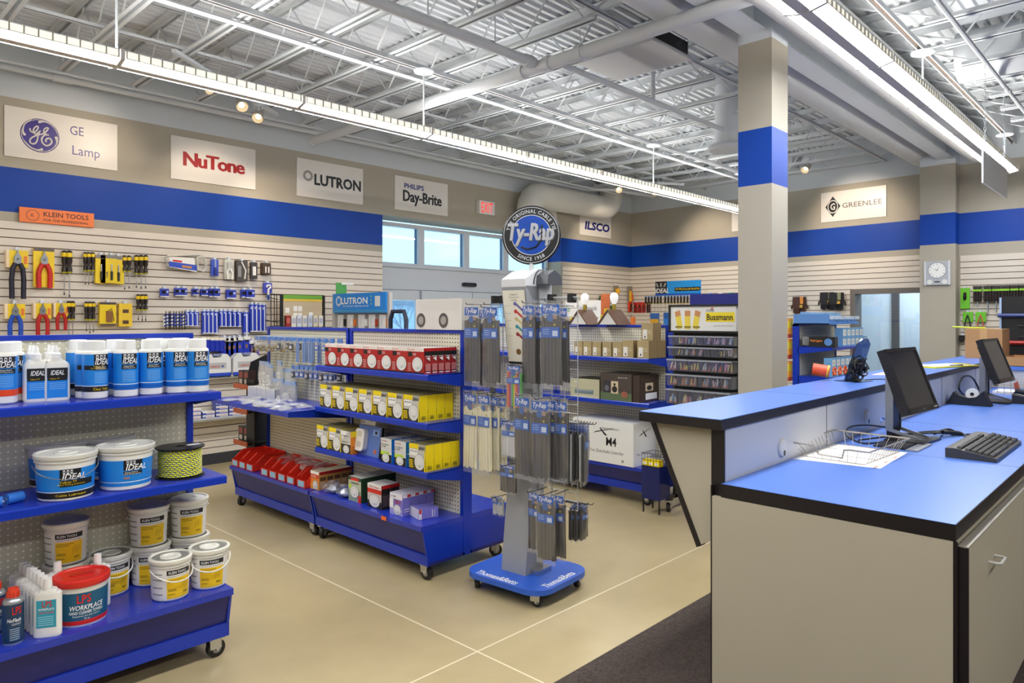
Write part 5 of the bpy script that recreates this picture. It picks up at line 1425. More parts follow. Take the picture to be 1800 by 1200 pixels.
def t_card(name, label, cat, w, h, d, base, draw, n=1):
    t = thing(name, label, cat)
    m = MB()
    for i in range(n): m.box((-w / 2, .0 + d / n * i, -h), (w / 2, .0 + d / n * (i + .6), -.012), base)
    m.box((-.012, .0, -.012), (.012, d, .012), M('D9E2EC', .35)); m.build('card', t)
    m = MB(); draw(m, w, h); m.build('product', t)
    return t
def dr_driver(m, w, h):
    m.box((-w * .5, -.002, -h * .16), (w * .5, 0, -.012), M('8A8480', .5)); m.cyl((0, -.008, -h * .35), (0, -.008, -h * .6), .006, CHROME, 8); m.lathe([(.01, -h * .9), (.012, -h * .62), (.008, -h * .6)], BK, 10, (0, -.01, 0))
def dr_tester(m, w, h):
    m.box((-w * .5, -.003, -h * .14), (w * .5, 0, -.012), M('4A3A34', .5)); m.box((-w * .12, -.014, -h * .85), (w * .25, 0, -h * .4), M('8A5A30', .4)); m.tube([(.0, -.01, -h * .4), (w * .2, -.012, -h * .3), (w * .35, -.012, -h * .8)], .003, BK, 6); m.box((-w * .5, -.003, -h), (w * .5, 0, -h * .92), M('5A4A42', .5))
def dr_win(m, w, h):
    for z in (.3, .75): m.box((-w * .22, -.004, -h * (z + .14)), (w * .22, 0, -h * z), M('5A3A2A', .4))
for i, p in enumerate(((2.195, 7.6, 2.213), (2.24, 7.6, 2.216), (2.279, 7.58, 2.217), (2.347, 7.6, 2.212))):
    put(t_card('blister_card', 'yellow blister card with a small screwdriver, %s of four in the upper tool row' % ORD[i], 'card', .1, .285, .05, YEL, dr_driver, 2), p)
put(t_card('blister_card', 'yellow pack with brown tester in the lower tool row', 'card', .145, .24, .06, YEL, dr_tester, 3), (2.255, 7.6, 1.757))
put(t_card('blister_card', 'yellow pack with two dark windows in the lower tool row', 'card', .12, .24, .06, M('F0C832', .4), dr_win, 3), (2.413, 7.6, 1.748))

# blue cards and saw blades
BC = M('2B3FB4', .4)
def dr_hole(m, w, h): m.box((-w * .5, -.002, -h), (w * .5, 0, -h * .9), WHT); m.lathe([(.012, -h * .62), (.02, -h * .35), (.004, -h * .3)], BK, 10, (-.01, -.012, 0)); m.box((w * .2, -.003, -h * .55), (w * .4, 0, -h * .35), M('C9D4F2', .4))
for i, (x0, x1, n) in enumerate(((282, 297, 1), (308, 318, 2), (319, 329, 2), (339, 349, 2), (354, 366, 2), (368, 377, 3), (376, 387, 3), (399, 415, 2), (425, 435, 3), (433, 448, 3))):
    p0, p1 = [((2.741, 7.6, 1.905), (2.824, 7.6, 1.808)), ((2.887, 7.6, 1.915), (2.944, 7.6, 1.822)), ((2.944, 7.6, 1.917), (3.008, 7.6, 1.823)), ((3.067, 7.6, 1.915), (3.126, 7.6, 1.832)), ((3.156, 7.6, 1.912), (3.229, 7.6, 1.828)), ((3.241, 7.6, 1.92), (3.303, 7.6, 1.818)), ((3.282, 7.58, 1.921), (3.35, 7.58, 1.818)), ((3.434, 7.6, 1.914), (3.537, 7.6, 1.804)), ((3.602, 7.6, 1.919), (3.667, 7.6, 1.819)), ((3.645, 7.58, 1.92), (3.744, 7.58, 1.814))][i]
    put(t_card('blue_card', 'small blue card with a black hole saw, %s from the left in its row' % ORD[i], 'card', p1[0] - p0[0], p0[2] - p1[2], .05, BC, dr_hole, n), ((p0[0] + p1[0]) / 2, p0[1], p0[2]))
def dr_saw(m, w, h): m.add([(-w * .1, -.004, -.02), (w * .2, -.004, -.03), (w * .22, -.004, -h * .96), (-w * .05, -.004, -h * .98)], [(0, 1, 2, 3)], M('D9DDE6', .35)); m.box((-w * .5, -.002, -h), (w * .5, 0, -h * .96), WHT); m.box((-w * .45, -.003, -h * .2), (-w * .15, 0, -h * .12), M('C9D0E6', .4))
SB = [((2.991, 7.6, 1.668), (3.037, 7.6, 1.506)), ((3.037, 7.6, 1.668), (3.085, 7.6, 1.506)), ((3.085, 7.6, 1.668), (3.132, 7.6, 1.505)), ((3.168, 7.6, 1.675), (3.211, 7.6, 1.425)), ((3.211, 7.6, 1.675), (3.253, 7.6, 1.425)), ((3.253, 7.6, 1.676), (3.297, 7.6, 1.424)), ((3.297, 7.6, 1.67), (3.34, 7.6, 1.423)),
      ((3.352, 7.6, 1.677), (3.396, 7.6, 1.497)), ((3.396, 7.6, 1.677), (3.441, 7.6, 1.496)), ((3.447, 7.6, 1.677), (3.492, 7.6, 1.496)), ((3.498, 7.6, 1.671), (3.543, 7.6, 1.496)), ((3.55, 7.6, 1.672), (3.602, 7.6, 1.495)), ((3.621, 7.6, 1.666), (3.687, 7.6, 1.418)), ((3.701, 7.6, 1.756), (3.747, 7.6, 1.436)), ((3.747, 7.6, 1.757), (3.795, 7.6, 1.435)), ((3.795, 7.6, 1.751), (3.842, 7.6, 1.435)), ((3.842, 7.6, 1.751), (3.89, 7.6, 1.434))]
NUM = ORD + ['thirteenth', 'fourteenth', 'fifteenth', 'sixteenth', 'seventeenth']
for i, (a, b) in enumerate(SB):
    put(t_card('saw_blade_pack', 'blue and white saw blade pack, %s from the left in the blade row' % NUM[i], 'pack', b[0] - a[0] - .004, a[2] - b[2], .05, M('2340C0', .4), dr_saw, 2), ((a[0] + b[0]) / 2, a[1], a[2]))
def spade(label):
    t = thing('drill_bit_pack', label, 'pack'); m = MB(); m.box((-.035, 0, -.17), (.035, .02, -.05), WHT)
    for i in range(4): m.quad([(-.035, -.001, -.17 + .035 * i), (.035, -.001, -.15 + .035 * i), (.035, -.001, -.135 + .035 * i), (-.035, -.001, -.155 + .035 * i)], BC)
    m.build('card', t); m = MB()
    for x in (-.015, .015): m.cyl((x, -.006, -.2), (x, -.006, -.01), .005, BK, 8)
    m.build('bit', t); return t
for i, p in enumerate(((2.808, 7.6, 1.672), (2.853, 7.6, 1.673), (2.91, 7.6, 1.673), (2.967, 7.6, 1.674))): put(spade('blue striped drill bit pack, %s from the left before the saw blades' % ORD[i]), p)
def roundpk(label, blue='1E33B0'):
    t = thing('blade_tube', label, 'tube'); m = MB(); m.lathe([(.03, -.15), (.034, -.145), (.034, -.02), (.03, -.015)], M(blue, .3), 16); m.build('tube', t); MB().lathe([(.0345, -.03), (.0345, -.012), (.028, .0), (.0001, .002)], M('E6DCC8', .5), 16).build('top', t); return t
for i, p in enumerate(((3.166, 7.58, 1.39), (3.214, 7.58, 1.389), (3.263, 7.58, 1.382), (3.313, 7.58, 1.381), (3.362, 7.58, 1.38))): put(roundpk('blue round blade tube, %s from the left under the saw blades' % ORD[i]), p)
def dr_bl(m, w, h): m.box((-w * .5, -.002, -h * .25), (w * .5, 0, -.012), WHT); m.box((-w * .2, -.003, -.07), (w * .2, 0, -.05), BK); m.box((-w * .2, -.003, -h * .7), (w * .1, 0, -h * .5), M('8A6A5A', .4))
for i, p in enumerate(((3.409, 7.6, 1.391), (3.466, 7.6, 1.384), (3.517, 7.6, 1.389), (3.582, 7.6, 1.394), (3.661, 7.6, 1.399))): put(t_card('blade_pouch', 'blue blade pouch with white top, %s from the left of its row' % ORD[i], 'pouch', .085, .2, .05, M('2038B8', .4), dr_bl, 1), p)
for i, p in enumerate(((3.727, 7.6, 1.353), (3.768, 7.6, 1.326))): put(t_card('blade_pouch', 'purple blade pouch beside the brass packets, %s one' % ('left', 'right')[i], 'pouch', .07, .2, .05, M('5A50B0', .4), dr_bl, 2), p)

# upper right of the left wall: saw, knife, snips, packs
hs = thing('hacksaw', 'hacksaw with a blue and white printed card in the upper tool row', 'saw', (0, 0, 0))
a, b, c, d = (2.796, 7.6, 2.235), (3.103, 7.6, 2.254), (2.813, 7.6, 2.118), (3.103, 7.6, 2.085)
GA = M('A8ACA6', .35, metal=.4)
m = MB(); m.tube([c, (a[0] - .01, a[1], a[2] - .02), (a[0] + .02, a[1], a[2]), (b[0], b[1], b[2] - .0), (3.144, 7.6, 2.257)], .008, GA, 8); m.build('frame', hs)
m = MB(); m.tube([(3.114, 7.6, 2.237), (3.18, 7.6, 2.241), (3.211, 7.6, 2.133), (3.18, 7.6, 2.089), (3.114, 7.6, 2.11), (3.114, 7.6, 2.237)], .014, M('C9C9BE', .4), 10); m.build('handle', hs)
MB().tube([c, d], .004, STEEL, 6).build('blade', hs)
m = MB(); y = a[1] - .006; m.quad([(2.821, 7.59, 2.218), (3.075, 7.59, 2.228), (3.104, 7.59, 2.079), (2.826, 7.59, 2.118)], WHT); m.quad([(2.82, 7.588, 2.177), (3.104, 7.588, 2.151), (3.104, 7.588, 2.091), (2.82, 7.588, 2.124)], M('2A4CC0', .4)); m.quad([(2.951, 7.587, 2.143), (3.05, 7.587, 2.136), (3.05, 7.587, 2.112), (2.951, 7.587, 2.119)], M('C98A4A', .4)); m.quad([(2.859, 7.587, 2.197), (2.951, 7.587, 2.19), (2.951, 7.587, 2.172), (2.859, 7.587, 2.179)], RED); m.build('card', hs)
def dr_knife(m, w, h): m.lathe([(.014, -h), (.018, -h * .65), (.014, -h * .55)], M('26338A', .4), 10, (0, -.012, 0)); m.box((-.01, -.01, -h * .5), (.01, 0, -h * .1), M('8FA0C8', .4))
put(t_card('blister_card', 'blue utility knife card right of the hacksaw', 'card', .075, .19, .05, M('3A55C8', .4), dr_knife), (3.303, 7.6, 2.236))
def dr_snip(m, w, h):
    m.prism([(-.03, -h * .2), (.02, -h * .15), (.045, -h * .5), (-.02, -h * .55)], 'y', -.02, -.004, M('B9BAB4', .4))
    for s in (-1, 1): m.tube([(s * .008, -.015, -h * .5), (s * .03, -.015, -h * .7), (s * .022, -.015, -h)], .012, WHT, 8)
put(t_card('blister_card', 'white handled snips card right of the utility knife', 'card', .1, .23, .06, M('D2D2C8', .4), dr_snip), (3.46, 7.6, 2.246))
def dr_dk(m, w, h): m.tube([(-w * .1, -.006, -h * .1), (w * .3, -.006, -h * .5), (w * .2, -.006, -h * .9)], .008, WHT, 6); m.box((-w * .4, -.003, -h * .8), (-w * .1, 0, -h * .3), M('8A8A8A', .4))
put(t_card('blister_card', 'large dark tool pack in the upper row of the blue goods', 'card', .125, .24, .07, M('4A4440', .4), dr_dk, 3), (3.603, 7.59, 2.241))
put(t_card('blister_card', 'medium dark tool pack with white inside in the upper row', 'card', .075, .2, .06, M('3A3634', .4), lambda m, w, h: m.box((-w * .25, -.005, -h * .8), (w * .25, 0, -h * .3), WHT)), (3.747, 7.6, 2.231))
put(t_card('blister_card', 'brown and black pack at the right end of the upper tool row', 'card', .1, .14, .08, M('4A3626', .4), lambda m, w, h: [m.box((x, -.005, -h * .9), (x + .015, 0, -h * .4), WHT) for x in (-.02, .015)], 3), (3.897, 7.6, 2.233))
def dr_hook(m, w, h): m.tube([(-.02, -.01, -h * .5), (-.01, -.01, -h * .32), (.02, -.01, -h * .3), (.025, -.01, -h * .5), (.0, -.01, -h * .68), (.0, -.01, -h * 1.15)], .012, WHT, 8); m.cyl((0, -.01, -h * 1.15), (0, -.01, -h * 1.6), .014, M('1C4DB8', .4), 10)
put(t_card('blister_card', 'blue card with a white hooked keyhole saw', 'card', .1, .13, .05, M('4048B8', .4), dr_hook), (3.911, 7.6, 2.006))

# shelf and cases on the left wall
def wshelf(label, x0, x1, z, d=.2):
    t = thing('wall_shelf', label, 'shelf', (x0, 7.66, z)); m = MB(); m.box((0, -d, -.006), (x1 - x0, 0, 0), M('B4B4B2', .4)); m.box((0, -d, -.012), (x1 - x0, -d + .006, .02), M('C4C4C2', .4))
    for x in (.02, x1 - x0 - .03): m.prism([(0, -.006), (-d * .9, -.006), (0, -.09)], 'x', x, x + .005, M('A9A9A7', .4))
    m.build('shelf_tray', t); return t
wshelf('metal shelf on the left wall holding the two white kit cases', 3.0, 4.0, .955, .14)
wshelf('lower metal shelf on the left wall stacked with small white and blue boxes', 2.75, 4.2, .52, .22)
KC_ = []
def kcase(label):
    t = thing('kit_case', label, 'case'); m = MB(); m.prism([(-.15, 0), (.15, 0), (.155, .03), (.15, .2), (.11, .245), (.06, .25), (.04, .21), (-.04, .21), (-.06, .25), (-.11, .245), (-.15, .2), (-.155, .03)], 'y', -.05, .05, M('E6E6E4', .4)); m.build('shell', t)
    m = MB(); m.box((-.155, -.0515, .01), (.155, -.049, .045), M('2A4CC0', .4)); m.prism([(-.04, .25), (.04, .25), (.03, .225), (-.03, .225)], 'y', -.04, .04, M('8A94B8', .4)); m.box((-.1, -.0525, .09), (.1, -.049, .155), M('B9B9B7', .5)); m.flat_text('LENOX', .022, RED, (-.02, -.0535, .115), (1, 0, 0), (0, 0, 1), bold=.03, w=.1); m.box((.05, -.0535, .105), (.07, -.052, .125), M('2A4CC0', .4)); m.build('print', t); return t
put(kcase('white kit case on the wall shelf, left one'), (3.29, 7.57, .957)); put(kcase('white kit case on the wall shelf, right one'), (3.62, 7.57, .957))
K_SB = Kind(lambda l: pack('blade_box', l, 'box', .13, .1, .04, WHT, [('r', 'f', 0, .3, .1, .6, M('4A55B8', .4)), ('t', 'f', 'LENOX', .62, .6, .25, RED, .5), ('r', 'f', .3, 1, .1, .35, M('5A66C0', .4))], WHT, M('5058A8', .4)))
k = 0
for i, n in enumerate((2, 3, 2, 5, 4, 3, 4, 2)):
    for j in range(n):
        K_SB.put('small white and blue blade box, %s stack from the left, %s from below' % (ORD[i], ORD[j]), (2.9 + .145 * i, 7.55, .522 + .041 * j), (-.03, .02, 0, .03)[(i + j) % 4], 'blade boxes on the lower wall shelf')

# ---- wire card rack and dimmer display against the left wall near the doors
wr_ = thing('card_rack', 'black wire rack of small cards with green header on the units behind', 'rack', (4.27, 7.45, 0))
m = MB()
for x in (-.27, .27): m.box((x - .014, -.01, .0), (x + .014, .02, 1.86), BK)
for x in (-.4, -.36, -.33): m.cyl((x, 0, .4), (x, 0, 1.86), .005, BK, 6)
for z in (1.86, 1.5, 1.25): m.cyl((-.42, 0, z), (.27, 0, z), .005, BK, 6)
for z in (1.80, 1.54): m.cyl((-.33, -.03, z), (-.5, -.06, z + .03), .005, BK, 6)
for i in range(8): m.cyl((-.24 + .07 * i, -.012, 1.25), (-.24 + .07 * i, -.012, 1.62), .004, BK, 6)
m.box((-.45, -.2, 0), (.35, .15, .04), BK); m.build('frame', wr_)
m = MB(); m.box((-.25, .0, 1.3), (.25, .015, 1.86), M('C4B294', .5)); m.box((-.25, -.004, 1.81), (.25, .0, 1.86), M('6FA83A', .4)); m.box((-.25, -.004, 1.785), (.25, .0, 1.81), M('E6C04A', .4))
for x, z in ((-.2, 1.68), (-.1, 1.7), (-.1, 1.62), (-.04, 1.7), (-.04, 1.62), (.1, 1.63)): m.box((x - .025, -.003, z - .03), (x + .025, .0, z + .03), WHT)
m.build('header', wr_)
r = random.Random(3)
for row in range(2):
    for i in range(7):
        c = ('9A2A24', 'E9E4DA', 'DCE2EC', 'E9E4DA', 'C9D4EC', 'E6DEC4', 'E9E4DA')[(i + row * 3) % 7]
        tag(MB().box((-.028, -.012, -.07), (.028, .012, .06), M(c, .5)).box((-.02, -.0135, -.03), (.02, -.012, .03), M('B4B8C8' if c != '9A2A24' else 'C96A5A', .5)).build('small_card', loc=(4.27 - .205 + .07 * i, 7.43, 1.56 - .14 * row)), 'small card in the black wire rack, %s from left in the %s row' % (ORD[i], ('upper', 'lower')[row]), 'card', 'cards in the wire rack')

# dimmer display on its own cabinet
dd_ = thing('dimmer_display', 'dimmer switch display with bright blue header behind the shelf units', 'display', (4.5, 6.68, 0), -PI / 2)
GYD = M('9A938C', .5)
MB().box((-.52, .0, 0), (.52, .3, 1.46), M('8C8680', .5)).build('cabinet', dd_)
m = MB(); m.box((-.5, .06, 1.46), (.52, .08, 1.66), GYD); m.box((-.55, .02, 1.46), (-.5, .08, 1.87), M('B4B0AA', .5)); m.box((.52, .02, 1.46), (.56, .06, 1.87), M('B4B0AA', .5)); m.build('panel', dd_)
m = MB(); m.box((-.5, .0, 1.65), (.52, .05, 1.87), M('1A86DE', .35)); 
P = lambda x, y, e=0: V((x, -.002 - e, 1.775 + y))
m.text('LUTRON', .075, TXW, lambda a, b: P(-.07 + a, .01 + b), bold=.05, w=.52); burst(m, P, -.38, .01, .06, TXW); tx(m, P, 'for all your lighting needs', .022, TXW, -.04, -.05, w=.5, bold=.02); m.box((.33, -.004, 1.72), (.42, .0, 1.83), M('E0E0DE', .4)); m.box((-.5, -.003, 1.66), (.52, .0, 1.68), M('3F9ACC', .4)); 
for z in (1.74, 1.78, 1.82): m.box((.25, -.003, z), (.265, 0, z + .012), M('C9D94A', .4))
m.build('header', dd_)
for i, x in enumerate((-.42, -.22, -.0, .2, .4)):
    m = MB(); m.box((x - .055, .045, 1.47), (x + .055, .06, 1.63), WHT); m.box((x - .012, .035, 1.51), (x + .012, .045, 1.59), M('D9D9D6', .4)); m.build('dimmer_plate', dd_)
    m = MB(); m.box((x + .065, .045, 1.5), (x + .1, .06, 1.58), (BK, M('E87A2A', .4), WHT, M('B4441E', .4), M('E87A2A', .4))[i]); m.build('switch', dd_)
gp = tag(MB().box((-.07, 0, 0), (.07, .006, .13), M('4A9A4A', .4)).box((.0, -.01, .11), (.16, .0, .135), WHT).build('green_tag', loc=(4.56, 7.1, 1.87)), 'small green and white card standing on the dimmer display', 'card')
ch = thing('folding_handle', 'dark looped handle behind the shelf unit by the doors', 'handle bar', (3.75, 4.95, 0))
m = MB(); m.tube([(0, .11, .3), (0, .11, 1.58), (0, .08, 1.65), (0, -.08, 1.65), (0, -.11, 1.58), (0, -.11, .3)], .02, M('1E2638', .4), 10); m.build('loop', ch); MB().box((-.2, -.16, 0), (.2, .16, .3), M('22283A', .5)).build('base', ch)

# speaker cartons on top of the alarm unit
D_SP = [('r', 'f', .06, .94, .6, .95, M('DAD6CE', .4)), ('d', 'f', .12, .3, .1, .24, M('5A5450', .4)), ('d', 'f', .12, .3, .06, .14, M('A9A29A', .4)), ('d', 'f', .62, .3, .1, .24, M('5A5450', .4)), ('d', 'f', .62, .3, .06, .14, M('A9A29A', .4))]
o = pack('speaker_carton', 'white carton with round speaker pictures behind the tall cable tie packets', 'carton', .46, .25, .2, M('DEDAD2', .4), D_SP, M('E9E6DE', .4), M('CFCBC2', .4)); o.location = (3.12, 3.53, 1.517); o.rotation_euler = (0, 0, RZ)

# ================================================================ service counter
LAM = M('567FD4', .33, noise=.03, scale=2.5)
PANEL = M('B9B099', .45, noise=.02, scale=3)
PANELW = M('C9C9C9', .4)
EDGE = M('1B1516', .4)
DRK = M('15151C', .5)
X0, X1 = 2.69, 8.3
ct = thing('worktop', 'blue laminate worktop with thick black edge at lower right', 'worktop', (0, 0, 0))
m = MB(); m.box((X0, .55, .858), (X1, 1.384, .912), EDGE); m.build('edge_band', ct)
m = MB(); m.box((X0 + .001, .552, .905), (X1, 1.383, .9135), LAM)
for x in (3.92, 5.14, 6.36, 7.58): m.box((x - .0012, .5495, .858), (x + .0012, 1.383, .9139), DRK)
m.build('laminate', ct)
def cabinet(label, x0, x1, first):
    t = thing('counter_cabinet', label, 'cabinet', (x0, 0, 0)); w = x1 - x0
    m = MB(); m.box((0, .56, .09), (w, 1.382, .857), PANEL); m.box((.0, .62, .0), (w, 1.38, .09), DRK)
    if first:
        m.box((-.004, .557, .0), (.018, 1.428, .856), PANEL); m.box((-.0045, 1.424, 0), (.018, 1.43, .9), EDGE)
        m.box((-.0046, .545, 0), (.0, .558, .857), EDGE)
    m.build('carcass', t)
    d = MB(); d.box((.012, .517, .1), (w - .004, .545, .84), PANEL); d.box((.004, .516, .1), (.012, .546, .84), EDGE); d.box((.004, .5165, .84), (w - .004, .546, .844), M('8F897C', .3))
    dr = d.build('door', t)
    h = MB(); xa = .34 if first else w - .2; z = .713
    h.tube([(xa, .518, z), (xa, .49, z), (xa + .006, .482, z), (xa + .09, .482, z), (xa + .096, .49, z), (xa + .096, .518, z)], .005, M('DADAD6', .3), 8); o = h.build('handle', dr); o['label'] = 'light metal pull handle'
    return t
xs = [2.694, 3.92, 5.14, 6.36, 7.58]
for i in range(4): cabinet('beige cabinet under the blue worktop, %s' % ('nearest one with the big end panel' if i == 0 else ORD[i] + ' from the near end'), xs[i], xs[i + 1], i == 0)
bt = thing('bar_counter', 'raised blue bar top with black edges above the worktop', 'bar top', (0, 0, 0))
m = MB(); m.box((2.67, 1.372, 1.135), (9.0, 1.768, 1.176), EDGE); m.build('edge_band', bt)
m = MB(); m.box((2.672, 1.374, 1.17), (9.0, 1.766, 1.1785), LAM)
for x in (3.87, 5.09, 6.31, 7.53): m.box((x - .0012, 1.3715, 1.135), (x + .0012, 1.766, 1.179), DRK)
m.build('laminate', bt)
bp = thing('bar_riser', 'light upright panel between the worktop and the raised bar', 'panel', (0, 0, 0))
m = MB(); m.box((2.728, 1.386, .655), (8.6, 1.44, 1.135), PANELW); m.box((2.718, 1.384, .655), (2.728, 1.442, 1.135), EDGE)
for x in (3.87, 5.09, 6.31, 7.53): m.box((x - .002, 1.3845, .913), (x + .002, 1.386, 1.135), DRK)
m.build('panel', bp)
def bracket(label, x):
    t = thing('bar_bracket', label, 'bracket', (x, 0, 0))
    poly = [(1.441, 1.134), (1.742, 1.134), (1.51, .618), (1.441, .665)]
    MB().prism(poly, 'x', 0, .03, PANEL).build('plate', t)
    a, b = V((1.742, 1.134)), V((1.51, .618)); n = V(((b - a).y, -(b - a).x)).normalized() * -.024
    MB().prism([tuple(a), tuple(b), tuple(b - n), tuple(a - n)], 'x', -.003, .033, EDGE).build('edge_strip', t)
    return t
for i, x in enumerate((2.72, 3.94, 5.16, 6.38, 7.6)): bracket('tapered bracket under the raised bar, %s' % ('at the near end' if i == 0 else ORD[i] + ' from the near end'), x)
def grommet(label, x, z):
    t = thing('cable_grommet', label, 'grommet', (x, 1.386, z)); m = MB(); T = Euler((PI / 2, 0, 0)).to_matrix().to_4x4()
    m.lathe([(.0001, 0), (.044, 0), (.044, .006), (.038, .012), (.0001, .012)], M('D9D6CC', .4), 28, T=T); m.build('cover', t); m = MB(); m.prism(rrect(.02, .026, .009, cx=.005, cy=-.024), 'y', -.0135, -.012, BK); m.build('slot', t)
grommet('round cable cover on the riser left of the wire tray', 3.295, .98); grommet('round cable cover on the riser behind the monitor', 4.52, 1.0)

# wire tray and paper
m = MB(); m.quad([(3.4, 1.375, .9142), (3.45, 1.0, .9142), (3.96, 1.02, .9142), (3.95, 1.376, .9142)], M('F4F1EC', .5)); m.quad([(3.46, 1.35, .9146), (3.49, 1.06, .9146), (3.92, 1.08, .9146), (3.92, 1.35, .9146)], M('FAF8F4', .5))
for k in range(3): m.quad([(3.445 + .15 * k, 1.02, .9148), (3.5 + .15 * k, 1.022, .9148), (3.5 + .15 * k, 1.032, .9148), (3.445 + .15 * k, 1.03, .9148)], M('D9A08C', .5))
tag(m.build('paper_sheets'), 'white papers lying under the wire tray on the worktop', 'paper'); 
wt = thing('wire_tray', 'wire letter tray with cut out front standing on papers', 'tray', (3.7, 1.21, .9155), math.radians(-3))
WR = M('A79E92', .4, metal=.3)
bx, by, tx_, ty = .23, .15, .27, .185
m = MB(); zt, zb = .07, .004
def loop(pts, r): m.tube(pts, r, WR, 6, closed=True)
loop([(-bx, -by, zb), (bx, -by, zb), (bx, by, zb), (-bx, by, zb)], .002)
fr = [(-tx_, ty, zt), (-tx_, .1, zt), (-tx_ * .99, .07, zt), (-bx * 1.04, .055, .025), (-bx * 1.03, -.055, .022), (-tx_ * .99, -.075, zt - .005), (-tx_, -.1, zt), (-tx_, -ty, zt), (tx_, -ty, zt), (tx_, ty, zt)]
loop(fr, .0042)
for i in range(1, 12):
    f = i / 12
    for sg_ in (-1, 1): m.tube([(-tx_ + 2 * tx_ * f, sg_ * ty, zt), (-bx + 2 * bx * f, sg_ * by, zb)], .0013, WR, 5)
    if i % 4 == 0: m.cyl((-bx + 2 * bx * f, -by, zb), (-bx + 2 * bx * f, by, zb), .0013, WR, 5)
for i in range(1, 8):
    y = -1 + 2 * i / 8.0; lo = abs(y) < .45
    m.cyl((tx_, ty * y, zt), (bx, by * y, zb), .0013, WR, 5); m.cyl((-bx, by * y, zb), (-(bx * 1.035 if lo else tx_), ty * y, .024 if lo else zt), .0013, WR, 5)
m.build('wire_frame', wt)

# monitors
MBK = M('1B181A', .35); SCR = M('2E2D31', .18)
def monitor(label, loc, rz, tilt):
    t = thing('monitor', label, 'monitor', loc, rz)
    w, h = .46, .365
    T = Matrix.Translation((0, -.02, .335)) @ Euler((-tilt, 0, 0)).to_matrix().to_4x4()
    m = MB(); m.box((-w / 2, -.005, -h / 2), (w / 2, .035, h / 2), MBK, T); m.prism([(-.17, -.14), (.17, -.14), (.15, .14), (-.15, .14)], 'y', .035, .06, MBK, T)
    for i in range(14): m.box((-w / 2 - .001, .006, -h / 2 + .03 + .024 * i), (-w / 2 + .01, .033, -h / 2 + .042 + .024 * i), M('0B0B0C', .5), T)
    for a, b, c, d in ((-w / 2, w / 2, h / 2 - .02, h / 2), (-w / 2, w / 2, -h / 2, -h / 2 + .032), (-w / 2, -w / 2 + .02, -h / 2, h / 2), (w / 2 - .02, w / 2, -h / 2, h / 2)): m.box((a, -.012, c), (b, -.004, d), MBK, T)
    m.build('bezel', t)
    MB().box((-w / 2 + .019, -.0065, -h / 2 + .031), (w / 2 - .019, -.004, h / 2 - .019), SCR, T).build('screen', t)
    m = MB(); m.flat_text('DELL', .01, M('8A8A8C', .4), T @ V((0, -.0128, -h / 2 + .016)), T.to_3x3() @ V((1, 0, 0)), T.to_3x3() @ V((0, 0, 1)), bold=.02)
    for i in range(4): m.box((w / 2 - .07 + .014 * i, -.0128, -h / 2 + .012), (w / 2 - .061 + .014 * i, -.0118, -h / 2 + .017), M('C4C6CA', .4), T)
    m.build('buttons', t)
    m = MB(); m.prism([(.055, .0), (.055, .36), (.085, .36), (.085, .0)], 'x', -.06, .06, MBK)
    for x in (-.064, .06): m.prism([(.048, .36), (.09, .36), (.09, .05), (-.08, .012), (-.1, .02), (.05, .06)], 'x', x, x + .004, M('9DA0A4', .3, metal=.6))
    m.box((-.14, -.13, 0), (.14, .07, .012), MBK); m.build('stand', t)
    return t
monitor('black flat monitor tilted back on the near part of the worktop', (4.37, 1.13, .9142), math.radians(-4), math.radians(20))
monitor('black flat monitor further along the worktop beside the tape dispenser', (6.85, 1.13, .9142), math.radians(-4), math.radians(20))
def cable(label, pts, r=.004, col='17171A'):
    m = MB(); P = [V(p) for p in pts]; out = []
    for i in range(len(P) - 1):
        p0, p1, p2, p3 = P[max(0, i - 1)], P[i], P[i + 1], P[min(len(P) - 1, i + 2)]
        for k in range(6):
            t = k / 6; out.append(.5 * ((2 * p1) + (p2 - p0) * t + (2 * p0 - 5 * p1 + 4 * p2 - p3) * t * t + (3 * p1 - p0 - 3 * p2 + p3) * t ** 3))
    out.append(P[-1]); m.tube(out, r, M(col, .45), 6); return tag(m.build('cable'), label, 'cable')
cable('black cable looping out beside the wire tray', [(4.62, 1.25, .93), (4.4, 1.33, .97), (4.15, 1.36, .985), (4.02, 1.33, .955), (4.05, 1.25, .92), (4.3, 1.16, .922)], .005)
cable('black cables running from the near monitor to the keyboard', [(4.45, 1.2, .93), (4.62, 1.02, .935), (4.72, .96, .92), (4.78, .88, .925)], .006)
cable('second black cable lying across the worktop behind the near monitor', [(4.1, 1.3, .925), (4.4, 1.18, .93), (4.7, 1.1, .925), (4.78, .97, .93), (4.66, .9, .922)], .005)
cable('bundled black cable lump behind the near monitor', [(4.6, 1.05, .93), (4.68, 1.0, .95), (4.74, .98, .93), (4.7, 1.03, .925), (4.62, 1.0, .945), (4.72, .94, .93)], .008)
cable('thin blue cable hanging behind the near monitor', [(4.5, 1.3, .98), (4.55, 1.31, 1.0), (4.6, 1.29, .97), (4.56, 1.27, .93)], .004, '2A6AC8')
cable('big black cable loop behind the tape dispenser', [(6.9, 1.34, .93), (6.7, 1.35, 1.02), (6.85, 1.35, 1.1), (7.1, 1.33, 1.08), (7.25, 1.3, .95)], .008)
tag(MB().box((4.02, 1.05, .914), (4.26, 1.2, .922), MBK).box((4.0, .985, .914), (4.28, 1.04, .921), M('8A8C92', .4)).build('pen_tray'), 'dark flat tray lying between the wire tray and the near monitor', 'tray')
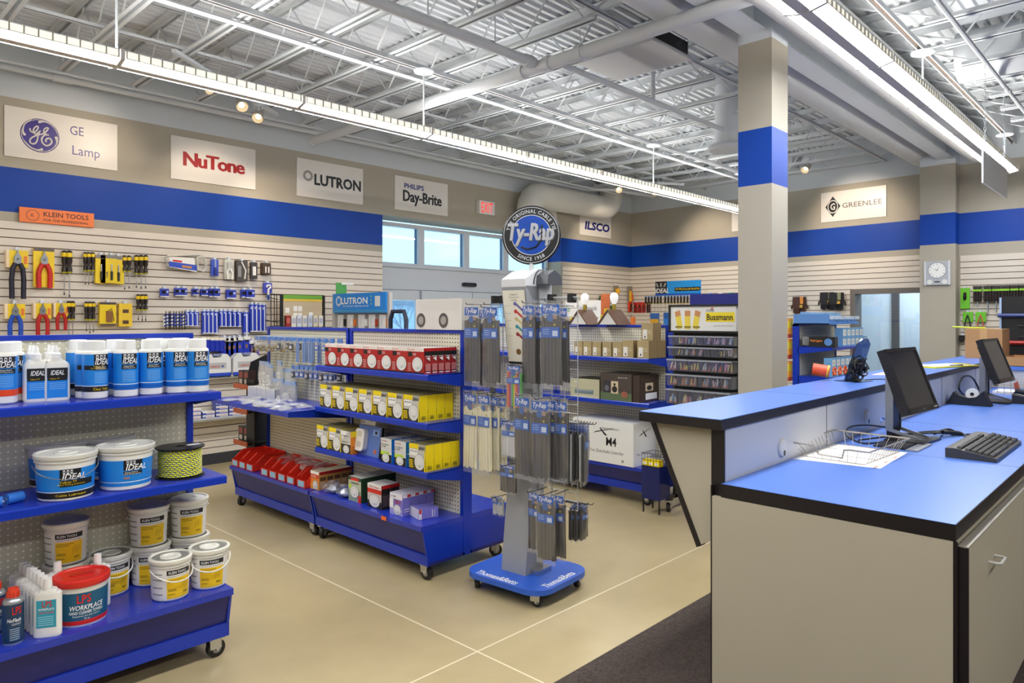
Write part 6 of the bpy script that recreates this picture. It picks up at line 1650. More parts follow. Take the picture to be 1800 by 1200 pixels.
# keyboard
kb = thing('keyboard', 'dark grey keyboard on the worktop near the front edge', 'keyboard', (4.3, .75, .9142), math.radians(0))
w, d = .455, .175; kb.scale = (1.5, 1.2, 1.25)
K1 = M('3A3733', .4); K2 = M('2A2827', .45); 
m = MB(); m.prism([(-d / 2, 0), (d / 2, 0), (d / 2, .036), (d / 2 - .03, .038), (-d / 2, .014)], 'x', -w / 2, w / 2, K1); m.build('case', kb)
sl = math.atan2(.024, d - .03); T = Matrix.Translation((0, -d / 2, .0142)) @ Euler((sl, 0, 0)).to_matrix().to_4x4()
m = MB()
for row in range(6):
    y = .012 + .0205 * row + (.008 if row == 5 else 0)
    xs_ = [(-.215 + .0192 * i, .0172) for i in range(15)] + [(.085 + .0192 * i, .0172) for i in range(3)] + ([(.152 + .0188 * i, .0168) for i in range(4)] if row < 5 else [])
    if row == 0: xs_ = [(-.215, .024), (-.188, .024), (-.161, .1), (-.058, .024), (-.031, .024), (-.004, .024), (.03, .024), (.085, .0172), (.104, .0172), (.123, .0172), (.152, .036), (.19, .0168), (.209, .0168)]
    for x, ww in xs_: m.add([(x, y, 0), (x + ww, y, 0), (x + ww, y + .0175, 0), (x, y + .0175, 0), (x + .002, y + .002, .008), (x + ww - .002, y + .002, .008), (x + ww - .002, y + .0155, .008), (x + .002, y + .0155, .008)], [(4, 5, 6, 7), (0, 1, 5, 4), (1, 2, 6, 5), (2, 3, 7, 6), (3, 0, 4, 7)], K2, T)
m.build('keys', kb)
# tape dispenser, phone
td = thing('tape_dispenser', 'black desk tape dispenser with white roll on the worktop', 'tape dispenser', (6.46, 1.23, .9142), -PI / 2)
prof = [(-.15, 0), (.15, 0), (.1, .1), (.06, .07), (.0, .055), (-.05, .065), (-.1, .115)]
MB().prism([(-p[0], p[1]) for p in prof], 'y', -.045, .045, DRK).build('body', td)
MB().tube([(0.02, -.012, .085), (0.02, .012, .085)], .045, M('E6E4DC', .5), 24).tube([(0.02, -.0125, .085), (0.02, .0125, .085)], .014, BK, 16).build('tape_roll', td)
ph = thing('telephone', 'black and grey desk telephone at the right edge of the worktop', 'telephone', (6.95, .92, .9142), .1)
MB().prism([(-.1, 0), (.1, 0), (.1, .07), (-.1, .025)], 'x', -.15, .15, DRK).build('base', ph)
m = MB(); m.tube([(-.12, -.08, .06), (-.12, .0, .085), (-.12, .08, .1)], .02, DRK, 10); m.build('handset', ph)
m = MB(); T = Matrix.Translation((0, -.1, .026)) @ Euler((math.atan2(.045, .2), 0, 0)).to_matrix().to_4x4(); m.box((-.07, .02, 0), (.13, .18, .004), M('8B8D88', .4), T)
for i in range(3):
    for j in range(4): m.box((-.05 + .03 * i, .03 + .022 * j, .004), (-.03 + .03 * i, .045 + .022 * j, .008), K2, T)
m.build('keypad', ph)

# things on the raised bar
st = thing('acrylic_stand', 'dark acrylic display stand with bundled cables on the raised bar', 'stand', (4.9, 1.6, 1.1786), math.radians(168))
ACR = film('smoked_acrylic', (.34, .36, .4), refl=.08, rough=.05)
m = MB(); T = Euler((math.radians(-20), 0, 0)).to_matrix().to_4x4(); m.prism([(-.08, 0), (.08, 0), (.085, .2), (.08, .27), (.04, .3), (-.02, .3), (-.075, .26), (-.085, .12)], 'y', -.004, .004, ACR, T); m.box((-.09, -.06, 0), (.09, .1, .004), ACR); m.build('panel', st)
m = MB(); r = random.Random(2); 
for i in range(14):
    c = V((r.uniform(-.05, .06), -.0 + .055 + r.uniform(-.02, .02), .08 + r.uniform(-.04, .06))); m.tube([c + V((.045 * math.cos(a * PI / 5 + i), .02 * math.sin(a * 1.3 + i), .035 * math.sin(a * PI / 5 + i))) for a in range(10)], .005, BK, 6, closed=True)
for i in range(4): m.box((-.04 + .03 * i, .06, .07 + .02 * (i % 2)), (-.015 + .03 * i, .09, .1 + .02 * (i % 2)), DRK)
m.build('cable_bundle', st)
otr = tag(MB().tube([(4.86, 1.72, 1.235), (4.83, 1.82, 1.25)], .04, M('E4522A', .4), 20).tube([(4.858, 1.725, 1.235), (4.855, 1.735, 1.237)], .043, M('E8B82A', .4), 20).build('tape_tube'), 'orange tape tube with yellow end beside the acrylic stand', 'tube')
otr.location.z = 0.0
cable('thin black wire running along the raised bar to the edge', [(4.9, 1.56, 1.182), (5.1, 1.52, 1.182), (5.2, 1.42, 1.182), (5.15, 1.385, 1.182), (5.1, 1.367, 1.13)], .003)
tag(MB().quad([(5.5, 1.66, 1.1792), (5.62, 1.5, 1.1792), (5.95, 1.52, 1.1792), (5.85, 1.68, 1.1792)], M('EBC9B8', .5)).build('leaflet'), 'pale pink leaflet lying on the raised bar behind the near monitor', 'leaflet')
cb = thing('clipboard', 'yellow clipboard with papers and a blue pen on the bar', 'clipboard', (6.9, 1.5, 1.1786), -.35)
m = MB(); m.box((-.3, -.12, 0), (.3, .12, .01), M('E9DC2A', .4)); m.build('board', cb); MB().box((-.26, -.1, .01), (.22, .11, .014), M('F2EEE2', .5)).build('papers', cb); MB().cyl((-.06, -.09, .017), (.1, -.1, .017), .005, M('2A4FA8', .4), 8).build('pen', cb); MB().box((.2, -.06, .01), (.27, .06, .02), M('C9B82A', .4)).build('clip', cb)
bx_ = thing('cardboard_box', 'brown cardboard box standing on the far end of the bar', 'box', (8.72, 1.5, 1.1786), 0)
CBD = M('B68A5A', .7, noise=.05, scale=9)
MB().box((-.2, -.16, 0), (.2, .16, .3), CBD).build('carton', bx_)
m = MB(); m.box((-.203, -.03, .0), (-.2, .03, .3), M('C9A06A', .35)); m.box((-.2, -.03, .3), (.2, .03, .302), M('C9A06A', .35)); m.build('tape', bx_)
m = MB(); m.tube([(8.62, 1.5, 1.489), (8.57, 1.62, 1.492), (8.56, 1.78, 1.5)], .01, M('C9D83A', .5), 6); tag(m.build('yellow_strap'), 'bright yellow strap lying over the top of the cardboard box', 'strap')
# return section of the counter with flat carton and basket
rc = thing('counter_return', 'short return of the counter carrying the flat brown carton', 'counter', (0, 0, 0))
MB().box((8.36, .1, .0), (8.9, 1.34, 1.085), PANELW).build('panel', rc); MB().box((8.34, .1, 1.085), (8.95, 1.36, 1.12), LAM).build('top', rc)
m = MB(); m.box((8.37, .2, 1.121), (8.9, 1.3, 1.125), CBD)
for a, b in (((8.37, .2), (8.375, 1.3)), ((8.895, .2), (8.9, 1.3)), ((8.37, .2), (8.9, .205)), ((8.37, 1.295), (8.9, 1.3))): m.box((a[0], a[1], 1.121), (b[0], b[1], 1.21), CBD)
tag(m.build('carton_tray'), 'flat brown carton tray on the counter return', 'carton')
tag(MB().box((8.5, .9, 1.13), (8.8, 1.15, 1.32), M('E6E6E8', .5)).build('paper_stack'), 'stack of white paper standing in the flat brown carton', 'paper')
wb = thing('wire_basket', 'tall wire basket holding papers at the far end of the worktop', 'basket', (7.75, 1.08, .9142))
m = MB()
for z in (.0, .06, .12): m.tube([(-.16, -.2, z), (.16, -.2, z), (.16, .2, z), (-.16, .2, z)], .003, WR, 6, closed=True)
for i in range(9):
    for x in (-.16, .16): m.cyl((x, -.2 + .05 * i, 0), (x, -.2 + .05 * i, .12), .002, WR, 5)
m.build('wire_frame', wb); MB().box((-.15, -.19, .002), (.15, .19, .02), M('F2F0EC', .5)).build('papers', wb); m = MB(); m.prism([(-.02, .04), (.02, .03), (.03, .1), (.0, .12)], 'x', -.164, -.16, M('B8583A', .5)); m.build('label', wb)

# hanging blank sign over the counter
hsn = thing('hanging_sign', 'blank white sign hung on chains near the right light row', 'sign', (0, 1.2, 0))
MB().box((6.78, -.006, 2.69), (7.83, .006, 2.955), M('F2F2F0', .2)).build('board', hsn)
for x in (6.88, 7.72):
    m = MB(); z = 2.955; k = 0
    while z < 3.74:
        a = .008; pts = [(x + (a * math.cos(t) if k % 2 == 0 else 0), (0 if k % 2 == 0 else a * math.cos(t)), z + .02 + .02 * math.sin(t)) for t in [i * PI / 4 for i in range(8)]]
        m.tube(pts, .0022, C_CEIL, 5, closed=True); z += .034; k += 1
    m.build('chain', hsn)

# ================================================================ far shelves right of the rack
gondola('blue shelf unit of brown boxes and a white carton behind the rack', (5.41, 4.54, 0), -PI / 2, 1.27, .35, [(1.25, .32, .0, 1.268), (.87, .32, .0, 1.268)], back=.36, zb=(.11, .32), top=1.53)
gondola('blue pegboard shelf unit further left behind the rack', (5.41, 5.83, 0), -PI / 2, 1.27, .35, [(1.25, .32, .0, 1.268), (.87, .32, .0, 1.268)], back=.36, zb=(.11, .32), top=1.53)
TAN = M('A8956A', .5, noise=.08, scale=14)
D_TAN = [('r', 'f', .12, .5, .08, .62, M('E6E2DA', .4)), ('r', 'f', .26, .36, .14, .26, BK), ('r', 'f', .55, .9, .4, .43, M('D9CDB0', .4)), ('r', 'f', .55, .85, .52, .55, M('D9CDB0', .4)), ('r', 's', .1, .9, .4, .41, M('7A6844', .5))]
K_TAN = Kind(lambda l: pack('brown_box', l, 'box', .097, .11, .13, TAN, D_TAN, M('7A6648', .5), M('8A744C', .5)))
for i, y in enumerate((4.03, 3.927, 3.823, 3.71, 3.6)): K_TAN.put('small brown box on the upper far shelf, %s from the left' % ORD[i], (5.15, y, 1.25), RZ, 'brown boxes on the far shelf')
K_TAN2 = Kind(lambda l: pack('brown_box', l, 'box', .115, .13, .15, TAN, D_TAN, M('7A6648', .5), M('8A744C', .5)))
for l, p in (('larger brown box before the gap on the upper far shelf', (5.16, 3.49, 1.25)), ('larger brown box at the right end of the upper far shelf, front', (5.16, 3.335, 1.25)), ('larger brown box at the right end of the upper far shelf, rear', (5.3, 3.335, 1.25)), ('brown box stacked on the right end boxes of the upper far shelf', (5.24, 3.345, 1.4))): K_TAN2.put(l, p, RZ, 'brown boxes on the far shelf')
def wide(label, w, d, h, loc, col, dec, side, top=None):
    o = pack('carton', label, 'carton', w, d, h, col, dec, top, side); o.location = loc; o.rotation_euler = (0, 0, RZ); return o
wide('pale green carton with a grey receiver picture on the second far shelf', .33, .3, .17, (5.25, 3.96, .87), M('B9B596', .5), [('r', 'f', .15, .8, .2, .42, M('6A7A82', .4)), ('r', 'f', .2, .75, .33, .4, M('8A98A0', .4)), ('t', 'f', 'NUVO', .2, .82, .09, TXW, .15), ('r', 'f', .0, 1, .0, .1, M('C9C6B0', .4))], M('6A6844', .5), M('4A4430', .5))
sp_ = wide('dark brown speaker carton on the second far shelf', .33, .3, .235, (5.24, 3.61, .87), M('4A4038', .45), [('r', 'f', 0, 1, 0, .3, M('5A6A4A', .5)), ('r', 'f', .1, .32, .28, .74, M('35323A', .4)), ('d', 'f', .21, .45, .07, .11, M('6A6870', .4)), ('r', 'f', .35, .58, .26, .72, M('CDBB9C', .4)), ('d', 'f', .465, .42, .085, .12, M('2A2724', .4)), ('d', 'f', .465, .6, .035, .05, M('2A2724', .4)), ('d', 'f', .78, .25, .1, .12, M('9A5A4A', .4)), ('t', 'f', 'episode', .72, .86, .07, M('C9C4BC', .4), .3), ('r', 's', .3, .7, .4, .7, M('CDBB9C', .4)), ('d', 's', .5, .52, .13, .09, M('2A2724', .4)), ('r', 's', .4, .95, .05, .3, WHT), ('t', 's', 'episode', .5, .85, .08, M('C9C4BC', .4), .6)], M('3E3026', .45))
sp2 = wide('second dark brown speaker carton at the right end of the second far shelf', .07, .3, .23, (5.24, 3.40, .87), M('3E3026', .45), [('r', 's', .3, .7, .4, .7, M('CDBB9C', .4)), ('d', 's', .5, .52, .13, .09, M('2A2724', .4)), ('r', 's', .3, .9, .08, .32, WHT)], M('45362A', .45))
def swoosh(m, P, k=1):
    m.quad([P(-.1 * k, -.02 * k), P(.12 * k, .035 * k), P(.125 * k, .04 * k), P(-.06 * k, .0)], BK); m.quad([P(-.03 * k, .03 * k), P(-.015 * k, .03 * k), P(.06 * k, -.03 * k), P(.03 * k, -.03 * k)], BK)
m4 = thing('white_carton', 'big white carton with black M4 lettering on the far shelf base', 'carton', (5.26, 3.73, .322), RZ)
MB().box((-.33, -.21, 0), (.33, .14, .365), M('E6E5E0', .45)).build('box', m4)
m = MB(); P = lambda x, y, e=0: V((x, -.2106 - e, y)); swoosh(m, lambda x, y: P(x + .0, y + .27)); m.text('M4', .075, BK, lambda a, b: P(.1 + a, .19 + b), bold=.05, w=.11); m.text('Four Zone Audio Controller', .028, M('4A4A4A', .5), lambda a, b: P(.05 + a, .1 + b), w=.36); m.text('expansion', .028, M('5A5A5A', .5), lambda a, b: P(.08 + a, .3 + b), shear=.2, w=.2); m.lathe([(.014, 0), (.0001, .001)], GREYT, 10, T=Matrix.Translation((.22, -.2108, .035)) @ Euler((PI / 2, 0, 0)).to_matrix().to_4x4())
Q_ = lambda x, y, e=0: V((.3306 + e, -.05 + x, y)); swoosh(m, lambda x, y: Q_(x * .8, y + .27)); m.text('Four Zone Audio', .025, M('4A4A4A', .5), lambda a, b: Q_(a, .1 + b), w=.22); m.build('print', m4)

# fuse display cart
fd = thing('fuse_display', 'black display of clear fuse bins under a yellow and white header', 'display', (5.12, 2.79, 0), RZ)
m = MB(); m.box((-.3, .06, .25), (.3, .1, 1.7), BK); m.box((-.3, -.02, 1.475), (-.285, .1, 1.7), BK); m.box((-.3, -.02, 1.685), (.3, .1, 1.7), BK); m.box((-.3, -.02, 1.475), (.3, .1, 1.49), BK)
for x in (-.3, .28): m.box((x, -.05, .1), (x + .02, .5, .13), BK); m.box((x, .05, .1), (x + .02, .1, 1.5), BK)
m.box((-.3, -.05, .22), (-.295, .06, .42), M('16205E', .4)); m.box((-.3, -.055, .22), (.3, -.05, .38), M('16205E', .4))
m.build('frame', fd)
for x in (-.29, .27):
    for y in (-.03, .46): caster(fd, x, y, .3, .035)
m = MB(); m.box((-.285, -.01, 1.49), (.285, .06, 1.685), M('E6E4DE', .4)); P = lambda x, y, e=0: V((x, -.0115 - e, 1.587 + y))
for dx, an in ((-.21, .3), (-.13, 0), (-.05, -.3)):
    c, s = math.cos(an), math.sin(an); R2 = lambda x, y, dx=dx, c=c, s=s: P(dx + x * c - y * s * .6, -.01 + x * s + y * c)
    m.quad([R2(-.025, -.075), R2(.025, -.075), R2(.025, .03), R2(-.025, .03)], M('E6CF4A', .4)); m.quad([R2(-.025, .03), R2(.025, .03), R2(.025, .075), R2(-.025, .075)], M('C98A5A', .4)); m.quad([P(dx - .03, -.075, .001), P(dx + .03, -.075, .001), P(dx + .03, -.06, .001), P(dx - .03, -.06, .001)], M('8A7A2A', .4))
m.quad([P(.03, -.025), P(.275, -.025), P(.275, .05), P(.03, .05)], M('F0D826', .4)); m.text('Bussmann', .05, BK, lambda a, b: P(.15 + a, .012 + b, .001), bold=.05, w=.22); m.text('COOPER', .018, BK, lambda a, b: P(.07 + a, .065 + b, .001), bold=.03, w=.07); m.quad([P(.07, .078), P(.09, .076), P(.1, .09), P(.08, .085)], RED); m.box((.1, -.0125, 1.53), (.26, -.011, 1.533), GREYT); m.build('header', fd)
BIN = film('bin_plastic', (.78, .8, .88), refl=.10, rough=.12, milky=.10)
r = random.Random(9)
rows = [(1.375, .075, 9), (1.285, .075, 9), (1.165, .095, 6), (1.045, .095, 6), (.9, .12, 5)]
FC = ['D9D4C4', 'C98A4A', 'E6D24A', '6AA8C9', 'D9A0A8', 'B4B4B0', 'C9622A']
for k, (z, h, n) in enumerate(rows):
    off = -.015 * k
    for i in range(n):
        w = .57 / n; x = -.285 + w * (i + .5) - (.0 if k < 4 else .02 * 0)
        m = MB(); y = -.02 - .012 * k
        m.prism([(y - .035, h), (y - .015, 0), (.055, 0), (.055, h)], 'x', x - w / 2 + .003, x + w / 2 - .003, BIN); b = m.build('bin', fd)
        m = MB(); m.box((x - w / 2 + .002, y - .038, h - .012), (x + w / 2 - .002, y - .03, h), M('9A9CA4', .3)); m.box((x - w / 2 + .008, y + .02, .0), (x + w / 2 - .008, .05, h * .9), BK)
        if k >= 2 or i > 0 and r.random() < .75:
            for q in range(4 if k < 2 else 6):
                c = M(r.choice(FC) if k > 1 else r.choice(FC[:6]), .4); px = x + r.uniform(-w / 2 + .014, w / 2 - .014)
                m.cyl((px, y + .0, .012), (px + r.uniform(-.01, .01), y + .012, min(h * .75, .02 + r.uniform(.02, .06))), .006, c, 8); 
                if k >= 2: m.cyl((px, y - .003, .008), (px, y + .0, .016), .0075, M('C9622A', .4), 8)
        o = m.build('fuses', b)
        b.location.z = z
wbk = thing('wire_basket', 'small wire basket of yellow boxes low beside the white carton', 'basket', (5.0, 3.16, .385), RZ)
m = MB(); m.box((-.085, -.06, -.01), (.085, .1, -.004), M('16205E', .4))
for z in (.0, .05, .1): m.tube([(-.085, -.06, z), (.085, -.06, z), (.085, .1, z), (-.085, .1, z)], .002, BK, 5, closed=True)
for i in range(7): m.cyl((-.085 + .028 * i, -.06, 0), (-.085 + .028 * i, -.06, .1), .0016, BK, 5); m.cyl((-.085 + .028 * i, .1, 0), (-.085 + .028 * i, .1, .1), .0016, BK, 5)
m.box((-.085, -.06, -.27), (.085, .1, -.01), M('16205E', .4))
for x in (-.08, .07):
    for y in (-.055, .085): m.box((x, y, -.385), (x + .01, y + .01, -.26), BK)
m.build('wire_frame', wbk)
K_YB = Kind(lambda l: pack('yellow_box', l, 'box', .05, .06, .05, YB, [('r', 'f', .15, .75, .2, .6, WHT)], YB, M('D9BC0C', .4)))
for i in range(3): K_YB.put('small yellow box in the low wire basket, %s from the left' % ORD[i], (4.97, 3.21 - .053 * i, .386), RZ, 'yellow boxes in the low wire basket')

# on top of the far unit: bulb displays, cans, sign
def bulb_house(label):
    t = thing('bulb_display', label, 'display'); BR = M('6A4A36', .5)
    m = MB(); m.prism([(-.095, 0), (.095, 0), (0, .115)], 'y', -.1, -.09, M('D9D6CE', .5)); m.build('front_panel', t)
    for s in (-1, 1): m = MB(); m.prism([(s * .105, -.002), (0, .125), (0, .14), (s * .12, -.002)], 'y', -.11, .11, BR); m.build('roof_board', t)
    m = MB(); m.lathe([(.014, .13), (.018, .15), (.018, .19)], M('C9B04A', .3, metal=.6), 14); m.build('socket', t)
    MB().lathe([(.018, .188), (.022, .2), (.036, .23), (.04, .255), (.034, .278), (.018, .292), (.0001, .296)], M('F6F4F0', .3, emit=.25), 20).build('bulb', t)
    return t
KBH = Kind(bulb_house)
KBH.put('white bulb on a brown roof shaped display, left one on the far unit', (5.36, 4.16, 1.532), RZ, 'bulb displays'); KBH.put('white bulb on a brown roof shaped display, right one on the far unit', (5.36, 3.82, 1.532), RZ, 'bulb displays')
tag(MB().lathe([(.03, 0), (.03, .09), (.0001, .09)], M('E2D82A', .4), 18).build('yellow_can', loc=(5.43, 3.99, 1.531)), 'yellow can between the two bulb displays', 'can')
tag(MB().lathe([(.022, 0), (.022, .07), (.0001, .07)], M('E87A2A', .4), 18).build('orange_can', loc=(5.43, 3.66, 1.531)), 'small orange can right of the bulb displays', 'can')
tag(MB().lathe([(.02, 0), (.018, .05), (.01, .06), (.01, .075), (.0001, .075)], WHT, 16).build('small_bottle', loc=(5.43, 4.04, 1.531)), 'small white bottle beside the yellow can on the far unit', 'bottle')
cd = thing('colour_card', 'orange and yellow display card between the bulb displays', 'card', (5.43, 3.97, 1.62), RZ)
MB().box((-.05, -.004, -.02), (.05, .004, .2), M('C96A3A', .5, noise=.4, scale=20)).box((-.01, -.006, -.03), (.05, -.003, .06), M('D9C82A', .4)).build('card', cd)
ts = thing('counter_sign', 'white sign with green and grey lettering behind the left bulb display', 'sign', (6.1, 4.72, 0), RZ)
m = MB(); m.box((-.3, 0, 0), (.3, .03, 1.55), M('2A3FA8', .4)); m.build('base', ts)
m = MB(); m.box((-.3, -.01, 1.6), (.3, .02, 1.78), C_SIGN); m.box((-.2, -.02, 1.56), (.02, .02, 1.6), M('F0D02A', .4)); m.box((.05, -.02, 1.56), (.2, .02, 1.6), M('3F8AC0', .4)); P = lambda x, y, e=0: V((x, -.012 - e, 1.69 + y)); tx(m, P, 'le', .06, M('3A9A4A', .4), -.24, 0, w=.06); tx(m, P, 'Trimbook', .05, M('6A6A6A', .4), .02, .01, w=.28); m.build('panel', ts)
# big blue header panel behind the fuse display
bh = thing('blue_header', 'dark blue panel standing behind the fuse display', 'panel', (6.4, 3.18, 0), RZ)
MB().box((-.45, 0, 0), (.45, .03, 1.83), M('101C7A', .45)).build('panel', bh)
MB().box((-.5, -.05, 0), (.5, .2, .1), M('16205E', .4)).build('base', bh)

# goods on the right wall, far corner
def RW(s, z, off=.03):
    d = V((-.37, -5.04, 0)).normalized(); n = V((-d.y, d.x, 0)) * -1
    return (RO[0] + d.x * s + n.x * off, RO[1] + d.y * s + n.y * off, z)
r = random.Random(12)
def small_driver(col):
    def mk(label):
        t = thing('screwdriver', label, 'screwdriver'); m = MB(); m.lathe([(.016, -.13), (.02, -.11), (.016, -.05), (.02, -.03), (.012, 0)], HDL, 8); m.build('handle', t)
        m = MB(); m.cyl((0, 0, -.13), (0, 0, -.3), .004, CHROME, 6); m.lathe([(.017, -.135), (.017, -.125)], M('B9B02A', .4), 8); m.build('shaft', t)
        m = MB(); m.box((-.018, -.004, -.03), (.018, .03, .012), M(col, .4)); m.build('hanger', t); return t
    return mk
KSD = Kind(small_driver('5A8AC8'))
for i in range(16): KSD.put('dark handled screwdriver under the blue sign in the far corner, %s from the left' % (NUM[i] if i < 16 else i), RW(.36 + .068 * i + (.03 if i > 5 else 0), 1.985), RA, 'screwdrivers under the blue sign')
def grip(label, c='B4241C'):
    t = t_card('red_tool_pack', label, 'pack', .085, .21, .05, M(c, .4), lambda m, w, h: [m.tube([(s * .005, -.01, -h * .3), (s * .025, -.01, -h * .6), (s * .02, -.01, -h * .95)], .008, BK, 6) for s in (-1, 1)]); return t
for i in range(4): put(grip('red tool pack in the far corner, %s from the left' % ORD[i], 'C8281C' if i != 3 else '5A2A2A'), RW(.12 + .1 * i, 1.9), RA)
put(grip('bright red and yellow pack left of the red tool packs in the far corner', 'E03A1C'), (11.2, 7.6, 1.92), 0)
GLV = lambda lab, c1, c2: t_card('glove_pack', lab, 'gloves', .2, .2, .06, M(c1, .5), lambda m, w, h: [m.box((-w * .45 + w * .24 * i, -.012, -h * 1.25 + .015 * abs(i - 1.5)), (-w * .27 + w * .24 * i, .0, -h * .6), M(c2, .5)) for i in range(4)])
put(GLV('yellow gloves with blue cuffs on the right wall in the far corner', '3A6AB4', 'F0B82A'), RW(.56, 1.69), RA)
for i in range(3): put(GLV('blue gloves on the right wall in the far corner, %s from the left' % ORD[i], '2A62B4', '3A8AE0'), RW(.86 + .22 * i, 1.7), RA)
put(t_card('tape_pack', 'small yellow and grey pack high in the far corner, left one', 'pack', .1, .2, .05, M('8A7A5A', .4), lambda m, w, h: m.lathe([(.035, -.16), (.045, -.14), (.04, -.07)], M('F0B020', .4), 14, (0, -.02, 0))), (10.75, 7.6, 2.2), 0)
put(t_card('tape_pack', 'small yellow and orange pack high in the far corner, right one', 'pack', .1, .3, .05, M('8A7A6A', .4), lambda m, w, h: [m.box((-.045, -.02, -h), (.005, 0, -.1), M('F0B820', .4)), m.box((.0, -.024, -h * .95), (.045, 0, -.16), M('E0521C', .4))]), (11.2, 7.6, 2.2), 0)
put(t_card('green_pack', 'dark green printed pack hanging on the left wall near the corner', 'pack', .2, .36, .05, M('3A5A3A', .5, noise=.6, scale=24), lambda m, w, h: m.box((-.02, -.01, -h * 1.02), (w * .5, 0, -h * .85), M('D9C82A', .4))), (10.35, 7.6, 2.0), 0)
put(t_card('green_pack', 'second dark green printed pack just below the first near the corner', 'pack', .2, .3, .06, M('4A6A3A', .5, noise=.6, scale=24), lambda m, w, h: m.box((-w * .3, -.01, -h * .6), (w * .2, 0, -h * .3), M('7A8A4A', .4))), (10.5, 7.58, 1.83), 0)
for i, c in enumerate(('5A8AC8', 'D9D9D6', '3A9A4A', '8A6A4A')): put(t_card('small_pack', 'small pack above the dark blue panel, %s from the left' % ORD[i], 'pack', .08, .11, .04, M(c, .4), lambda m, w, h: m.box((-w * .3, -.004, -h * .8), (w * .3, 0, -h * .4), GREYT)), RW(1.72 + .2 * i, 2.03), RA)
# gloves right of the pillar
def glove_pair(label, c1, c2):
    t = thing('work_gloves', label, 'gloves'); D = M(c1, .7)
    for s in (-1, 1):
        m = MB(); m.prism([(-.055, -.02), (.055, -.02), (.06, -.12), (.05, -.2), (-.05, -.2), (-.06, -.12)], 'y', -.02 + .015 * s, .005 + .015 * s, D, Matrix.Translation((s * .04, 0, 0)))
        for i in range(4): m.tube([(s * .04 - .036 + .024 * i, .0 + .015 * s, -.19), (s * .04 - .04 + .026 * i, -.006 + .015 * s, -.245), (s * .04 - .042 + .027 * i, .0 + .015 * s, -.29 + .012 * abs(i - 1.4))], .0125, D, 8)
        m.tube([(s * .04 + s * .055, .0, -.13), (s * .04 + s * .085, -.005, -.17), (s * .04 + s * .085, -.005, -.21)], .013, D, 8); m.build('glove', t)
    MB().box((-.07, -.028, -.13), (.07, -.024, -.02), M(c2, .5)).box((-.05, -.03, -.19), (.06, -.026, -.145), M('C9A03A', .5)).build('card', t)
    return t
put(glove_pair('brown work gloves with yellow card right of the pillar', '4A2A22', 'E0903A'), RW(3.33, 1.94, .05), RA)
put(glove_pair('black work gloves with grey and yellow, left of the pair by the window', '1C1A20', '5A5A4A'), RW(3.76, 2.0, .05), RA); put(glove_pair('black work gloves nearest the interior window', '17161C', '8A8A6A'), RW(3.92, 1.99, .09), RA)

# wall clock
ck = thing('wall_clock', 'square silver wall clock with round white dial on the pilaster', 'clock', (10.5, 2.353, 2.177), -PI / 2)
m = MB(); m.prism(rrect(.266, .31, .012), 'y', -.03, 0, M('B4B8BE', .35, metal=.3)); m.box((-.15, -.034, -.155), (-.125, -.0, .155), M('D2D5D9', .3)); m.box((.125, -.034, -.155), (.15, 0, .155), M('D2D5D9', .3)); m.build('case', ck)
m = MB(); Pk = lambda x, y, e=0: V((x, -.0305 - e, .035 + y)); poly_disc(m, Pk, 0, 0, .105, .105, M('7A7E86', .3)); poly_disc(m, Pk, 0, 0, .098, .098, M('F2F2EE', .4), .001)
for i in range(12): a = PI / 2 - 2 * PI * (i + 1) / 12; m.text(str(i + 1), .016, BK, lambda p, q, a=a: Pk(.08 * math.cos(a) + p, .08 * math.sin(a) + q, .002), bold=.02)
for x in (-.085, .085): 
    m.add([V((x + .032 * math.cos(2 * PI * i / 20), -.031, -.115 + .032 * math.sin(2 * PI * i / 20))) for i in range(20)], [tuple(range(20))], M('E2E2DE', .4))
m.box((-.03, -.0315, -.122), (.03, -.0305, -.108), BK); m.build('dial', ck)
for a, L_, w in ((math.radians(155), .05, .004), (math.radians(62), .075, .003)): m = MB(); c, s = math.cos(a), math.sin(a); m.quad([Pk(-s * w, c * w, .004), Pk(c * L_, s * L_, .004), Pk(s * w, -c * w, .004), Pk(-c * .012, -s * .012, .004)], BK); m.build('hand', ck)

# blue rack right of the pillar
gondola('blue shelf rack of outlets and lamps right of the pillar', (8.5, 3.38, 0), 0, 1.27, .40, [(1.25, .4, .0, 1.268), (.9, .4, .0, 1.268)], back=.36, zb=(.11, .33), top=1.516)
bs = thing('bit_display', 'row of clear and blue blister bins on top of the blue rack', 'display', (8.5, 3.38, 1.516))
MB().box((.0, -.36, 0), (.02, .05, .12), M('5A8AC8', .4)).box((.0, -.36, 0), (1.1, .05, .012), M('3A6AB0', .4)).build('tray', bs)
for i in range(6):
    for j in range(2): MB().prism([(-.34 + .18 * j, .012), (-.2 + .18 * j, .012), (-.2 + .18 * j, .09 + .06 * j), (-.3 + .18 * j, .08 + .06 * j)], 'x', .03 + .18 * i, .19 + .18 * i, M(('3F86D0', '7FA8D0')[j], .3)).box((.05 + .18 * i, -.36 + .18 * j, .06), (.17 + .18 * i, -.345 + .18 * j, .1), M('C4D2E0', .4)).build('blister', bs)
K_OUT = Kind(lambda l: pack('outlet_box', l, 'box', .14, .09, .11, M('6FA8D8', .4), [('r', 'f', .12, .88, .15, .8, WHT), ('r', 'f', .3, .7, .3, .65, M('C9CDD2', .4)), ('r', 's', .1, .9, .2, .8, WHT)], M('8FBDE2', .4), M('6FA8D8', .4)))
for k, (z, n) in enumerate(((1.25, 6), (1.361, 5), (.9, 7), (1.011, 6))):
    for i in range(n): K_OUT.put('white and blue outlet box on the blue rack, %s shelf, %s layer, %s' % (('upper', 'upper', 'lower', 'lower')[k], ('bottom', 'top')[k % 2], ORD[i]), (8.66 + .15 * (i + (2 if k < 2 else 0)) if k < 2 else 8.6 + .15 * i, 3.04, z), 0, 'outlet boxes on the blue rack')
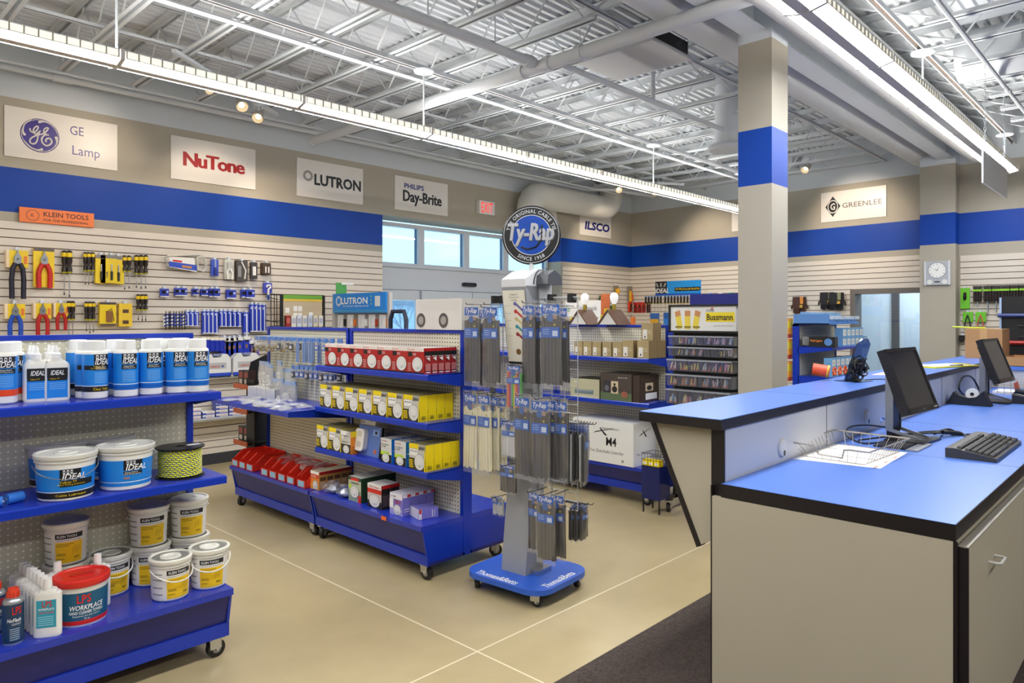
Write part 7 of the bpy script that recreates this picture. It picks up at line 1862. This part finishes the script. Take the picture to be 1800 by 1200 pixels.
bl_ = wide('black bulb carton with orange lettering on the blue rack', .3, .1, .12, (8.55, 3.1, 1.25), BK, [('t', 'f', 'halogen', .3, .6, .3, ORG, .45), ('d', 'f', .75, .5, .15, .35, M('5A8AC8', .4))], M('2A2A30', .4))
tag(MB().lathe([(.05, .0), (.075, .02), (.08, .1), (.06, .12), (.0001, .125)], M('A9A6A0', .25, metal=.7), 20).build('lamp_reflector', loc=(8.57, 3.28, 1.25)), 'silver lamp reflector behind the black bulb carton on the blue rack', 'lamp')
for i in range(3): tag(MB().tube([(8.6 + .18 * i + .045 * math.cos(a), 2.99 + .012 * (k % 2), .965 + .04 * math.sin(a)) for k, a in enumerate([j * PI / 6 for j in range(12)])], .016, M('E8683A', .5), 8, closed=True).build('cord_coil'), 'orange cord coil in front on the lower shelf of the blue rack, %s one' % ('nearest', 'middle', 'farthest')[i], 'cord', 'orange cord coils')
K_OY = Kind(lambda l: pack('spray_pack', l, 'pack', .1, .12, .24, M('F0A02A', .4), [('r', 'f', 0, 1, .5, .85, M('E9D22A', .4)), ('r', 'f', 0, 1, 0, .2, RDB), ('r', 's', 0, 1, .5, .85, M('E9D22A', .4)), ('r', 's', 0, 1, 0, .2, RDB)], M('8A2A3A', .4), M('F0A02A', .4)))
for i, (x, z) in enumerate(((8.46, 1.1), (8.46, .83), (8.46, 1.35))): o = K_OY.put('orange and red pack on the hidden side of the blue rack, %s' % ('middle', 'lowest', 'topmost')[i], (8.52, 3.52, z), -PI / 2, 'orange packs on the blue rack')
# green packed tools on the far right wall
def green_drv(label, L=.2):
    t = thing('screwdriver', label, 'screwdriver'); m = MB()
    for x in (-.03, .0, .03): m.lathe([(.014, -.2), (.019, -.17), (.015, -.08), (.018, -.04), (.01, -.02)], HDL, 8, (x, 0, 0))
    m.build('handle', t); MB().box((-.05, -.021, -.07), (.05, .02, -.045), M('8ACB2A', .4)).box((-.05, -.0, -.03), (.05, .03, .0), M('3A3A36', .4)).build('band', t); m = MB(); m.cyl((0, 0, -.2), (0, 0, -.2 - L), .007, CHROME, 8); m.build('shaft', t); return t
for i, (y, L) in enumerate(((1.93, .07), (1.82, .14), (1.73, .13), (1.63, .1), (1.54, .1), (1.45, .1))): put(green_drv('black handled driver with green band on the far right wall, %s from the left' % ORD[i], L), (10.6, y, 2.0), -PI / 2)
GC = M('6FC82A', .4)
put(t_card('green_card', 'tall bright green tool card beside the clock pilaster', 'card', .1, .28, .04, GC, lambda m, w, h: m.lathe([(.01, -h * .6), (.02, -h * .5), (.015, -h * .25)], BK, 10, (0, -.014, 0)), 2), (10.62, 2.07, 1.99), -PI / 2)
for i, (y, c) in enumerate(((2.04, '3A3A3A'), (1.9, 'C86A5A'), (1.6, '2A2A2A'))):
    put(t_card('green_card', 'bright green card with pliers in the lower row, %s from the left' % ORD[i], 'card', .11, .14, .04, GC, lambda m, w, h, c=c: [m.tube([(0, -.012, -h * .35), (s * .02, -.012, -h * .8), (s * .035, -.012, -h * 1.5)], .008, M(c, .4), 6) for s in (-1, 1)], 2), (10.62, y, 1.68), -PI / 2)
put(t_card('green_card', 'small green card low beside the cardboard box', 'card', .09, .13, .04, GC, lambda m, w, h: m.box((-.03, -.01, -.1), (.02, 0, -.04), BK)), (10.62, 1.98, 1.36), -PI / 2)
put(t_card('black_pack', 'small black roll pack low beside the cardboard box', 'pack', .08, .08, .04, BK, lambda m, w, h: m.box((-.03, -.01, -.1), (.02, 0, -.04), BK)), (10.62, 2.1, 1.38), -PI / 2)
tc_ = thing('tool_display', 'tall black and blue tool display case at the right edge', 'display', (9.5, 1.33, 0), -PI / 2)
MB().box((-.17, .0, 0), (.2, .3, 1.83), M('0E0E12', .5)).build('case', tc_); MB().box((.2, -.02, 0), (.3, .3, 1.84), M('1B4FA8', .4)).box((-.19, -.01, .9), (-.17, .3, 1.82), M('A9C4E6', .3)).build('side_panel', tc_)
for i, (z, c) in enumerate(((1.62, '2A3A7A'), (1.5, '3A3A40'), (1.38, '3A3A40'), (1.32, 'B4241C'))):
    m = MB()
    if i in (0, 3): m.tube([(-.2 if i == 0 else -.17, -.04, z), (-.08, -.04, z), (.08, -.04, z)], .022, M(c, .4), 8); m.cyl((-.05, -.04, z), (.14, -.04, z - .005), .012, M('1A1A1E', .4), 8)
    else: m.box((-.02, -.02, z), (.1, .0, z + .015), M(c, .3))
    m.build('tool', tc_)
# clutter on the interior window sill
sc = thing('sill_ornament', 'small red ball figure on the interior window sill', 'ornament', RW(4.25, .66, .0)); MB().ball((0, 0, .9), .035, M('B4281E', .4), 14).lathe([(.02, .0), (.03, .86), (.0001, .88)], M('4A2E2A', .5), 12).build('figure', sc); sc.location = RW(4.28, .45, .35)
